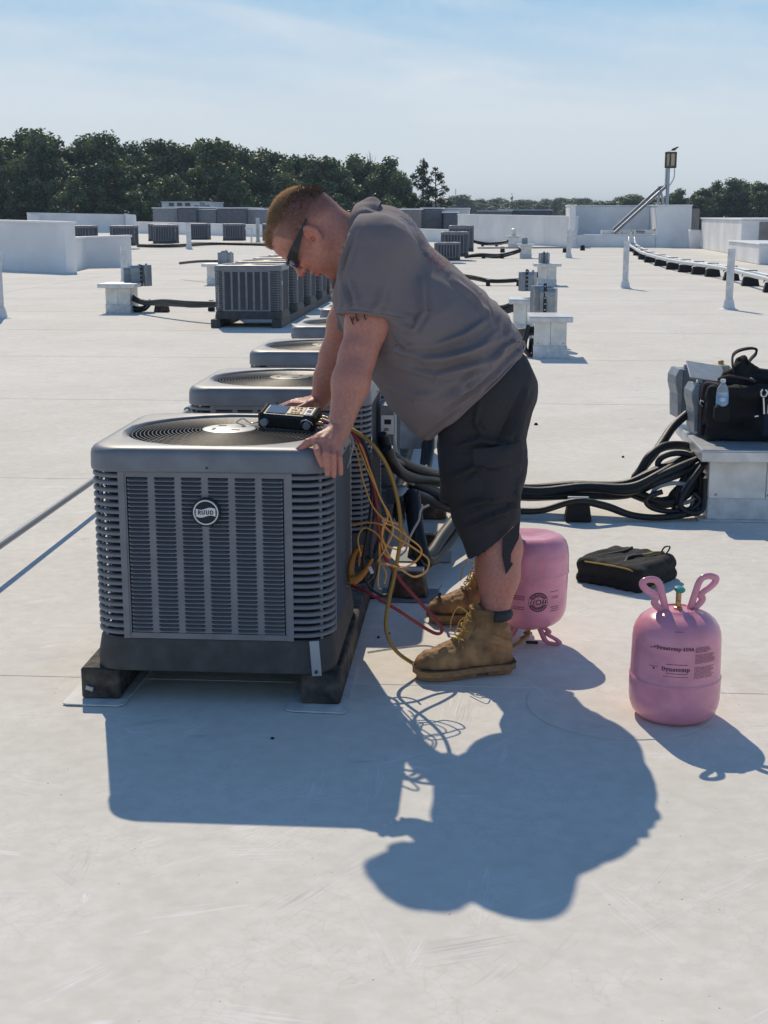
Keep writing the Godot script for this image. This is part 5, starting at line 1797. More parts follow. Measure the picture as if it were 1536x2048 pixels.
	F.bone(Vector3(-0.010, -0.101, 0.074), Vector3(0.010, -0.101, 0.074), 0.0195, 0.0195, 0.012)
	F.bone(Vector3(0, 0.028, 0.096), Vector3(0, -0.008, 0.116), 0.010, 0.0145, 0.012)
	F.ball(Vector3(0, -0.011, 0.117), Vector3(0.014, 0.012, 0.013), 0.008)
	for s in [-1.0, 1.0]:
		F.ball(Vector3(0.013 * s, -0.015, 0.104), Vector3(0.0095, 0.009, 0.011), 0.006)
	F.bone(Vector3(-0.016, -0.044, 0.099), Vector3(0.016, -0.044, 0.099), 0.0090, 0.0090, 0.008)
	F.bone(Vector3(-0.013, -0.061, 0.096), Vector3(0.013, -0.061, 0.096), 0.0088, 0.0088, 0.007)
	F.bone(Vector3(0, -0.01, -0.055), Vector3(0, -0.13, -0.035), 0.078, 0.085, 0.04)
	F.bone(Vector3(0, -0.06, 0.015), Vector3(0, -0.14, -0.01), 0.055, 0.07, 0.04)
	for s in [-1.0, 1.0]:
		F.hollow(Vector3(0.030 * s, 0.018, 0.105), Vector3(0.020, 0.011, 0.014), 0.008)
		# ear: a tilted shell with a rim and a bowl
		F.ball(Vector3(0.093 * s, 0.002, -0.012), Vector3(0.012, 0.039, 0.026), 0.005, Basis(Vector3.RIGHT, -0.2) * Basis(Vector3.UP, -0.35 * s))
		F.bone(Vector3(0.082 * s, -0.030, 0.002), Vector3(0.080 * s, -0.040, 0.004), 0.010, 0.008, 0.006)
		F.hollow(Vector3(0.107 * s, 0.007, -0.008), Vector3(0.011, 0.023, 0.014), 0.003)
		F.hollow(Vector3(0.098 * s, -0.006, 0.001), Vector3(0.012, 0.010, 0.008), 0.003)
	F.hollow(Vector3(0, -0.0525, 0.112), Vector3(0.024, 0.0028, 0.018), 0.003)
	var face_tone := func(p: Vector3, n: Vector3) -> Color:
		var v := 1.0 + 0.08 * noise.get_noise_3dv(p * 300.0) + 0.06 * noise.get_noise_3dv(p * 1100.0)
		var c := Color(v, v, v)
		# flushed cheeks, nose and ears; shorn scalp at the side; lips
		var red := maxf(exp(-p.distance_squared_to(Vector3(0.06, -0.02, 0.06)) * 500.0), maxf(exp(-p.distance_squared_to(Vector3(0.09, 0, -0.01)) * 900.0), exp(-p.distance_squared_to(Vector3(0, -0.01, 0.12)) * 1200.0)))
		c = c.lerp(Color(1.05 * v, 0.80 * v, 0.78 * v), red * 0.7)
		if absf(p.y + 0.053) < 0.012 and p.z > 0.084 and absf(p.x) < 0.024:
			c = Color(0.95, 0.68, 0.66)
		var edge := 0.012 if p.z > -0.02 else lerpf(0.012, -0.035, clampf((-0.02 - p.z) / 0.10, 0, 1))
		if p.z > 0.030:
			edge += (p.z - 0.030) * 4.5
		var side := smoothstep(edge - 0.004, edge + 0.05, p.y + 0.010 * noise.get_noise_3dv(p * 900.0))
		c = c.lerp(Color(0.42, 0.44, 0.45) * (1.0 + 0.35 * noise.get_noise_3dv(p * 2600.0)), side * 0.82)
		if p.y > 0.114 and p.z < 0.085:
			c = Color(0.65, 0.75, 0.70)
		var beard := smoothstep(-0.02, -0.07, p.y) * smoothstep(0.02, 0.05, p.z)
		c = c.lerp(Color(0.80, 0.76, 0.74), beard * 0.5)
		return c
	F.net(S, hx, null, face_tone)
	var man := part("person", S, skin)
	tag(man, "man in a grey T-shirt and dark shorts leaning on the nearest unit with both hands", "person")

	# --- hair: shorn sides, longer sandy top in spikes
	var sp := Shape.new()
	var stub := Shape.new()
	var r := RandomNumberGenerator.new()
	r.seed = 14
	for i in 26000:
		var a := r.randf() * TAU
		var e := r.randf_range(-0.2, PI / 2)
		var n := Vector3(cos(a) * cos(e), sin(e), sin(a) * cos(e))
		var p := Vector3(0, 0.058, -0.032) + n * Vector3(0.0865, 0.1, 0.122)
		if p.z > 0.02:
			var n2 := Vector3(n.x, n.y * 0.9, maxf(n.z, 0.0))
			p = p.lerp(Vector3(0, 0.077, 0.033) + n2.normalized() * Vector3(0.073, 0.063, 0.065), clampf((p.z - 0.02) / 0.03, 0, 1))
		var on_top := p.y > 0.116 + 0.0075 * r.randfn() + (0.006 if p.z < -0.09 else 0.0) and p.z < 0.088
		var edge := 0.030 if p.z > -0.02 else lerpf(0.030, -0.012, clampf((-0.02 - p.z) / 0.10, 0, 1))
		if p.z > 0.028:
			edge += (p.z - 0.028) * 4.5
		if not on_top and (p.y < edge + absf(r.randfn()) * 0.02):
			continue
		var k := smoothstep(0.112, 0.128, p.y) * smoothstep(-0.15, -0.06, p.z)
		var long := lerpf(0.0065, 0.017, k) * r.randf_range(0.6, 1.3) * (1.45 if on_top and p.z > 0.03 else 1.0) * (0.75 if on_top and absf(p.x) > 0.05 else 1.0)
		var dir := (n + Vector3(r.randfn() * 0.25, r.randfn() * 0.2, r.randfn() * 0.25 + (0.45 if on_top else -0.3)) * (0.9 if on_top else 1.3)).normalized()
		if not on_top:
			dir = (dir + Vector3(0, -0.9, -0.3)).normalized()
		var u := dir.cross(Vector3(r.randfn(), r.randfn(), r.randfn())).normalized() * (0.0011 if on_top else 0.0008)
		var q := p + dir * long
		var b := p - n * 0.003
		var nn := hx.basis * (n + dir * 0.4).normalized()
		var to := sp if on_top else stub
		var shade := r.randf()
		sp.tint = Color(0.72, 0.68, 0.64).lerp(Color(1.25, 1.2, 1.15), shade * (0.4 + 0.6 * k))
		to.tri(hx * (b + u), hx * (b - u), hx * q, nn, nn, nn)
		var w := dir.cross(u)
		to.tri(hx * (b + w), hx * (b - w), hx * q, nn, nn, nn)
	sp.tinted = true
	var hair := part("hair", sp, M.hair_top, man)
	hair.set_meta("kind", "stuff")
	part("shorn_hair", stub, M.hair_side, hair).set_meta("kind", "stuff")
	# --- sunglasses
	var gl := Shape.new()
	for s in [-1.0, 1.0]:
		var rows := []
		for i in 13:
			var f := i / 12.0
			var c := Vector3(s * lerpf(0.079, 0.094, minf(1.0, f * 3.0)) * (1.0 if f < 0.8 else 1.0), lerpf(0.030, 0.040, f), lerpf(0.094, -0.048, f))
			if f < 0.2:
				c.x = s * lerpf(0.066, 0.085, f * 5.0)
			var tall := lerpf(0.017, 0.0045, smoothstep(0.0, 0.85, f))
			rows.append([hx * (c + Vector3(s * 0.003, tall, 0)), hx * (c + Vector3(s * 0.003, -tall, 0)), hx * (c + Vector3(-s * 0.001, -tall, 0)), hx * (c + Vector3(-s * 0.001, tall, 0))])
		gl.grid(rows)
		gl.cap(rows[0], hx.basis * Vector3.BACK)
		gl.cap(rows[-1], hx.basis * Vector3.FORWARD)
	gl.tube(smooth_path([hx * Vector3(-0.066, 0.040, 0.094), hx * Vector3(-0.035, 0.044, 0.110), hx * Vector3(0, 0.040, 0.112), hx * Vector3(0.035, 0.044, 0.110), hx * Vector3(0.066, 0.040, 0.094)], 6), 0.0045, 6)
	var glasses := part("sunglasses", gl, M.glasses, man)
	for s in [-1.0, 1.0]:
		var le := []
		for i in 7:
			var f := i / 6.0
			var row := []
			for j in 5:
				var g := j / 4.0 - 0.5
				var x := lerpf(0.010, 0.070, f)
				row.append(hx * Vector3(s * x, 0.022 - g * 0.036 * (1.0 - 0.3 * absf(f - 0.4)), 0.112 - 0.020 * f * f - 0.010 * g * g))
			le.append(row)
		part("lens", Shape.new().grid(le, false, false, hx.origin), M.lens, glasses)

	# --- T-shirt
	var T := Field.new(Vector3(-0.62, 0.78, -5.06), Vector3(0.26, 1.62, -4.16), 0.0068)
	# sleeves, cut at their hems before the trunk joins them
	T.bone(Vector3(-0.3357, 1.423, -4.43), Vector3(-0.3637, 1.203, -4.33), 0.116, 0.088, 0.04)
	T.bone(Vector3(-0.3688, 1.412, -4.82), Vector3(-0.466, 1.143, -4.86), 0.11, 0.070, 0.04)
	T.cut(Vector3(-0.3629, 1.228, -4.34), Vector3(-0.3727, 1.124, -4.32) - Vector3(-0.3555, 1.281, -4.35), Vector3(-0.3638, 1.141, -4.31), 0.2)
	T.cut(Vector3(-0.4804, 1.151, -4.86), Vector3(-0.5231, 1.047, -4.88) - Vector3(-0.4803, 1.16, -4.86), Vector3(-0.501, 1.078, -4.88), 0.2)
	T.bone(Vector3(-0.367, 1.407, -4.62), Vector3(-0.2139, 1.181, -4.62), 0.170, 0.228, 0.05, 0.72)
	T.bone(Vector3(-0.2139, 1.181, -4.62), Vector3(-0.0884, 1.056, -4.62), 0.228, 0.236, 0.05, 0.84)
	T.bone(Vector3(-0.0884, 1.056, -4.62), Vector3(0.0274, 0.9628, -4.66), 0.236, 0.185, 0.05, 0.80)
	T.bone(Vector3(-0.1817, 0.9418, -4.62), Vector3(-0.1666, 0.8617, -4.6), 0.10, 0.050, 0.08, 0.45)
	T.bone(Vector3(-0.3372, 1.428, -4.45), Vector3(-0.3637, 1.418, -4.8), 0.112, 0.112, 0.06)
	T.bone(Vector3(-0.4231, 1.465, -4.57), Vector3(-0.3358, 1.432, -4.61), 0.098, 0.130, 0.05, 0.85)
	T.bone(Vector3(-0.4049, 1.279, -4.66), Vector3(-0.3947, 1.191, -4.7), 0.08, 0.07, 0.05, 0.6)
	# hem and neck
	T.cut(Vector3(0.0068, 0.9608, -4.62), Vector3(0.684, -0.73, 0.0))
	T.cut(Vector3(-0.4308, 1.449, -4.58), Vector3(-0.945, 0.326, 0.0), Vector3(-0.5053, 1.458, -4.54), 0.19)
	var folds := [
		[[Vector3(-0.3077, 1.133, -4.4), Vector3(-0.1739, 1.098, -4.4), Vector3(-0.0278, 1.112, -4.4), Vector3(0.1005, 1.165, -4.4)], 0.0104, 0.0119],
		[[Vector3(-0.2962, 1.081, -4.4), Vector3(-0.1408, 1.04, -4.4), Vector3(0.0293, 1.084, -4.4), Vector3(0.1413, 1.136, -4.4)], 0.0112, 0.0119],
		[[Vector3(-0.1401, 0.9546, -4.4), Vector3(-0.0264, 1.005, -4.4), Vector3(0.1016, 1.11, -4.4)], 0.0096, 0.0136],
		[[Vector3(-0.1232, 0.892, -4.4), Vector3(-0.042, 0.9556, -4.4), Vector3(0.0704, 1.047, -4.4)], 0.008, 0.0102],
		[[Vector3(-0.28, 1.214, -4.4), Vector3(-0.2069, 1.19, -4.4), Vector3(-0.1748, 1.247, -4.4), Vector3(-0.1883, 1.343, -4.4)], 0.0088, 0.0102],
		[[Vector3(-0.2719, 1.174, -4.4), Vector3(-0.231, 1.134, -4.4), Vector3(-0.1985, 1.134, -4.4)], 0.008, 0.0102],
		[[Vector3(-0.0871, 1.343, -4.4), Vector3(-0.0141, 1.28, -4.4), Vector3(0.0515, 1.2, -4.4)], 0.0096, 0.0085],
		[[Vector3(0.0098, 1.296, -4.4), Vector3(0.0432, 1.216, -4.4)], 0.0095, 0.006],
		[[Vector3(0.0505, 1.256, -4.4), Vector3(0.0809, 1.176, -4.4)], 0.0095, 0.006],
		[[Vector3(0.0914, 1.216, -4.4), Vector3(0.1043, 1.136, -4.4)], 0.0095, 0.006],
		[[Vector3(-0.434, 1.342, -4.4), Vector3(-0.4148, 1.278, -4.4), Vector3(-0.4185, 1.197, -4.4)], 0.008, 0.0102],
		[[Vector3(-0.4047, 1.35, -4.4), Vector3(-0.3824, 1.262, -4.4)], 0.008, 0.0068],
		[[Vector3(-0.4137, 1.484, -4.4), Vector3(-0.4336, 1.405, -4.4), Vector3(-0.4469, 1.342, -4.4)], 0.0064, 0.0102],
		[[Vector3(-0.3847, 1.497, -4.4), Vector3(-0.4093, 1.413, -4.4), Vector3(-0.4341, 1.318, -4.4)], 0.0064, 0.0068],
		[[Vector3(-0.3532, 1.214, -4.4), Vector3(-0.3125, 1.278, -4.4), Vector3(-0.2964, 1.342, -4.4)], 0.0096, 0.0068],
		[[Vector3(-0.3208, 1.019, -4.4), Vector3(-0.2058, 0.9705, -4.4), Vector3(-0.124, 0.9795, -4.4)], 0.0128, 0.0085],
		[[Vector3(0.0271, 1.216, -4.4), Vector3(-0.0448, 1.17, -4.4), Vector3(-0.1578, 1.134, -4.4)], 0.011, 0.012],
		[[Vector3(0.0681, 1.176, -4.4), Vector3(0.0042, 1.135, -4.4), Vector3(-0.1087, 1.092, -4.4), Vector3(-0.239, 1.082, -4.4)], 0.012, 0.013],
		[[Vector3(0.0978, 1.136, -4.4), Vector3(0.0456, 1.079, -4.4), Vector3(-0.0429, 1.021, -4.4), Vector3(-0.1072, 0.9385, -4.4)], 0.010, 0.012],
		[[Vector3(0.0691, 1.119, -4.4), Vector3(0.1172, 1.136, -4.4), Vector3(0.1465, 1.12, -4.4)], 0.0072, 0.0102]]
	var soft := FastNoiseLite.new()
	soft.seed = 9
	soft.frequency = 0.028
	soft.fractal_octaves = 3
	var ripple = fold_bump(folds, soft, 0.010)
	var hem_p := Vector3(0.0068, 0.9608, -4.62)
	var hem_n := Vector3(0.684, -0.73, 0.0)
	var slv_p := Vector3(-0.3629, 1.228, -4.34)
	var slv_n := (Vector3(-0.3727, 1.124, -4.32) - Vector3(-0.3555, 1.281, -4.35)).normalized()
	var shirt_bump := func(p: Vector3, n: Vector3) -> float:
		var v: float = ripple.call(p, n)
		var near_sleeve := absf((p - slv_p).dot(slv_n))
		if p.distance_to(slv_p) < 0.16:
			v *= smoothstep(0.004, 0.03, near_sleeve)
		v *= lerpf(0.35, 1.0, smoothstep(0.0, 0.02, absf((p - hem_p).dot(hem_n))))
		var dh := (p - hem_p).dot(hem_n)
		if dh > -0.12:
			v += sin(p.z * 42.0 + p.x * 20.0) * 0.005 * smoothstep(-0.12, 0.0, dh)
			if dh > -0.022 and dh < -0.004:
				v += 0.003
			elif dh > -0.034 and dh < -0.022:
				v -= 0.004
		var ds := (p - slv_p).dot(slv_n)
		if ds > -0.024 and p.distance_to(slv_p) < 0.16 and ds < -0.004:
			v += 0.0025
		return v
	var print_a := Vector3(-0.2861, 1.537, -4.62)
	var print_b := Vector3(-0.0923, 1.407, -4.62)
	var shirt_tone := func(p: Vector3, n: Vector3) -> Color:
		var v := 1.0 + 0.06 * noise.get_noise_3dv(p * 700.0)
		var c := Color(v, v, v)
		var t := (p - print_a).dot(print_b - print_a) / print_a.distance_squared_to(print_b)
		if t > 0.05 and t < 1.0 and absf(p.z + 4.62) < 0.15 and n.dot(Vector3(0.6, 0.75, 0)) > 0.45:
			var k := noise.get_noise_3dv(p * 1400.0) + 0.5 * noise.get_noise_3dv(p * 3000.0)
			if k > 0.06:
				c = Color(0.22, 0.42, 1.35) if t < 0.4 else (Color(0.5, 0.5, 0.55) if t < 0.7 else Color(1.5, 0.35, 0.4))
			elif k < -0.22:
				c = Color(2.6, 2.7, 2.7)
		return c
	var ts := Shape.new()
	T.net(ts, Transform3D.IDENTITY, shirt_bump, shirt_tone)
	var tee := part("t_shirt", ts, shirt, man)
	# stitched hem rings at the near sleeve and the waist
	for item in [[slv_p - slv_n * 0.004, slv_n, 0.16, 0.0048], [hem_p - hem_n * 0.006, hem_n, 0.36, 0.0042]]:
		var u := Vector3(0, 0, 1)
		u = (u - item[1] * u.dot(item[1])).normalized()
		var w: Vector3 = item[1].cross(u)
		var ring := []
		for k in 56:
			var q := TAU * k / 56
			var dd := u * cos(q) + w * sin(q)
			var t: float = item[2]
			while t > 0.02 and T.at(item[0] + dd * t) > 0.0:
				t -= 0.003
			ring.append(item[0] + dd * (t + 0.002))
		var smooth := []
		for k in 56:
			smooth.append((ring[(k + 55) % 56] + ring[k] * 2.0 + ring[(k + 1) % 56]) / 4.0)
		part("hem", Shape.new().tube(smooth, item[3], 6, false, true), shirt, tee)
	# collar, standing off the nape in bunched folds
	var cc := Vector3(-0.4237, 1.45, -4.575)
	var ax := Vector3(-0.945, 0.326, 0)
	var up2 := Vector3(0.326, 0.945, 0)
	var crow := []
	for j in 6:
		var t := j / 5.0
		var ring := []
		for k in 72:
			var a := TAU * k / 72
			var nape := smoothstep(-0.1, 0.8, cos(a))
			var rr := lerpf(0.150, 0.120, t) + nape * (0.010 + 0.014 * sin(PI * t))
			rr += (0.0075 * sin(a * 9.0 + t * 2.2) + 0.004 * sin(a * 17.0 + 1.0)) * (0.35 + 0.65 * nape) * sin(PI * clampf(t + 0.15, 0, 1))
			ring.append(cc + up2 * cos(a) * rr + Vector3(0, 0, 1) * sin(a) * rr * 0.93 + ax * (-0.045 + 0.062 * t + 0.016 * nape * t))
		crow.append(ring)
	for j in 2:
		var ring := []
		for k in 72:
			ring.append(cc + (crow[5][k] - cc) * (0.955 - 0.02 * j) - ax * 0.012 * j)
		crow.append(ring)
	part("collar", Shape.new().grid(crow, true, false, cc), shirt, tee)

	# --- shorts
	var Q := Field.new(Vector3(-0.16, 0.28, -5.20), Vector3(0.30, 1.14, -4.26), 0.010)
	Q.bone(Vector3(0.0486, 0.9824, -4.56), Vector3(0.0514, 0.95, -4.82), 0.150, 0.150, 0.05)
	Q.bone(Vector3(0.0104, 0.9462, -4.6), Vector3(0.0165, 0.9021, -4.8), 0.17, 0.16, 0.05)
	Q.bone(Vector3(0.0106, 0.9331, -4.57), Vector3(0.0191, 0.7144, -4.54), 0.158, 0.135, 0.04)
	Q.bone(Vector3(0.0191, 0.7144, -4.54), Vector3(0.0334, 0.562, -4.52), 0.135, 0.108, 0.04)
	Q.bone(Vector3(0.0334, 0.562, -4.52), Vector3(0.058, 0.4026, -4.49), 0.105, 0.086, 0.03)
	Q.bone(Vector3(-0.0013, 0.8979, -4.83), Vector3(-0.0168, 0.6926, -4.91), 0.15, 0.122, 0.04)
	Q.bone(Vector3(-0.0168, 0.6926, -4.91), Vector3(-0.0274, 0.4776, -4.99), 0.122, 0.108, 0.04)
	Q.cut(Vector3(0.0688, 0.4662, -4.49), Vector3(0.62, -0.78, 0.0), Vector3(0.0839, 0.3792, -4.48), 0.20)
	Q.cut(Vector3(-0.0277, 0.5008, -4.99), Vector3(0.03, -1, 0), Vector3(-0.0266, 0.4196, -4.99), 0.17)
	Q.cut(Vector3(0.0143, 1.03, -4.65), Vector3(-0.55, 0.8, 0))
	var sfold := [
		[[Vector3(-0.081, 0.7892, -4.4), Vector3(0.009, 0.8237, -4.4), Vector3(0.1407, 0.7919, -4.4)], 0.0106, 0.0177],
		[[Vector3(-0.0882, 0.6883, -4.4), Vector3(-0.0061, 0.7315, -4.4), Vector3(0.1341, 0.7165, -4.4)], 0.00988, 0.0199],
		[[Vector3(0.1688, 0.9903, -4.4), Vector3(0.1226, 0.8747, -4.4), Vector3(0.0922, 0.7579, -4.4)], 0.0106, 0.0177],
		[[Vector3(0.1463, 0.908, -4.4), Vector3(0.0752, 0.7911, -4.4), Vector3(-0.022, 0.6892, -4.4)], 0.00912, 0.0155],
		[[Vector3(-0.0539, 0.5869, -4.4), Vector3(0.0286, 0.6222, -4.4), Vector3(0.1273, 0.649, -4.4)], 0.00836, 0.0199],
		[[Vector3(-0.0364, 0.5188, -4.4), Vector3(0.0462, 0.5629, -4.4), Vector3(0.1285, 0.5897, -4.4)], 0.0076, 0.0177],
		[[Vector3(0.0069, 0.956, -4.4), Vector3(-0.0082, 0.8733, -4.4), Vector3(0.0336, 0.824, -4.4)], 0.0076, 0.0133],
		[[Vector3(0.1339, 0.7249, -4.4), Vector3(0.111, 0.6404, -4.4), Vector3(0.1289, 0.5727, -4.4)], 0.00836, 0.0177]]
	var qs := Shape.new()
	Q.net(qs, Transform3D.IDENTITY, fold_bump(sfold, soft, 0.016))
	var shorts := part("shorts", qs, M.shorts_cloth, man)
	# cargo pocket with its flap, and the torn strip at the hem
	var pk := Shape.new()
	for item in [[0, Vector3(-0.0101, 0.7809, -4.405), Vector3(0.1416, 0.8018, -4.44), Vector3(0.1421, 0.6165, -4.435), Vector3(0.004, 0.6023, -4.412), 0.010], [1, Vector3(-0.0152, 0.7942, -4.395), Vector3(0.1477, 0.8136, -4.43), Vector3(0.1473, 0.7457, -4.425), Vector3(-0.0093, 0.7279, -4.392), 0.008]]:
		var rows := []
		for i in 6:
			var row := []
			for j in 6:
				var u := i / 5.0
				var v := j / 5.0
				var p: Vector3 = item[1].lerp(item[2], u).lerp(item[4].lerp(item[3], u), v)
				var edge := minf(minf(u, 1 - u), minf(v, 1 - v))
				row.append(p + Vector3(0, 0, 0.022 * sin(u * PI) + item[5] * smoothstep(0.0, 0.2, edge) + 0.003 * sin(u * 9 + v * 5)))
			rows.append(row)
		pk.grid(rows, false, false, Vector3(0.1, 0.8, -4.6))
	part("cargo_pocket", pk, M.shorts_cloth, shorts)
	var rag := PackedVector2Array()
	var rp := [Vector3(0.0893, 0.4903, -4.42), Vector3(0.1473, 0.5533, -4.45), Vector3(0.1433, 0.4916, -4.44), Vector3(0.1188, 0.439, -4.42), Vector3(0.1177, 0.4095, -4.42), Vector3(0.1262, 0.4027, -4.42), Vector3(0.1033, 0.367, -4.415), Vector3(0.0886, 0.4323, -4.41)]
	for p in rp:
		rag.append(Vector2(p.x, p.y))
	part("torn_strip", Shape.new().prism(rag, 0.004, Transform3D(Basis(Vector3.UP, 0.0), Vector3(0, 0, -4.408))), M.shorts_cloth, shorts)

	# --- boots
	var first := make_boot(man)
	var heel := Vector3(0.1452, 0, -4.439)
	var toe := Vector3(-0.1839, 0, -4.324)
	var dir := (toe - heel).normalized()
	var across := Vector3(-dir.z, 0, dir.x)   # towards the camera
	if across.z < 0:
		across = -across
	first.transform = Transform3D(Basis(dir, Vector3.UP, dir.cross(Vector3.UP)), heel - across * 0.045 + Vector3(0, 0.004, 0))
	var second: Node3D = first.duplicate()
	second.name = numbered(man, "boot")
	man.add_child(second, true)
	var d2 := Vector3(-0.97, 0, 0.22).normalized()
	second.transform = Transform3D(Basis(d2, Vector3.UP, d2.cross(Vector3.UP)), Vector3(-0.167, 0, -4.984) - d2 * 0.335 + Vector3(0.0, 0.004, -0.05))
	# --- fine pale hairs along the forearms
	var fh := Shape.new()
	for i in 900:
		var far_arm := i % 3 == 0
		var f := r.randf()
		var a0: Vector3 = Vector3(-0.5194, 1.047, -4.88) if far_arm else Vector3(-0.389, 1.102, -4.285)
		var a1: Vector3 = Vector3(-0.5805, 0.8803, -4.92) if far_arm else Vector3(-0.4282, 0.9042, -4.17)
		var axis := (a1 - a0).normalized()
		var side := axis.cross(Vector3.BACK).normalized()
		var q := r.randf() * TAU
		var out := side * cos(q) + axis.cross(side) * sin(q)
		var rad := lerpf(0.0555, 0.037, pow(f, 1.3)) + 0.004 * sin(f * PI)
		var b := a0.lerp(a1, f) + out * (rad - 0.001)
		var tipp := b + (out * 0.7 + axis * r.randf_range(0.3, 0.9) + Vector3(r.randfn(), r.randfn(), r.randfn()) * 0.25).normalized() * r.randf_range(0.006, 0.013)
		var ww := axis.cross(out) * 0.0004
		fh.tri(b + ww, b - ww, tipp, out, out, out)
	part("arm_hair", fh, M.hair_top, man).set_meta("kind", "stuff")
	# --- ring, tattoo
	var rc: Vector3 = Vector3(-0.4487, 0.8451, -4.078)
	part("ring", Shape.new().lathe([Vector2(0.0145, -0.003), Vector2(0.0155, -0.002), Vector2(0.0155, 0.002), Vector2(0.0145, 0.003)], 20, Transform3D(Basis(Vector3.RIGHT, 0.75) * Basis(Vector3.BACK, -0.2), rc)), M.ring_metal, man)
	var tt := Shape.new()
	for st in [[700, 634, 707, 648], [712, 628, 715, 641], [715, 641, 719, 638], [722, 626, 731, 624], [731, 624, 729, 634], [729, 634, 733, 638], [704, 640, 709, 634]]:
		var ends := []
		for e in 2:
			var t: float = (st[e * 2 + 1] - 620.0) / 30.0
			var x := lerpf(-0.4066, -0.359, (st[e * 2] - 700.0) / 30.0)
			var y := lerpf(1.254, 1.207, t)
			var off := x - -0.3597
			ends.append(Vector3(x, y, -4.343 + sqrt(maxf(0.0, 0.0695 * 0.0695 - off * off)) + 0.02 * t))
		tt.tube(ends, 0.002, 5)
	part("tattoo", tt, M.boot_dark, man)


func make_boot(man: Node3D) -> Node3D:
	# x from heel to toe, y up, z across; the sole rests on y = 0
	var b := Node3D.new()
	put(man, b, "boot")
	var U := Field.new(Vector3(-0.02, 0.015, -0.085), Vector3(0.37, 0.275, 0.085), 0.0046)
	U.bone(Vector3(0.295, 0.050, 0), Vector3(0.22, 0.060, 0), 0.043, 0.052, 0.02, 0.85)
	U.bone(Vector3(0.315, 0.045, 0.004), Vector3(0.30, 0.050, 0), 0.034, 0.040, 0.02, 0.8)
	U.bone(Vector3(0.22, 0.064, 0), Vector3(0.125, 0.110, 0), 0.050, 0.053, 0.03, 0.95)
	U.bone(Vector3(0.10, 0.085, 0), Vector3(0.086, 0.262, 0), 0.058, 0.066, 0.03, 1.0)
	U.bone(Vector3(0.048, 0.055, 0), Vector3(0.056, 0.13, 0), 0.047, 0.052, 0.03, 1.05)
	U.bone(Vector3(0.06, 0.045, 0), Vector3(0.25, 0.045, 0), 0.042, 0.046, 0.03, 0.9)
	U.cut(Vector3(0, 0.030, 0), Vector3(0, -1, 0))
	U.cut(Vector3(0.06, 0.228, 0), Vector3(-0.12, 1, 0))
	U.hollow(Vector3(0.084, 0.275, 0), Vector3(0.056, 0.075, 0.056), 0.006)
	var n := FastNoiseLite.new()
	n.seed = 31
	n.frequency = 0.05
	n.fractal_octaves = 3
	var crease := func(p: Vector3, nn: Vector3) -> float:
		var v := n.get_noise_3dv(p * 500.0) * 0.005
		v += sin((p.x + p.y * 0.4) * 200.0) * 0.0035 * exp(-pow((p.x - 0.20) / 0.03, 2)) * maxf(nn.y, 0.2)
		v += sin((p.y - p.x * 0.5) * 170.0) * 0.0032 * exp(-pow((p.y - 0.14) / 0.05, 2)) * (1.0 if p.x < 0.12 else 0.3)
		# seams: toe cap and counter
		var seam := absf(p.x - 0.245 - (p.y - 0.03) * 0.25)
		v -= 0.003 * exp(-pow(seam / 0.005, 2))
		var seam2 := absf(p.x - 0.105 + (p.y - 0.04) * 0.55)
		v -= 0.003 * exp(-pow(seam2 / 0.005, 2)) * (1.0 if p.y < 0.13 else 0.0)
		return v
	var us := Shape.new()
	U.net(us, Transform3D.IDENTITY, crease)
	var up := part("upper", us, M.boot_leather, b)
	var outline := func(grow: float, x0: float, x1: float) -> PackedVector2Array:
		var pts := PackedVector2Array()
		var prof := [[0.0, 0.0], [0.004, 0.024], [0.03, 0.040], [0.10, 0.036], [0.16, 0.041], [0.22, 0.052], [0.27, 0.055], [0.31, 0.045], [0.335, 0.026], [0.345, 0.0]]
		for side in [1.0, -1.0]:
			for i in 40:
				var x := i / 39.0 * 0.345 if side > 0 else (39 - i) / 39.0 * 0.345
				if x < x0 or x > x1:
					continue
				var w := 0.0
				for k in prof.size() - 1:
					if x >= prof[k][0] and x <= prof[k + 1][0]:
						w = lerpf(prof[k][1], prof[k + 1][1], (x - prof[k][0]) / (prof[k + 1][0] - prof[k][0]))
				if w < 0.001 and side < 0:
					continue
				pts.append(Vector2(x + (x - 0.17) * grow, (w + grow * 0.3) * side * (1.0 + grow)))
		return pts
	var lay := Basis(Vector3.RIGHT, PI / 2)
	var so := Shape.new()
	so.prism(outline.call(0.05, -1.0, 1.0), 0.026, Transform3D(lay, Vector3(0, 0.029, 0)), 0.004)
	part("midsole", so, M.boot_sole, b)
	part("welt", Shape.new().prism(outline.call(0.058, -1.0, 1.0), 0.0026, Transform3D(lay, Vector3(0, 0.0432, 0)), 0.0008), paint("welt_brown", lin(0.07, 0.048, 0.03), 0.8), b)
	var tr := Shape.new()
	tr.prism(outline.call(0.0, -1.0, 0.105), 0.020, Transform3D(lay, Vector3(0, 0.0098, 0)), 0.002)
	tr.prism(outline.call(0.0, 0.135, 1.0), 0.018, Transform3D(lay, Vector3(0, 0.0105, 0)), 0.002)
	part("tread", tr, M.boot_sole, b)
	# dark padded collar at the back of the shaft
	var arc := []
	for k in 13:
		var a := -1.7 + k * 3.4 / 12.0
		arc.append(Vector3(0.082 - cos(a) * 0.060, 0.214 - 0.004 * cos(a), sin(a) * 0.060))
	part("collar", Shape.new().tube(smooth_path(arc, 2), 0.019, 10), M.boot_dark, up)
	# tongue
	var tg := []
	for i in 8:
		var f := i / 7.0
		var c := Vector3(0.205 - 0.085 * f + 0.02 * f * f, 0.118 + 0.145 * f, 0)
		var row := []
		for j in 7:
			var g := j / 6.0 * 2.0 - 1.0
			row.append(c + Vector3(-0.018 * g * g, -0.012 * g * g - (0.014 * g * g if i == 7 else 0.0), g * 0.036))
		tg.append(row)
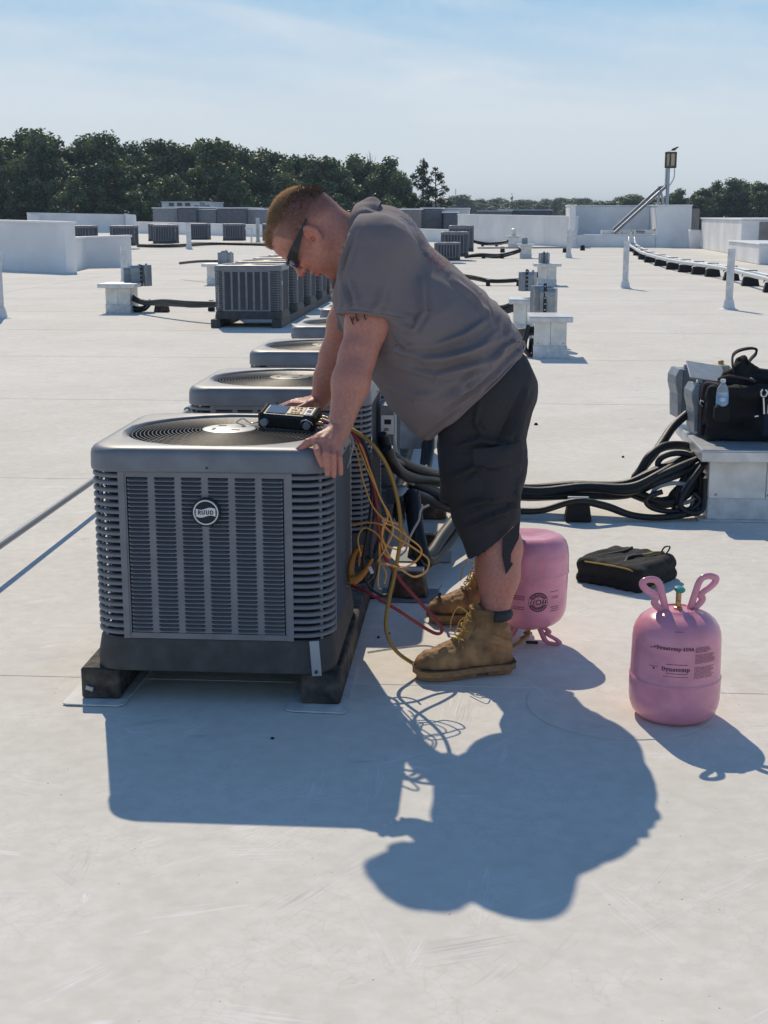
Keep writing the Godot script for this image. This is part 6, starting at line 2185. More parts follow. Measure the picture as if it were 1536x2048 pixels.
	part("tongue", Shape.new().grid(tg, false, false, Vector3(0.05, 0.12, 0)), M.boot_leather, up)
	# laces zigzag over the front, a loose bow hanging in front
	var lc := Shape.new()
	for i in 8:
		var f := i / 7.0
		var p := Vector3(0.222 - 0.082 * f + 0.005 * sin(f * PI), 0.114 + 0.105 * f - 0.004 * sin(f * PI), 0)
		var s := 1.0 if i % 2 == 0 else -1.0
		lc.tube(smooth_path([p + Vector3(-0.022, -0.014, -0.032 * s), p + Vector3(0.004, 0.003, -0.012 * s), p + Vector3(0.001, 0.010, 0.010 * s), p + Vector3(-0.026, 0.004, 0.032 * s)], 4), 0.0027, 6)
		part("eyelet", Shape.new().lathe([Vector2(0.002, 0), Vector2(0.005, 0), Vector2(0.005, 0.003), Vector2(0.002, 0.003)], 8, Transform3D(Basis(Vector3.RIGHT, PI / 2), p + Vector3(-0.024, -0.010, 0.036))), M.brass, up)
	lc.tube(smooth_path([Vector3(0.150, 0.205, 0.01), Vector3(0.185, 0.232, 0.03), Vector3(0.205, 0.190, 0.045), Vector3(0.215, 0.150, 0.03)], 6), 0.0024, 6)
	lc.tube(smooth_path([Vector3(0.150, 0.205, -0.01), Vector3(0.178, 0.225, -0.035), Vector3(0.200, 0.175, -0.05), Vector3(0.212, 0.150, -0.035)], 6), 0.0024, 6)
	lc.tube(smooth_path([Vector3(0.150, 0.203, 0.005), Vector3(0.175, 0.185, 0.035), Vector3(0.185, 0.145, 0.052)], 6), 0.0024, 6)
	part("laces", lc, M.lace, up)
	# worn-through toe
	var wt := Shape.new().lathe([Vector2(0.0, 0.002), Vector2(0.010, 0.001), Vector2(0.013, -0.002)], 12, Transform3D(Basis(Vector3(0, 0, 1), 0.0) * Basis(Vector3.BACK, -0.7) * Basis.from_scale(Vector3(1.3, 1, 1)), Vector3(0.328, 0.070, 0.020)))
	part("worn_toe", wt, M.boot_dark, up)
	return b



# ---------------------------------------------------------------- meter, hoses, clamp
func hose(called: String, label: String, category: String, pts: Array, rad: float, m: Material) -> Node3D:
	var o := thing(called, label, category, pts[0])
	var p: Vector3 = pts[0]
	part("tube", Shape.new().tube(smooth_path(pts.map(func(q): return q - p), 8), rad, 10), m, o)
	return o


func build_gauge_and_hoses() -> void:
	# digital manifold lying on the fan guard, propped so that its face tips toward the camera
	var at := Vector3(-0.6384, 0.8449, -4.53)
	var g := thing("digital_manifold", "black digital refrigerant meter with a lit screen lying on the nearest unit's fan guard", "meter", at)
	g.basis = Basis(Vector3.BACK, -0.055) * Basis(Vector3.UP, -0.10) * Basis(Vector3.RIGHT, 0.20)
	var body := Shape.new()
	body.box(Vector3(0, 0.028, 0), Vector3(0.192, 0.050, 0.105), 0.008)
	part("case", body, M.tool_black, g)
	for x in [-0.088, 0.088]:
		part("bumper", Shape.new().box(Vector3(x, 0.029, 0), Vector3(0.022, 0.058, 0.112), 0.009), M.rubber, g)
	part("screen", Shape.new().box(Vector3(-0.042, 0.0545, -0.002), Vector3(0.068, 0.002, 0.076), 0.0008), M.screen_glass, g)
	var amber := part("readout", Shape.new().box(Vector3(0.024, 0.0547, -0.002), Vector3(0.056, 0.0024, 0.070), 0.0008), M.screen_amber, g)
	var digits := Shape.new()
	for k in 3:
		digits.arrays(lettering(["118", "75.2", "340"][k], 0.020, 0.0006, 700), Transform3D(Basis(Vector3.RIGHT, -PI / 2), Vector3(0.024, 0.0564, -0.024 + 0.023 * k)))
	part("digits", digits, M.inner_dark, amber)
	var keys := part("key_pad", Shape.new().box(Vector3(0.069, 0.0555, 0.0), Vector3(0.030, 0.004, 0.078), 0.001), M.key_grey, g)
	for k in 4:
		part("key", Shape.new().box(Vector3(0.069, 0.0582, -0.027 + 0.018 * k), Vector3(0.016, 0.003, 0.009), 0.001), [M.inner_dark, M.white_plastic, M.inner_dark, M.white_plastic][k], keys)
	for k in 2:
		var knob := Shape.new().lathe([Vector2(0.0, -0.004), Vector2(0.0135, -0.004), Vector2(0.0135, 0.008), Vector2(0.011, 0.013), Vector2(0.0, 0.013)], 14, Transform3D(Basis(Vector3.RIGHT, PI / 2), Vector3([0.072, -0.075][k], 0.026, 0.056)))
		part("valve_knob", knob, [M.strap, M.steel_cover][k], g)
	part("knob_guard", Shape.new().tube(smooth_path([Vector3(0.052, 0.034, 0.066), Vector3(0.060, 0.046, 0.070), Vector3(0.074, 0.050, 0.071), Vector3(0.088, 0.044, 0.070), Vector3(0.094, 0.032, 0.066)], 4), 0.003, 6), M.chrome, g)
	part("hook", Shape.new().tube(smooth_path([Vector3(-0.094, 0.018, 0.03), Vector3(-0.130, 0.010, 0.035), Vector3(-0.155, 0.024, 0.035), Vector3(-0.180, 0.006, 0.030), Vector3(-0.150, 0.000, 0.036)], 5), 0.0024, 6), M.chrome, g)
	part("probe_rod", Shape.new().tube([Vector3(-0.07, -0.006, 0.075), Vector3(0.05, -0.006, 0.082)], 0.0028, 6), M.chrome, g)
	for k in 3:
		part("hose_port", Shape.new().lathe([Vector2(0.0, 0.0), Vector2(0.009, 0.0), Vector2(0.009, 0.02), Vector2(0.006, 0.022), Vector2(0.006, 0.03), Vector2(0.0, 0.03)], 10, Transform3D(Basis(Vector3.BACK, -PI / 2), Vector3(0.096, 0.026, -0.03 + 0.03 * k))), M.brass, g)
	# hoses from the meter over the unit's edge
	hose("yellow_hose", "thick yellow hose arching from the meter down to the roof by his boot toe", "hose", [Vector3(-0.5181, 0.8661, -4.5), Vector3(-0.4664, 0.8626, -4.46), Vector3(-0.4104, 0.8523, -4.4), Vector3(-0.3378, 0.8064, -4.36), Vector3(-0.2857, 0.7167, -4.37), Vector3(-0.2585, 0.603, -4.39), Vector3(-0.2522, 0.498, -4.4), Vector3(-0.2688, 0.3763, -4.4), Vector3(-0.2917, 0.2647, -4.39), Vector3(-0.2995, 0.1792, -4.38), Vector3(-0.2756, 0.1105, -4.38), Vector3(-0.227, 0.0584, -4.4), Vector3(-0.1696, 0.0106, -4.47), Vector3(-0.112, 0, -4.592) + Vector3(0, 0.008, 0), Vector3(0.0033, 0, -4.685) + Vector3(0, 0.008, 0), Vector3(0.1119, 0, -4.692) + Vector3(0, 0.012, 0), Vector3(0.1655, 0.0348, -4.7), Vector3(0.1963, 0.043, -4.76)], 0.0068, M.hose_yellow)
	hose("red_hose", "dark red hose falling from the meter, looping near his boot and back to the unit", "hose", [Vector3(-0.5147, 0.8673, -4.47), Vector3(-0.439, 0.8556, -4.42), Vector3(-0.3841, 0.8024, -4.4), Vector3(-0.356, 0.7062, -4.42), Vector3(-0.3375, 0.6084, -4.44), Vector3(-0.3299, 0.511, -4.45), Vector3(-0.3146, 0.4238, -4.45), Vector3(-0.2552, 0.3334, -4.43), Vector3(-0.1828, 0.2546, -4.42), Vector3(-0.1312, 0.1971, -4.42), Vector3(-0.1104, 0.162, -4.42), Vector3(-0.1305, 0.1522, -4.41), Vector3(-0.1853, 0.1813, -4.41), Vector3(-0.2617, 0.2359, -4.4), Vector3(-0.3484, 0.2814, -4.42), Vector3(-0.4006, 0.2967, -4.45), Vector3(-0.4241, 0.295, -4.48)], 0.0062, M.hose_red)
	hose("blue_hose", "dark blue hose hanging straight down between the red hose and the unit", "hose", [Vector3(-0.5216, 0.8599, -4.53), Vector3(-0.4381, 0.853, -4.48), Vector3(-0.375, 0.794, -4.45), Vector3(-0.3491, 0.6902, -4.46), Vector3(-0.3432, 0.5846, -4.47), Vector3(-0.3527, 0.4949, -4.48), Vector3(-0.3597, 0.4066, -4.48), Vector3(-0.3528, 0.3303, -4.5), Vector3(-0.3963, 0.297, -4.52), Vector3(-0.4376, 0.3007, -4.55)], 0.0062, M.hose_blue)
	hose("grey_hose", "pale grey lead bending over the unit's rim beside his wrist", "lead", [Vector3(-0.5173, 0.8804, -4.45), Vector3(-0.433, 0.8617, -4.36), Vector3(-0.4041, 0.8222, -4.33), Vector3(-0.4142, 0.7724, -4.33), Vector3(-0.4262, 0.7353, -4.35)], 0.0040, M.cable_grey)
	hose("sensor_wire", "thin orange sensor wire hanging left of the yellow hose and looping low by his shin", "wire", [Vector3(-0.439, 0.8556, -4.42), Vector3(-0.394, 0.819, -4.4), Vector3(-0.3494, 0.7139, -4.38), Vector3(-0.3196, 0.6298, -4.38), Vector3(-0.2879, 0.5707, -4.38), Vector3(-0.2762, 0.5161, -4.38), Vector3(-0.3002, 0.4565, -4.39), Vector3(-0.3263, 0.4101, -4.4), Vector3(-0.3171, 0.4007, -4.39), Vector3(-0.2726, 0.3937, -4.38), Vector3(-0.2417, 0.3813, -4.37), Vector3(-0.2014, 0.3612, -4.37), Vector3(-0.1629, 0.3828, -4.37), Vector3(-0.1565, 0.4209, -4.37), Vector3(-0.1855, 0.4437, -4.38), Vector3(-0.2225, 0.4689, -4.38), Vector3(-0.27, 0.4949, -4.39), Vector3(-0.3134, 0.5274, -4.41), Vector3(-0.3665, 0.5301, -4.44), Vector3(-0.4177, 0.5142, -4.46)], 0.0032, M.wire_orange)
	hose("sensor_wire", "second thin orange sensor wire crossing the first in a figure of eight", "wire", [Vector3(-0.45, 0.8573, -4.43), Vector3(-0.4049, 0.8206, -4.41), Vector3(-0.366, 0.7268, -4.4), Vector3(-0.3277, 0.6425, -4.4), Vector3(-0.2959, 0.5661, -4.4), Vector3(-0.3077, 0.523, -4.4), Vector3(-0.3161, 0.471, -4.4), Vector3(-0.3043, 0.4314, -4.4), Vector3(-0.2857, 0.4178, -4.4), Vector3(-0.3002, 0.4513, -4.39), Vector3(-0.3137, 0.4994, -4.39), Vector3(-0.3036, 0.5374, -4.39), Vector3(-0.2611, 0.5232, -4.38), Vector3(-0.2187, 0.492, -4.37), Vector3(-0.1886, 0.4685, -4.37), Vector3(-0.1801, 0.4446, -4.37), Vector3(-0.2021, 0.4106, -4.38), Vector3(-0.2479, 0.3863, -4.39), Vector3(-0.2958, 0.3967, -4.4), Vector3(-0.3219, 0.4076, -4.41), Vector3(-0.3236, 0.4633, -4.41)], 0.0030, M.wire_orange)
	hose("sensor_wire", "third thin orange sensor wire drooping in a wide loop nearest the unit", "wire", [Vector3(-0.4443, 0.8524, -4.44), Vector3(-0.4026, 0.7819, -4.42), Vector3(-0.3795, 0.6804, -4.42), Vector3(-0.3495, 0.5952, -4.42), Vector3(-0.3091, 0.5477, -4.42), Vector3(-0.2551, 0.5243, -4.42), Vector3(-0.2347, 0.4849, -4.42), Vector3(-0.2583, 0.4445, -4.42), Vector3(-0.3023, 0.4577, -4.42), Vector3(-0.3369, 0.4964, -4.43), Vector3(-0.3784, 0.5108, -4.44), Vector3(-0.3999, 0.4697, -4.45), Vector3(-0.3899, 0.4101, -4.45)], 0.0028, M.wire_orange)
	hose("black_lead", "thin black lead falling beside the red hose to the unit's foot", "lead", [Vector3(-0.4343, 0.8491, -4.44), Vector3(-0.3834, 0.7719, -4.43), Vector3(-0.3551, 0.6491, -4.45), Vector3(-0.3655, 0.5145, -4.47), Vector3(-0.3856, 0.3884, -4.48), Vector3(-0.3703, 0.3032, -4.48), Vector3(-0.3195, 0.2677, -4.47), Vector3(-0.2815, 0.2863, -4.47), Vector3(-0.2753, 0.3371, -4.48)], 0.0042, M.cable_black)
	hose("sensor_wire", "short orange wire end hanging lowest beside the red hose", "wire", [Vector3(-0.3243, 0.4643, -4.42), Vector3(-0.3227, 0.405, -4.42), Vector3(-0.3295, 0.3435, -4.42), Vector3(-0.3278, 0.3083, -4.42), Vector3(-0.3203, 0.3059, -4.41)], 0.0032, M.wire_orange)
	hose("sensor_wire", "short curved orange wire end right of the lowest one", "wire", [Vector3(-0.3125, 0.3824, -4.42), Vector3(-0.3016, 0.3643, -4.41), Vector3(-0.3033, 0.3379, -4.41), Vector3(-0.3084, 0.3255, -4.41)], 0.0032, M.wire_orange)
	hose("black_cable", "thin black cable on the roof reaching toward his far boot", "cable", [Vector3(-0.529, 0, -5.282) + Vector3(0, 0.006, 0), Vector3(-0.3907, 0, -5.35) + Vector3(0, 0.006, 0), Vector3(-0.2656, 0, -5.329) + Vector3(0, 0.006, 0), Vector3(-0.1709, 0, -5.321) + Vector3(0, 0.006, 0), Vector3(-0.1334, 0.1298, -4.98)], 0.006, M.cable_black)
	hose("silver_lead", "pale lead curling among the black pipes beside the second unit", "lead", [Vector3(-0.1894, 0.4086, -5.3), Vector3(-0.2215, 0.3875, -5.3), Vector3(-0.2293, 0.3462, -5.3), Vector3(-0.2493, 0.3086, -5.3), Vector3(-0.2753, 0.2521, -5.3), Vector3(-0.2813, 0.2208, -5.3), Vector3(-0.3056, 0.1953, -5.3)], 0.0042, M.key_grey)
	hose("thin_tube", "thin clear tube lying across the roof in front of his near boot", "tube", [Vector3(-0.3843, 0, -4.641) + Vector3(0, 0.003, 0), Vector3(-0.288, 0, -4.693) + Vector3(0, 0.003, 0), Vector3(-0.1616, 0, -4.731) + Vector3(0, 0.003, 0), Vector3(-0.0856, 0, -4.611) + Vector3(0, 0.003, 0)], 0.0022, M.key_grey)
	# orange pipe clamp on the suction line
	var c := thing("pipe_clamp", "orange spring clamp with open jaws biting a pipe beside the nearest unit", "clamp", Vector3(-0.4117, 0.3649, -4.5))
	var z := 0.0
	var p0: Vector3 = c.position
	for k in 2:
		var line: Array = [[Vector3(-0.4276, 0.3073, -4.5), Vector3(-0.4309, 0.3467, -4.5), Vector3(-0.422, 0.3915, -4.5), Vector3(-0.4045, 0.4221, -4.5), Vector3(-0.3907, 0.4276, -4.5), Vector3(-0.3994, 0.3972, -4.5), Vector3(-0.4013, 0.3616, -4.5)], [Vector3(-0.4275, 0.3128, -4.48), Vector3(-0.4032, 0.324, -4.48), Vector3(-0.3823, 0.3458, -4.48), Vector3(-0.3667, 0.371, -4.48), Vector3(-0.3546, 0.3925, -4.48)]][k]
		var rows := []
		for q in smooth_path(line.map(func(v): return v - p0), 4):
			rows.append(q)
		var s := Shape.new()
		var n := rows.size()
		var grid := []
		for i in n:
			var f := float(i) / (n - 1)
			var t: Vector3 = (rows[mini(i + 1, n - 1)] - rows[maxi(i - 1, 0)]).normalized()
			var u := t.cross(Vector3.BACK).normalized()
			var w: float = lerpf([0.014, 0.017][k], [0.003, 0.005][k], f)
			var ring := []
			for m in 8:
				var a := TAU * m / 8
				ring.append(rows[i] + u * cos(a) * w + Vector3.BACK * sin(a) * 0.013)
			grid.append(ring)
		s.grid(grid)
		s.cap(grid[0], rows[0] - rows[1])
		s.cap(grid[-1], rows[-1] - rows[-2])
		part("jaw", s, M.clamp_orange, c)
	part("spring_tag", Shape.new().box(Vector3(-0.3573, 0.356, -4.47) - p0, Vector3(0.012, 0.026, 0.004), 0.001, Basis(Vector3.BACK, 0.4)), M.white_plastic, c)
	# service valves low on the unit's side
	var sv := thing("service_valve", "small brass service valve where the red hose meets the unit", "valve", Vector3(-0.4314, 0.2837, -4.52))
	part("body", Shape.new().tube([Vector3(-0.03, 0, 0), Vector3(0.012, 0, 0)], 0.008, 8), M.brass, sv)
	part("nut", Shape.new().lathe([Vector2(0, -0.008), Vector2(0.012, -0.008), Vector2(0.012, 0.008), Vector2(0, 0.008)], 6, Transform3D(Basis(Vector3.BACK, PI / 2), Vector3(0.01, 0, 0))), M.chrome, sv)


# ---------------------------------------------------------------- refrigerant cylinders
func tank(label: String, turn: float) -> Node3D:
	# stands on y = 0; its label faces +z before it is turned
	var o := thing("refrigerant_cylinder", label, "gas cylinder", Vector3.ZERO, turn, "pink refrigerant cylinders")
	var prof := [Vector2(0.0, 0.012), Vector2(0.050, 0.008), Vector2(0.085, 0.004), Vector2(0.100, 0.003), Vector2(0.116, 0.010), Vector2(0.130, 0.026), Vector2(0.138, 0.048), Vector2(0.1412, 0.072), Vector2(0.1418, 0.130), Vector2(0.1420, 0.1345), Vector2(0.1428, 0.1358), Vector2(0.1428, 0.1392), Vector2(0.1402, 0.1410), Vector2(0.1392, 0.148), Vector2(0.1382, 0.20), Vector2(0.1370, 0.262), Vector2(0.1345, 0.282), Vector2(0.128, 0.301), Vector2(0.117, 0.318), Vector2(0.100, 0.332), Vector2(0.078, 0.342), Vector2(0.055, 0.348), Vector2(0.052, 0.352), Vector2(0.049, 0.352), Vector2(0.046, 0.348), Vector2(0.020, 0.350), Vector2(0.0, 0.350)]
	part("shell", Shape.new().lathe(prof, 56, Transform3D.IDENTITY, 0.55), M.pink, o)
	for s in [-1.0, 1.0]:
		# bent ear of the handle: a strap that rises, loops outward and comes back
		var pts := [Vector3(0.040, 0.345, 0), Vector3(0.047, 0.375, 0), Vector3(0.056, 0.410, 0), Vector3(0.064, 0.440, 0), Vector3(0.076, 0.458, 0), Vector3(0.098, 0.464, 0), Vector3(0.120, 0.456, 0), Vector3(0.119, 0.441, 0), Vector3(0.104, 0.424, 0), Vector3(0.085, 0.410, 0), Vector3(0.074, 0.396, 0), Vector3(0.080, 0.380, 0), Vector3(0.070, 0.364, 0), Vector3(0.054, 0.350, 0)]
		var path := smooth_path(pts, 4)
		var rows := []
		var n := path.size()
		for i in n:
			var t: Vector3 = (path[mini(i + 1, n - 1)] - path[maxi(i - 1, 0)]).normalized()
			var u := t.cross(Vector3.BACK).normalized()
			var ring := []
			for m in 10:
				var a := TAU * m / 10
				var q: Vector3 = path[i] + u * cos(a) * 0.0118 + Vector3.BACK * sin(a) * 0.0075
				ring.append(Vector3(q.x * s, q.y, q.z))
			rows.append(ring)
		var h := Shape.new().grid(rows)
		var hd := part("handle", h, M.pink, o)
		hd.rotation.y = 0.42
		hd.scale.y = 0.88
		hd.position.y = 0.345 * 0.12
	var v := part("valve", Shape.new().lathe([Vector2(0.0, 0.345), Vector2(0.013, 0.345), Vector2(0.013, 0.356), Vector2(0.0085, 0.358), Vector2(0.0085, 0.405), Vector2(0.0, 0.405)], 14), M.brass, o)
	part("outlet", Shape.new().tube([Vector3(0, 0.372, 0.004), Vector3(0.002, 0.372, 0.020)], 0.0065, 8), M.brass, v)
	part("hand_knob", Shape.new().lathe([Vector2(0.0, 0.404), Vector2(0.014, 0.405), Vector2(0.0175, 0.410), Vector2(0.0175, 0.417), Vector2(0.012, 0.421), Vector2(0.0, 0.421)], 9, Transform3D(Basis(Vector3.BACK, -0.2), Vector3(-0.08, 0.008, 0))), M.teal, v)
	return o


func rolled(r: float):
	return func(p: Vector3) -> Vector3:
		var a := p.x / r
		return Vector3(sin(a) * (r + p.z), p.y, cos(a) * (r + p.z))


func print_lines(s: Shape, r: RandomNumberGenerator, x0: float, x1: float, y0: float, y1: float, rows: int, thick: float, bend) -> void:
	# rows of fine print too small to read: word-long dashes
	for i in rows:
		var y := lerpf(y0, y1, (i + 0.5) / rows)
		var x := x0
		var stop := lerpf(x1, x0, 0.35 * r.randf() * r.randf())
		while x < stop:
			var w := minf(r.randf_range(0.003, 0.011), stop - x)
			s.quad(bend.call(Vector3(x, y, 0.0006)), bend.call(Vector3(x + w, y, 0.0006)), bend.call(Vector3(x + w, y + thick, 0.0006)), bend.call(Vector3(x, y + thick, 0.0006)), bend.call(Vector3(x, y, 1.0)))
			x += w + 0.0018


func build_tanks() -> void:
	var r := RandomNumberGenerator.new()
	r.seed = 55
	# the upright one, at the right
	var a := tank("pink refrigerant cylinder standing upright at the right, its handles splayed", -0.15)
	a.position = Vector3(0.631, 0.001, -4.09)
	var bend = rolled(0.1386)
	var big := Shape.new()
	big.arrays(lettering("Dynatemp 410A", 0.0148, 0.0006, 600, true), Transform3D(Basis.IDENTITY, Vector3(-0.003, 0.262, 0.0004)), bend)
	big.arrays(lettering("Dynatemp", 0.0166, 0.0006, 700, true), Transform3D(Basis.IDENTITY, Vector3(0.001, 0.1965, 0.0006)), bend)
	for y in [0.2115, 0.1825]:
		for k in 10:
			var x := -0.028 + 0.0065 * k
			big.quad(bend.call(Vector3(x, y, 0.0007)), bend.call(Vector3(x + 0.0065, y, 0.0007)), bend.call(Vector3(x + 0.0065, y + 0.0014, 0.0007)), bend.call(Vector3(x, y + 0.0014, 0.0007)), bend.call(Vector3(x, y, 1.0)))
	part("lettering", big, M.ink, a)
	var small := Shape.new()
	print_lines(small, r, 0.060, 0.120, 0.266, 0.248, 4, 0.0020, bend)
	print_lines(small, r, 0.060, 0.140, 0.244, 0.214, 7, 0.0017, bend)
	print_lines(small, r, 0.058, 0.135, 0.204, 0.166, 9, 0.0017, bend)
	print_lines(small, r, -0.082, -0.068, 0.259, 0.255, 1, 0.0022, bend)
	print_lines(small, r, -0.082, -0.050, 0.200, 0.196, 1, 0.0022, bend)
	print_lines(small, r, -0.036, 0.040, 0.174, 0.170, 1, 0.0020, bend)
	print_lines(small, r, -0.006, 0.026, 0.312, 0.309, 1, 0.0018, rolled(0.122))
	part("fine_print", small, M.faint_ink, a).set_meta("kind", "stuff")
	var dots := Shape.new()
	for p in [Vector2(-0.066, 0.262), Vector2(-0.067, 0.193)]:
		for k in 8:
			var q0 := TAU * k / 8
			var q1 := TAU * (k + 1) / 8
			dots.flat(bend.call(Vector3(p.x, p.y, 0.0008)), bend.call(Vector3(p.x + cos(q0) * 0.003, p.y + sin(q0) * 0.003, 0.0008)), bend.call(Vector3(p.x + cos(q1) * 0.003, p.y + sin(q1) * 0.003, 0.0008)), bend.call(Vector3(p.x, p.y, 1.0)))
	part("print_mark", dots, M.ink, a)
	# a plain cast ridge in place of the picture between the two words
	# the upside-down one, behind his leg, standing on its handles
	var b := tank("pink refrigerant cylinder turned upside down on its handles behind his near leg", 0.0)
	b.basis = Basis(Vector3.UP, 0.0) * Basis(Vector3.BACK, PI)
	b.position = Vector3(0.200, 0.412, -4.82)
	for ch in b.get_children():
		if not str(ch.name).begins_with("shell"):
			ch.scale = Vector3(1, 0.52, 1)
			ch.position.y = 0.345 * 0.48
	var em := Shape.new()
	var arcs := func(s: Shape, r0: float, r1: float, q0: float, q1: float, n: int, c: Vector2, bb) -> void:
		for k in n:
			var u0 := lerpf(q0, q1, float(k) / n)
			var u1 := lerpf(q0, q1, float(k + 1) / n)
			s.quad(bb.call(Vector3(c.x + cos(u0) * r0, c.y + sin(u0) * r0, 0.0008)), bb.call(Vector3(c.x + cos(u1) * r0, c.y + sin(u1) * r0, 0.0008)), bb.call(Vector3(c.x + cos(u1) * r1, c.y + sin(u1) * r1, 0.0008)), bb.call(Vector3(c.x + cos(u0) * r1, c.y + sin(u0) * r1, 0.0008)), bb.call(Vector3(c.x, c.y, 1.0)))
	var c := Vector2(-0.028, 0.222)
	arcs.call(em, 0.0225, 0.036, 0.42, PI - 0.42, 16, c, bend)
	arcs.call(em, 0.0225, 0.036, PI + 0.42, TAU - 0.42, 16, c, bend)
	arcs.call(em, 0.0345, 0.0358, -0.42, 0.42, 6, c, bend)
	arcs.call(em, 0.0345, 0.0358, PI - 0.42, PI + 0.42, 6, c, bend)
	arcs.call(em, 0.0075, 0.0105, 0.0, TAU, 14, c, bend)
	arcs.call(em, 0.0185, 0.0200, 0.5, PI - 0.5, 8, c, bend)
	arcs.call(em, 0.0185, 0.0200, PI + 0.5, TAU - 0.5, 8, c, bend)
	for s in [-1.0, 1.0]:
		for k in 2:
			var x: float = c.x + s * (0.017 + 0.010 * k)
			em.quad(bend.call(Vector3(x - 0.0036, c.y - 0.0075, 0.0008)), bend.call(Vector3(x - 0.001 * s, c.y - 0.0075, 0.0008)), bend.call(Vector3(x + 0.0036, c.y + 0.0075, 0.0008)), bend.call(Vector3(x + 0.001 * s, c.y + 0.0075, 0.0008)), bend.call(Vector3(x, c.y, 1.0)))
	part("round_mark", em, M.ink, b)
	var ticks := Shape.new()
	for k in 10:
		for half in 2:
			var q := half * PI + 0.62 + k * (PI - 1.24) / 9
			arcs.call(ticks, 0.0262, 0.0325, q - 0.045, q + 0.045, 1, c, rolled(0.1394))
	part("ring_letters", ticks, M.pink, b)
	var fp := Shape.new()
	var rb := RandomNumberGenerator.new()
	rb.seed = 8
	print_lines(fp, rb, -0.115, -0.070, 0.262, 0.240, 3, 0.0019, bend)
	print_lines(fp, rb, -0.112, -0.080, 0.214, 0.202, 2, 0.0019, bend)
	print_lines(fp, rb, -0.110, -0.072, 0.188, 0.184, 1, 0.0021, bend)
	print_lines(fp, rb, 0.022, 0.075, 0.252, 0.238, 2, 0.0021, bend)
	print_lines(fp, rb, 0.022, 0.075, 0.216, 0.196, 3, 0.0021, bend)
	part("fine_print", fp, M.ink, b).set_meta("kind", "stuff")
	# hose fitting under its valve
	var f := thing("hose_fitting", "brass fitting joining the yellow hose to the upside down cylinder", "fitting", Vector3(0.200, 0.040, -4.79))
	part("elbow", Shape.new().tube(smooth_path([Vector3(0, 0.0, 0.0), Vector3(-0.006, 0.0, 0.03), Vector3(-0.03, -0.010, 0.045)], 5), 0.0085, 10), M.brass, f)
	part("lever", Shape.new().box(Vector3(0.012, -0.028, 0.02), Vector3(0.045, 0.010, 0.014), 0.003), M.tool_black, f)


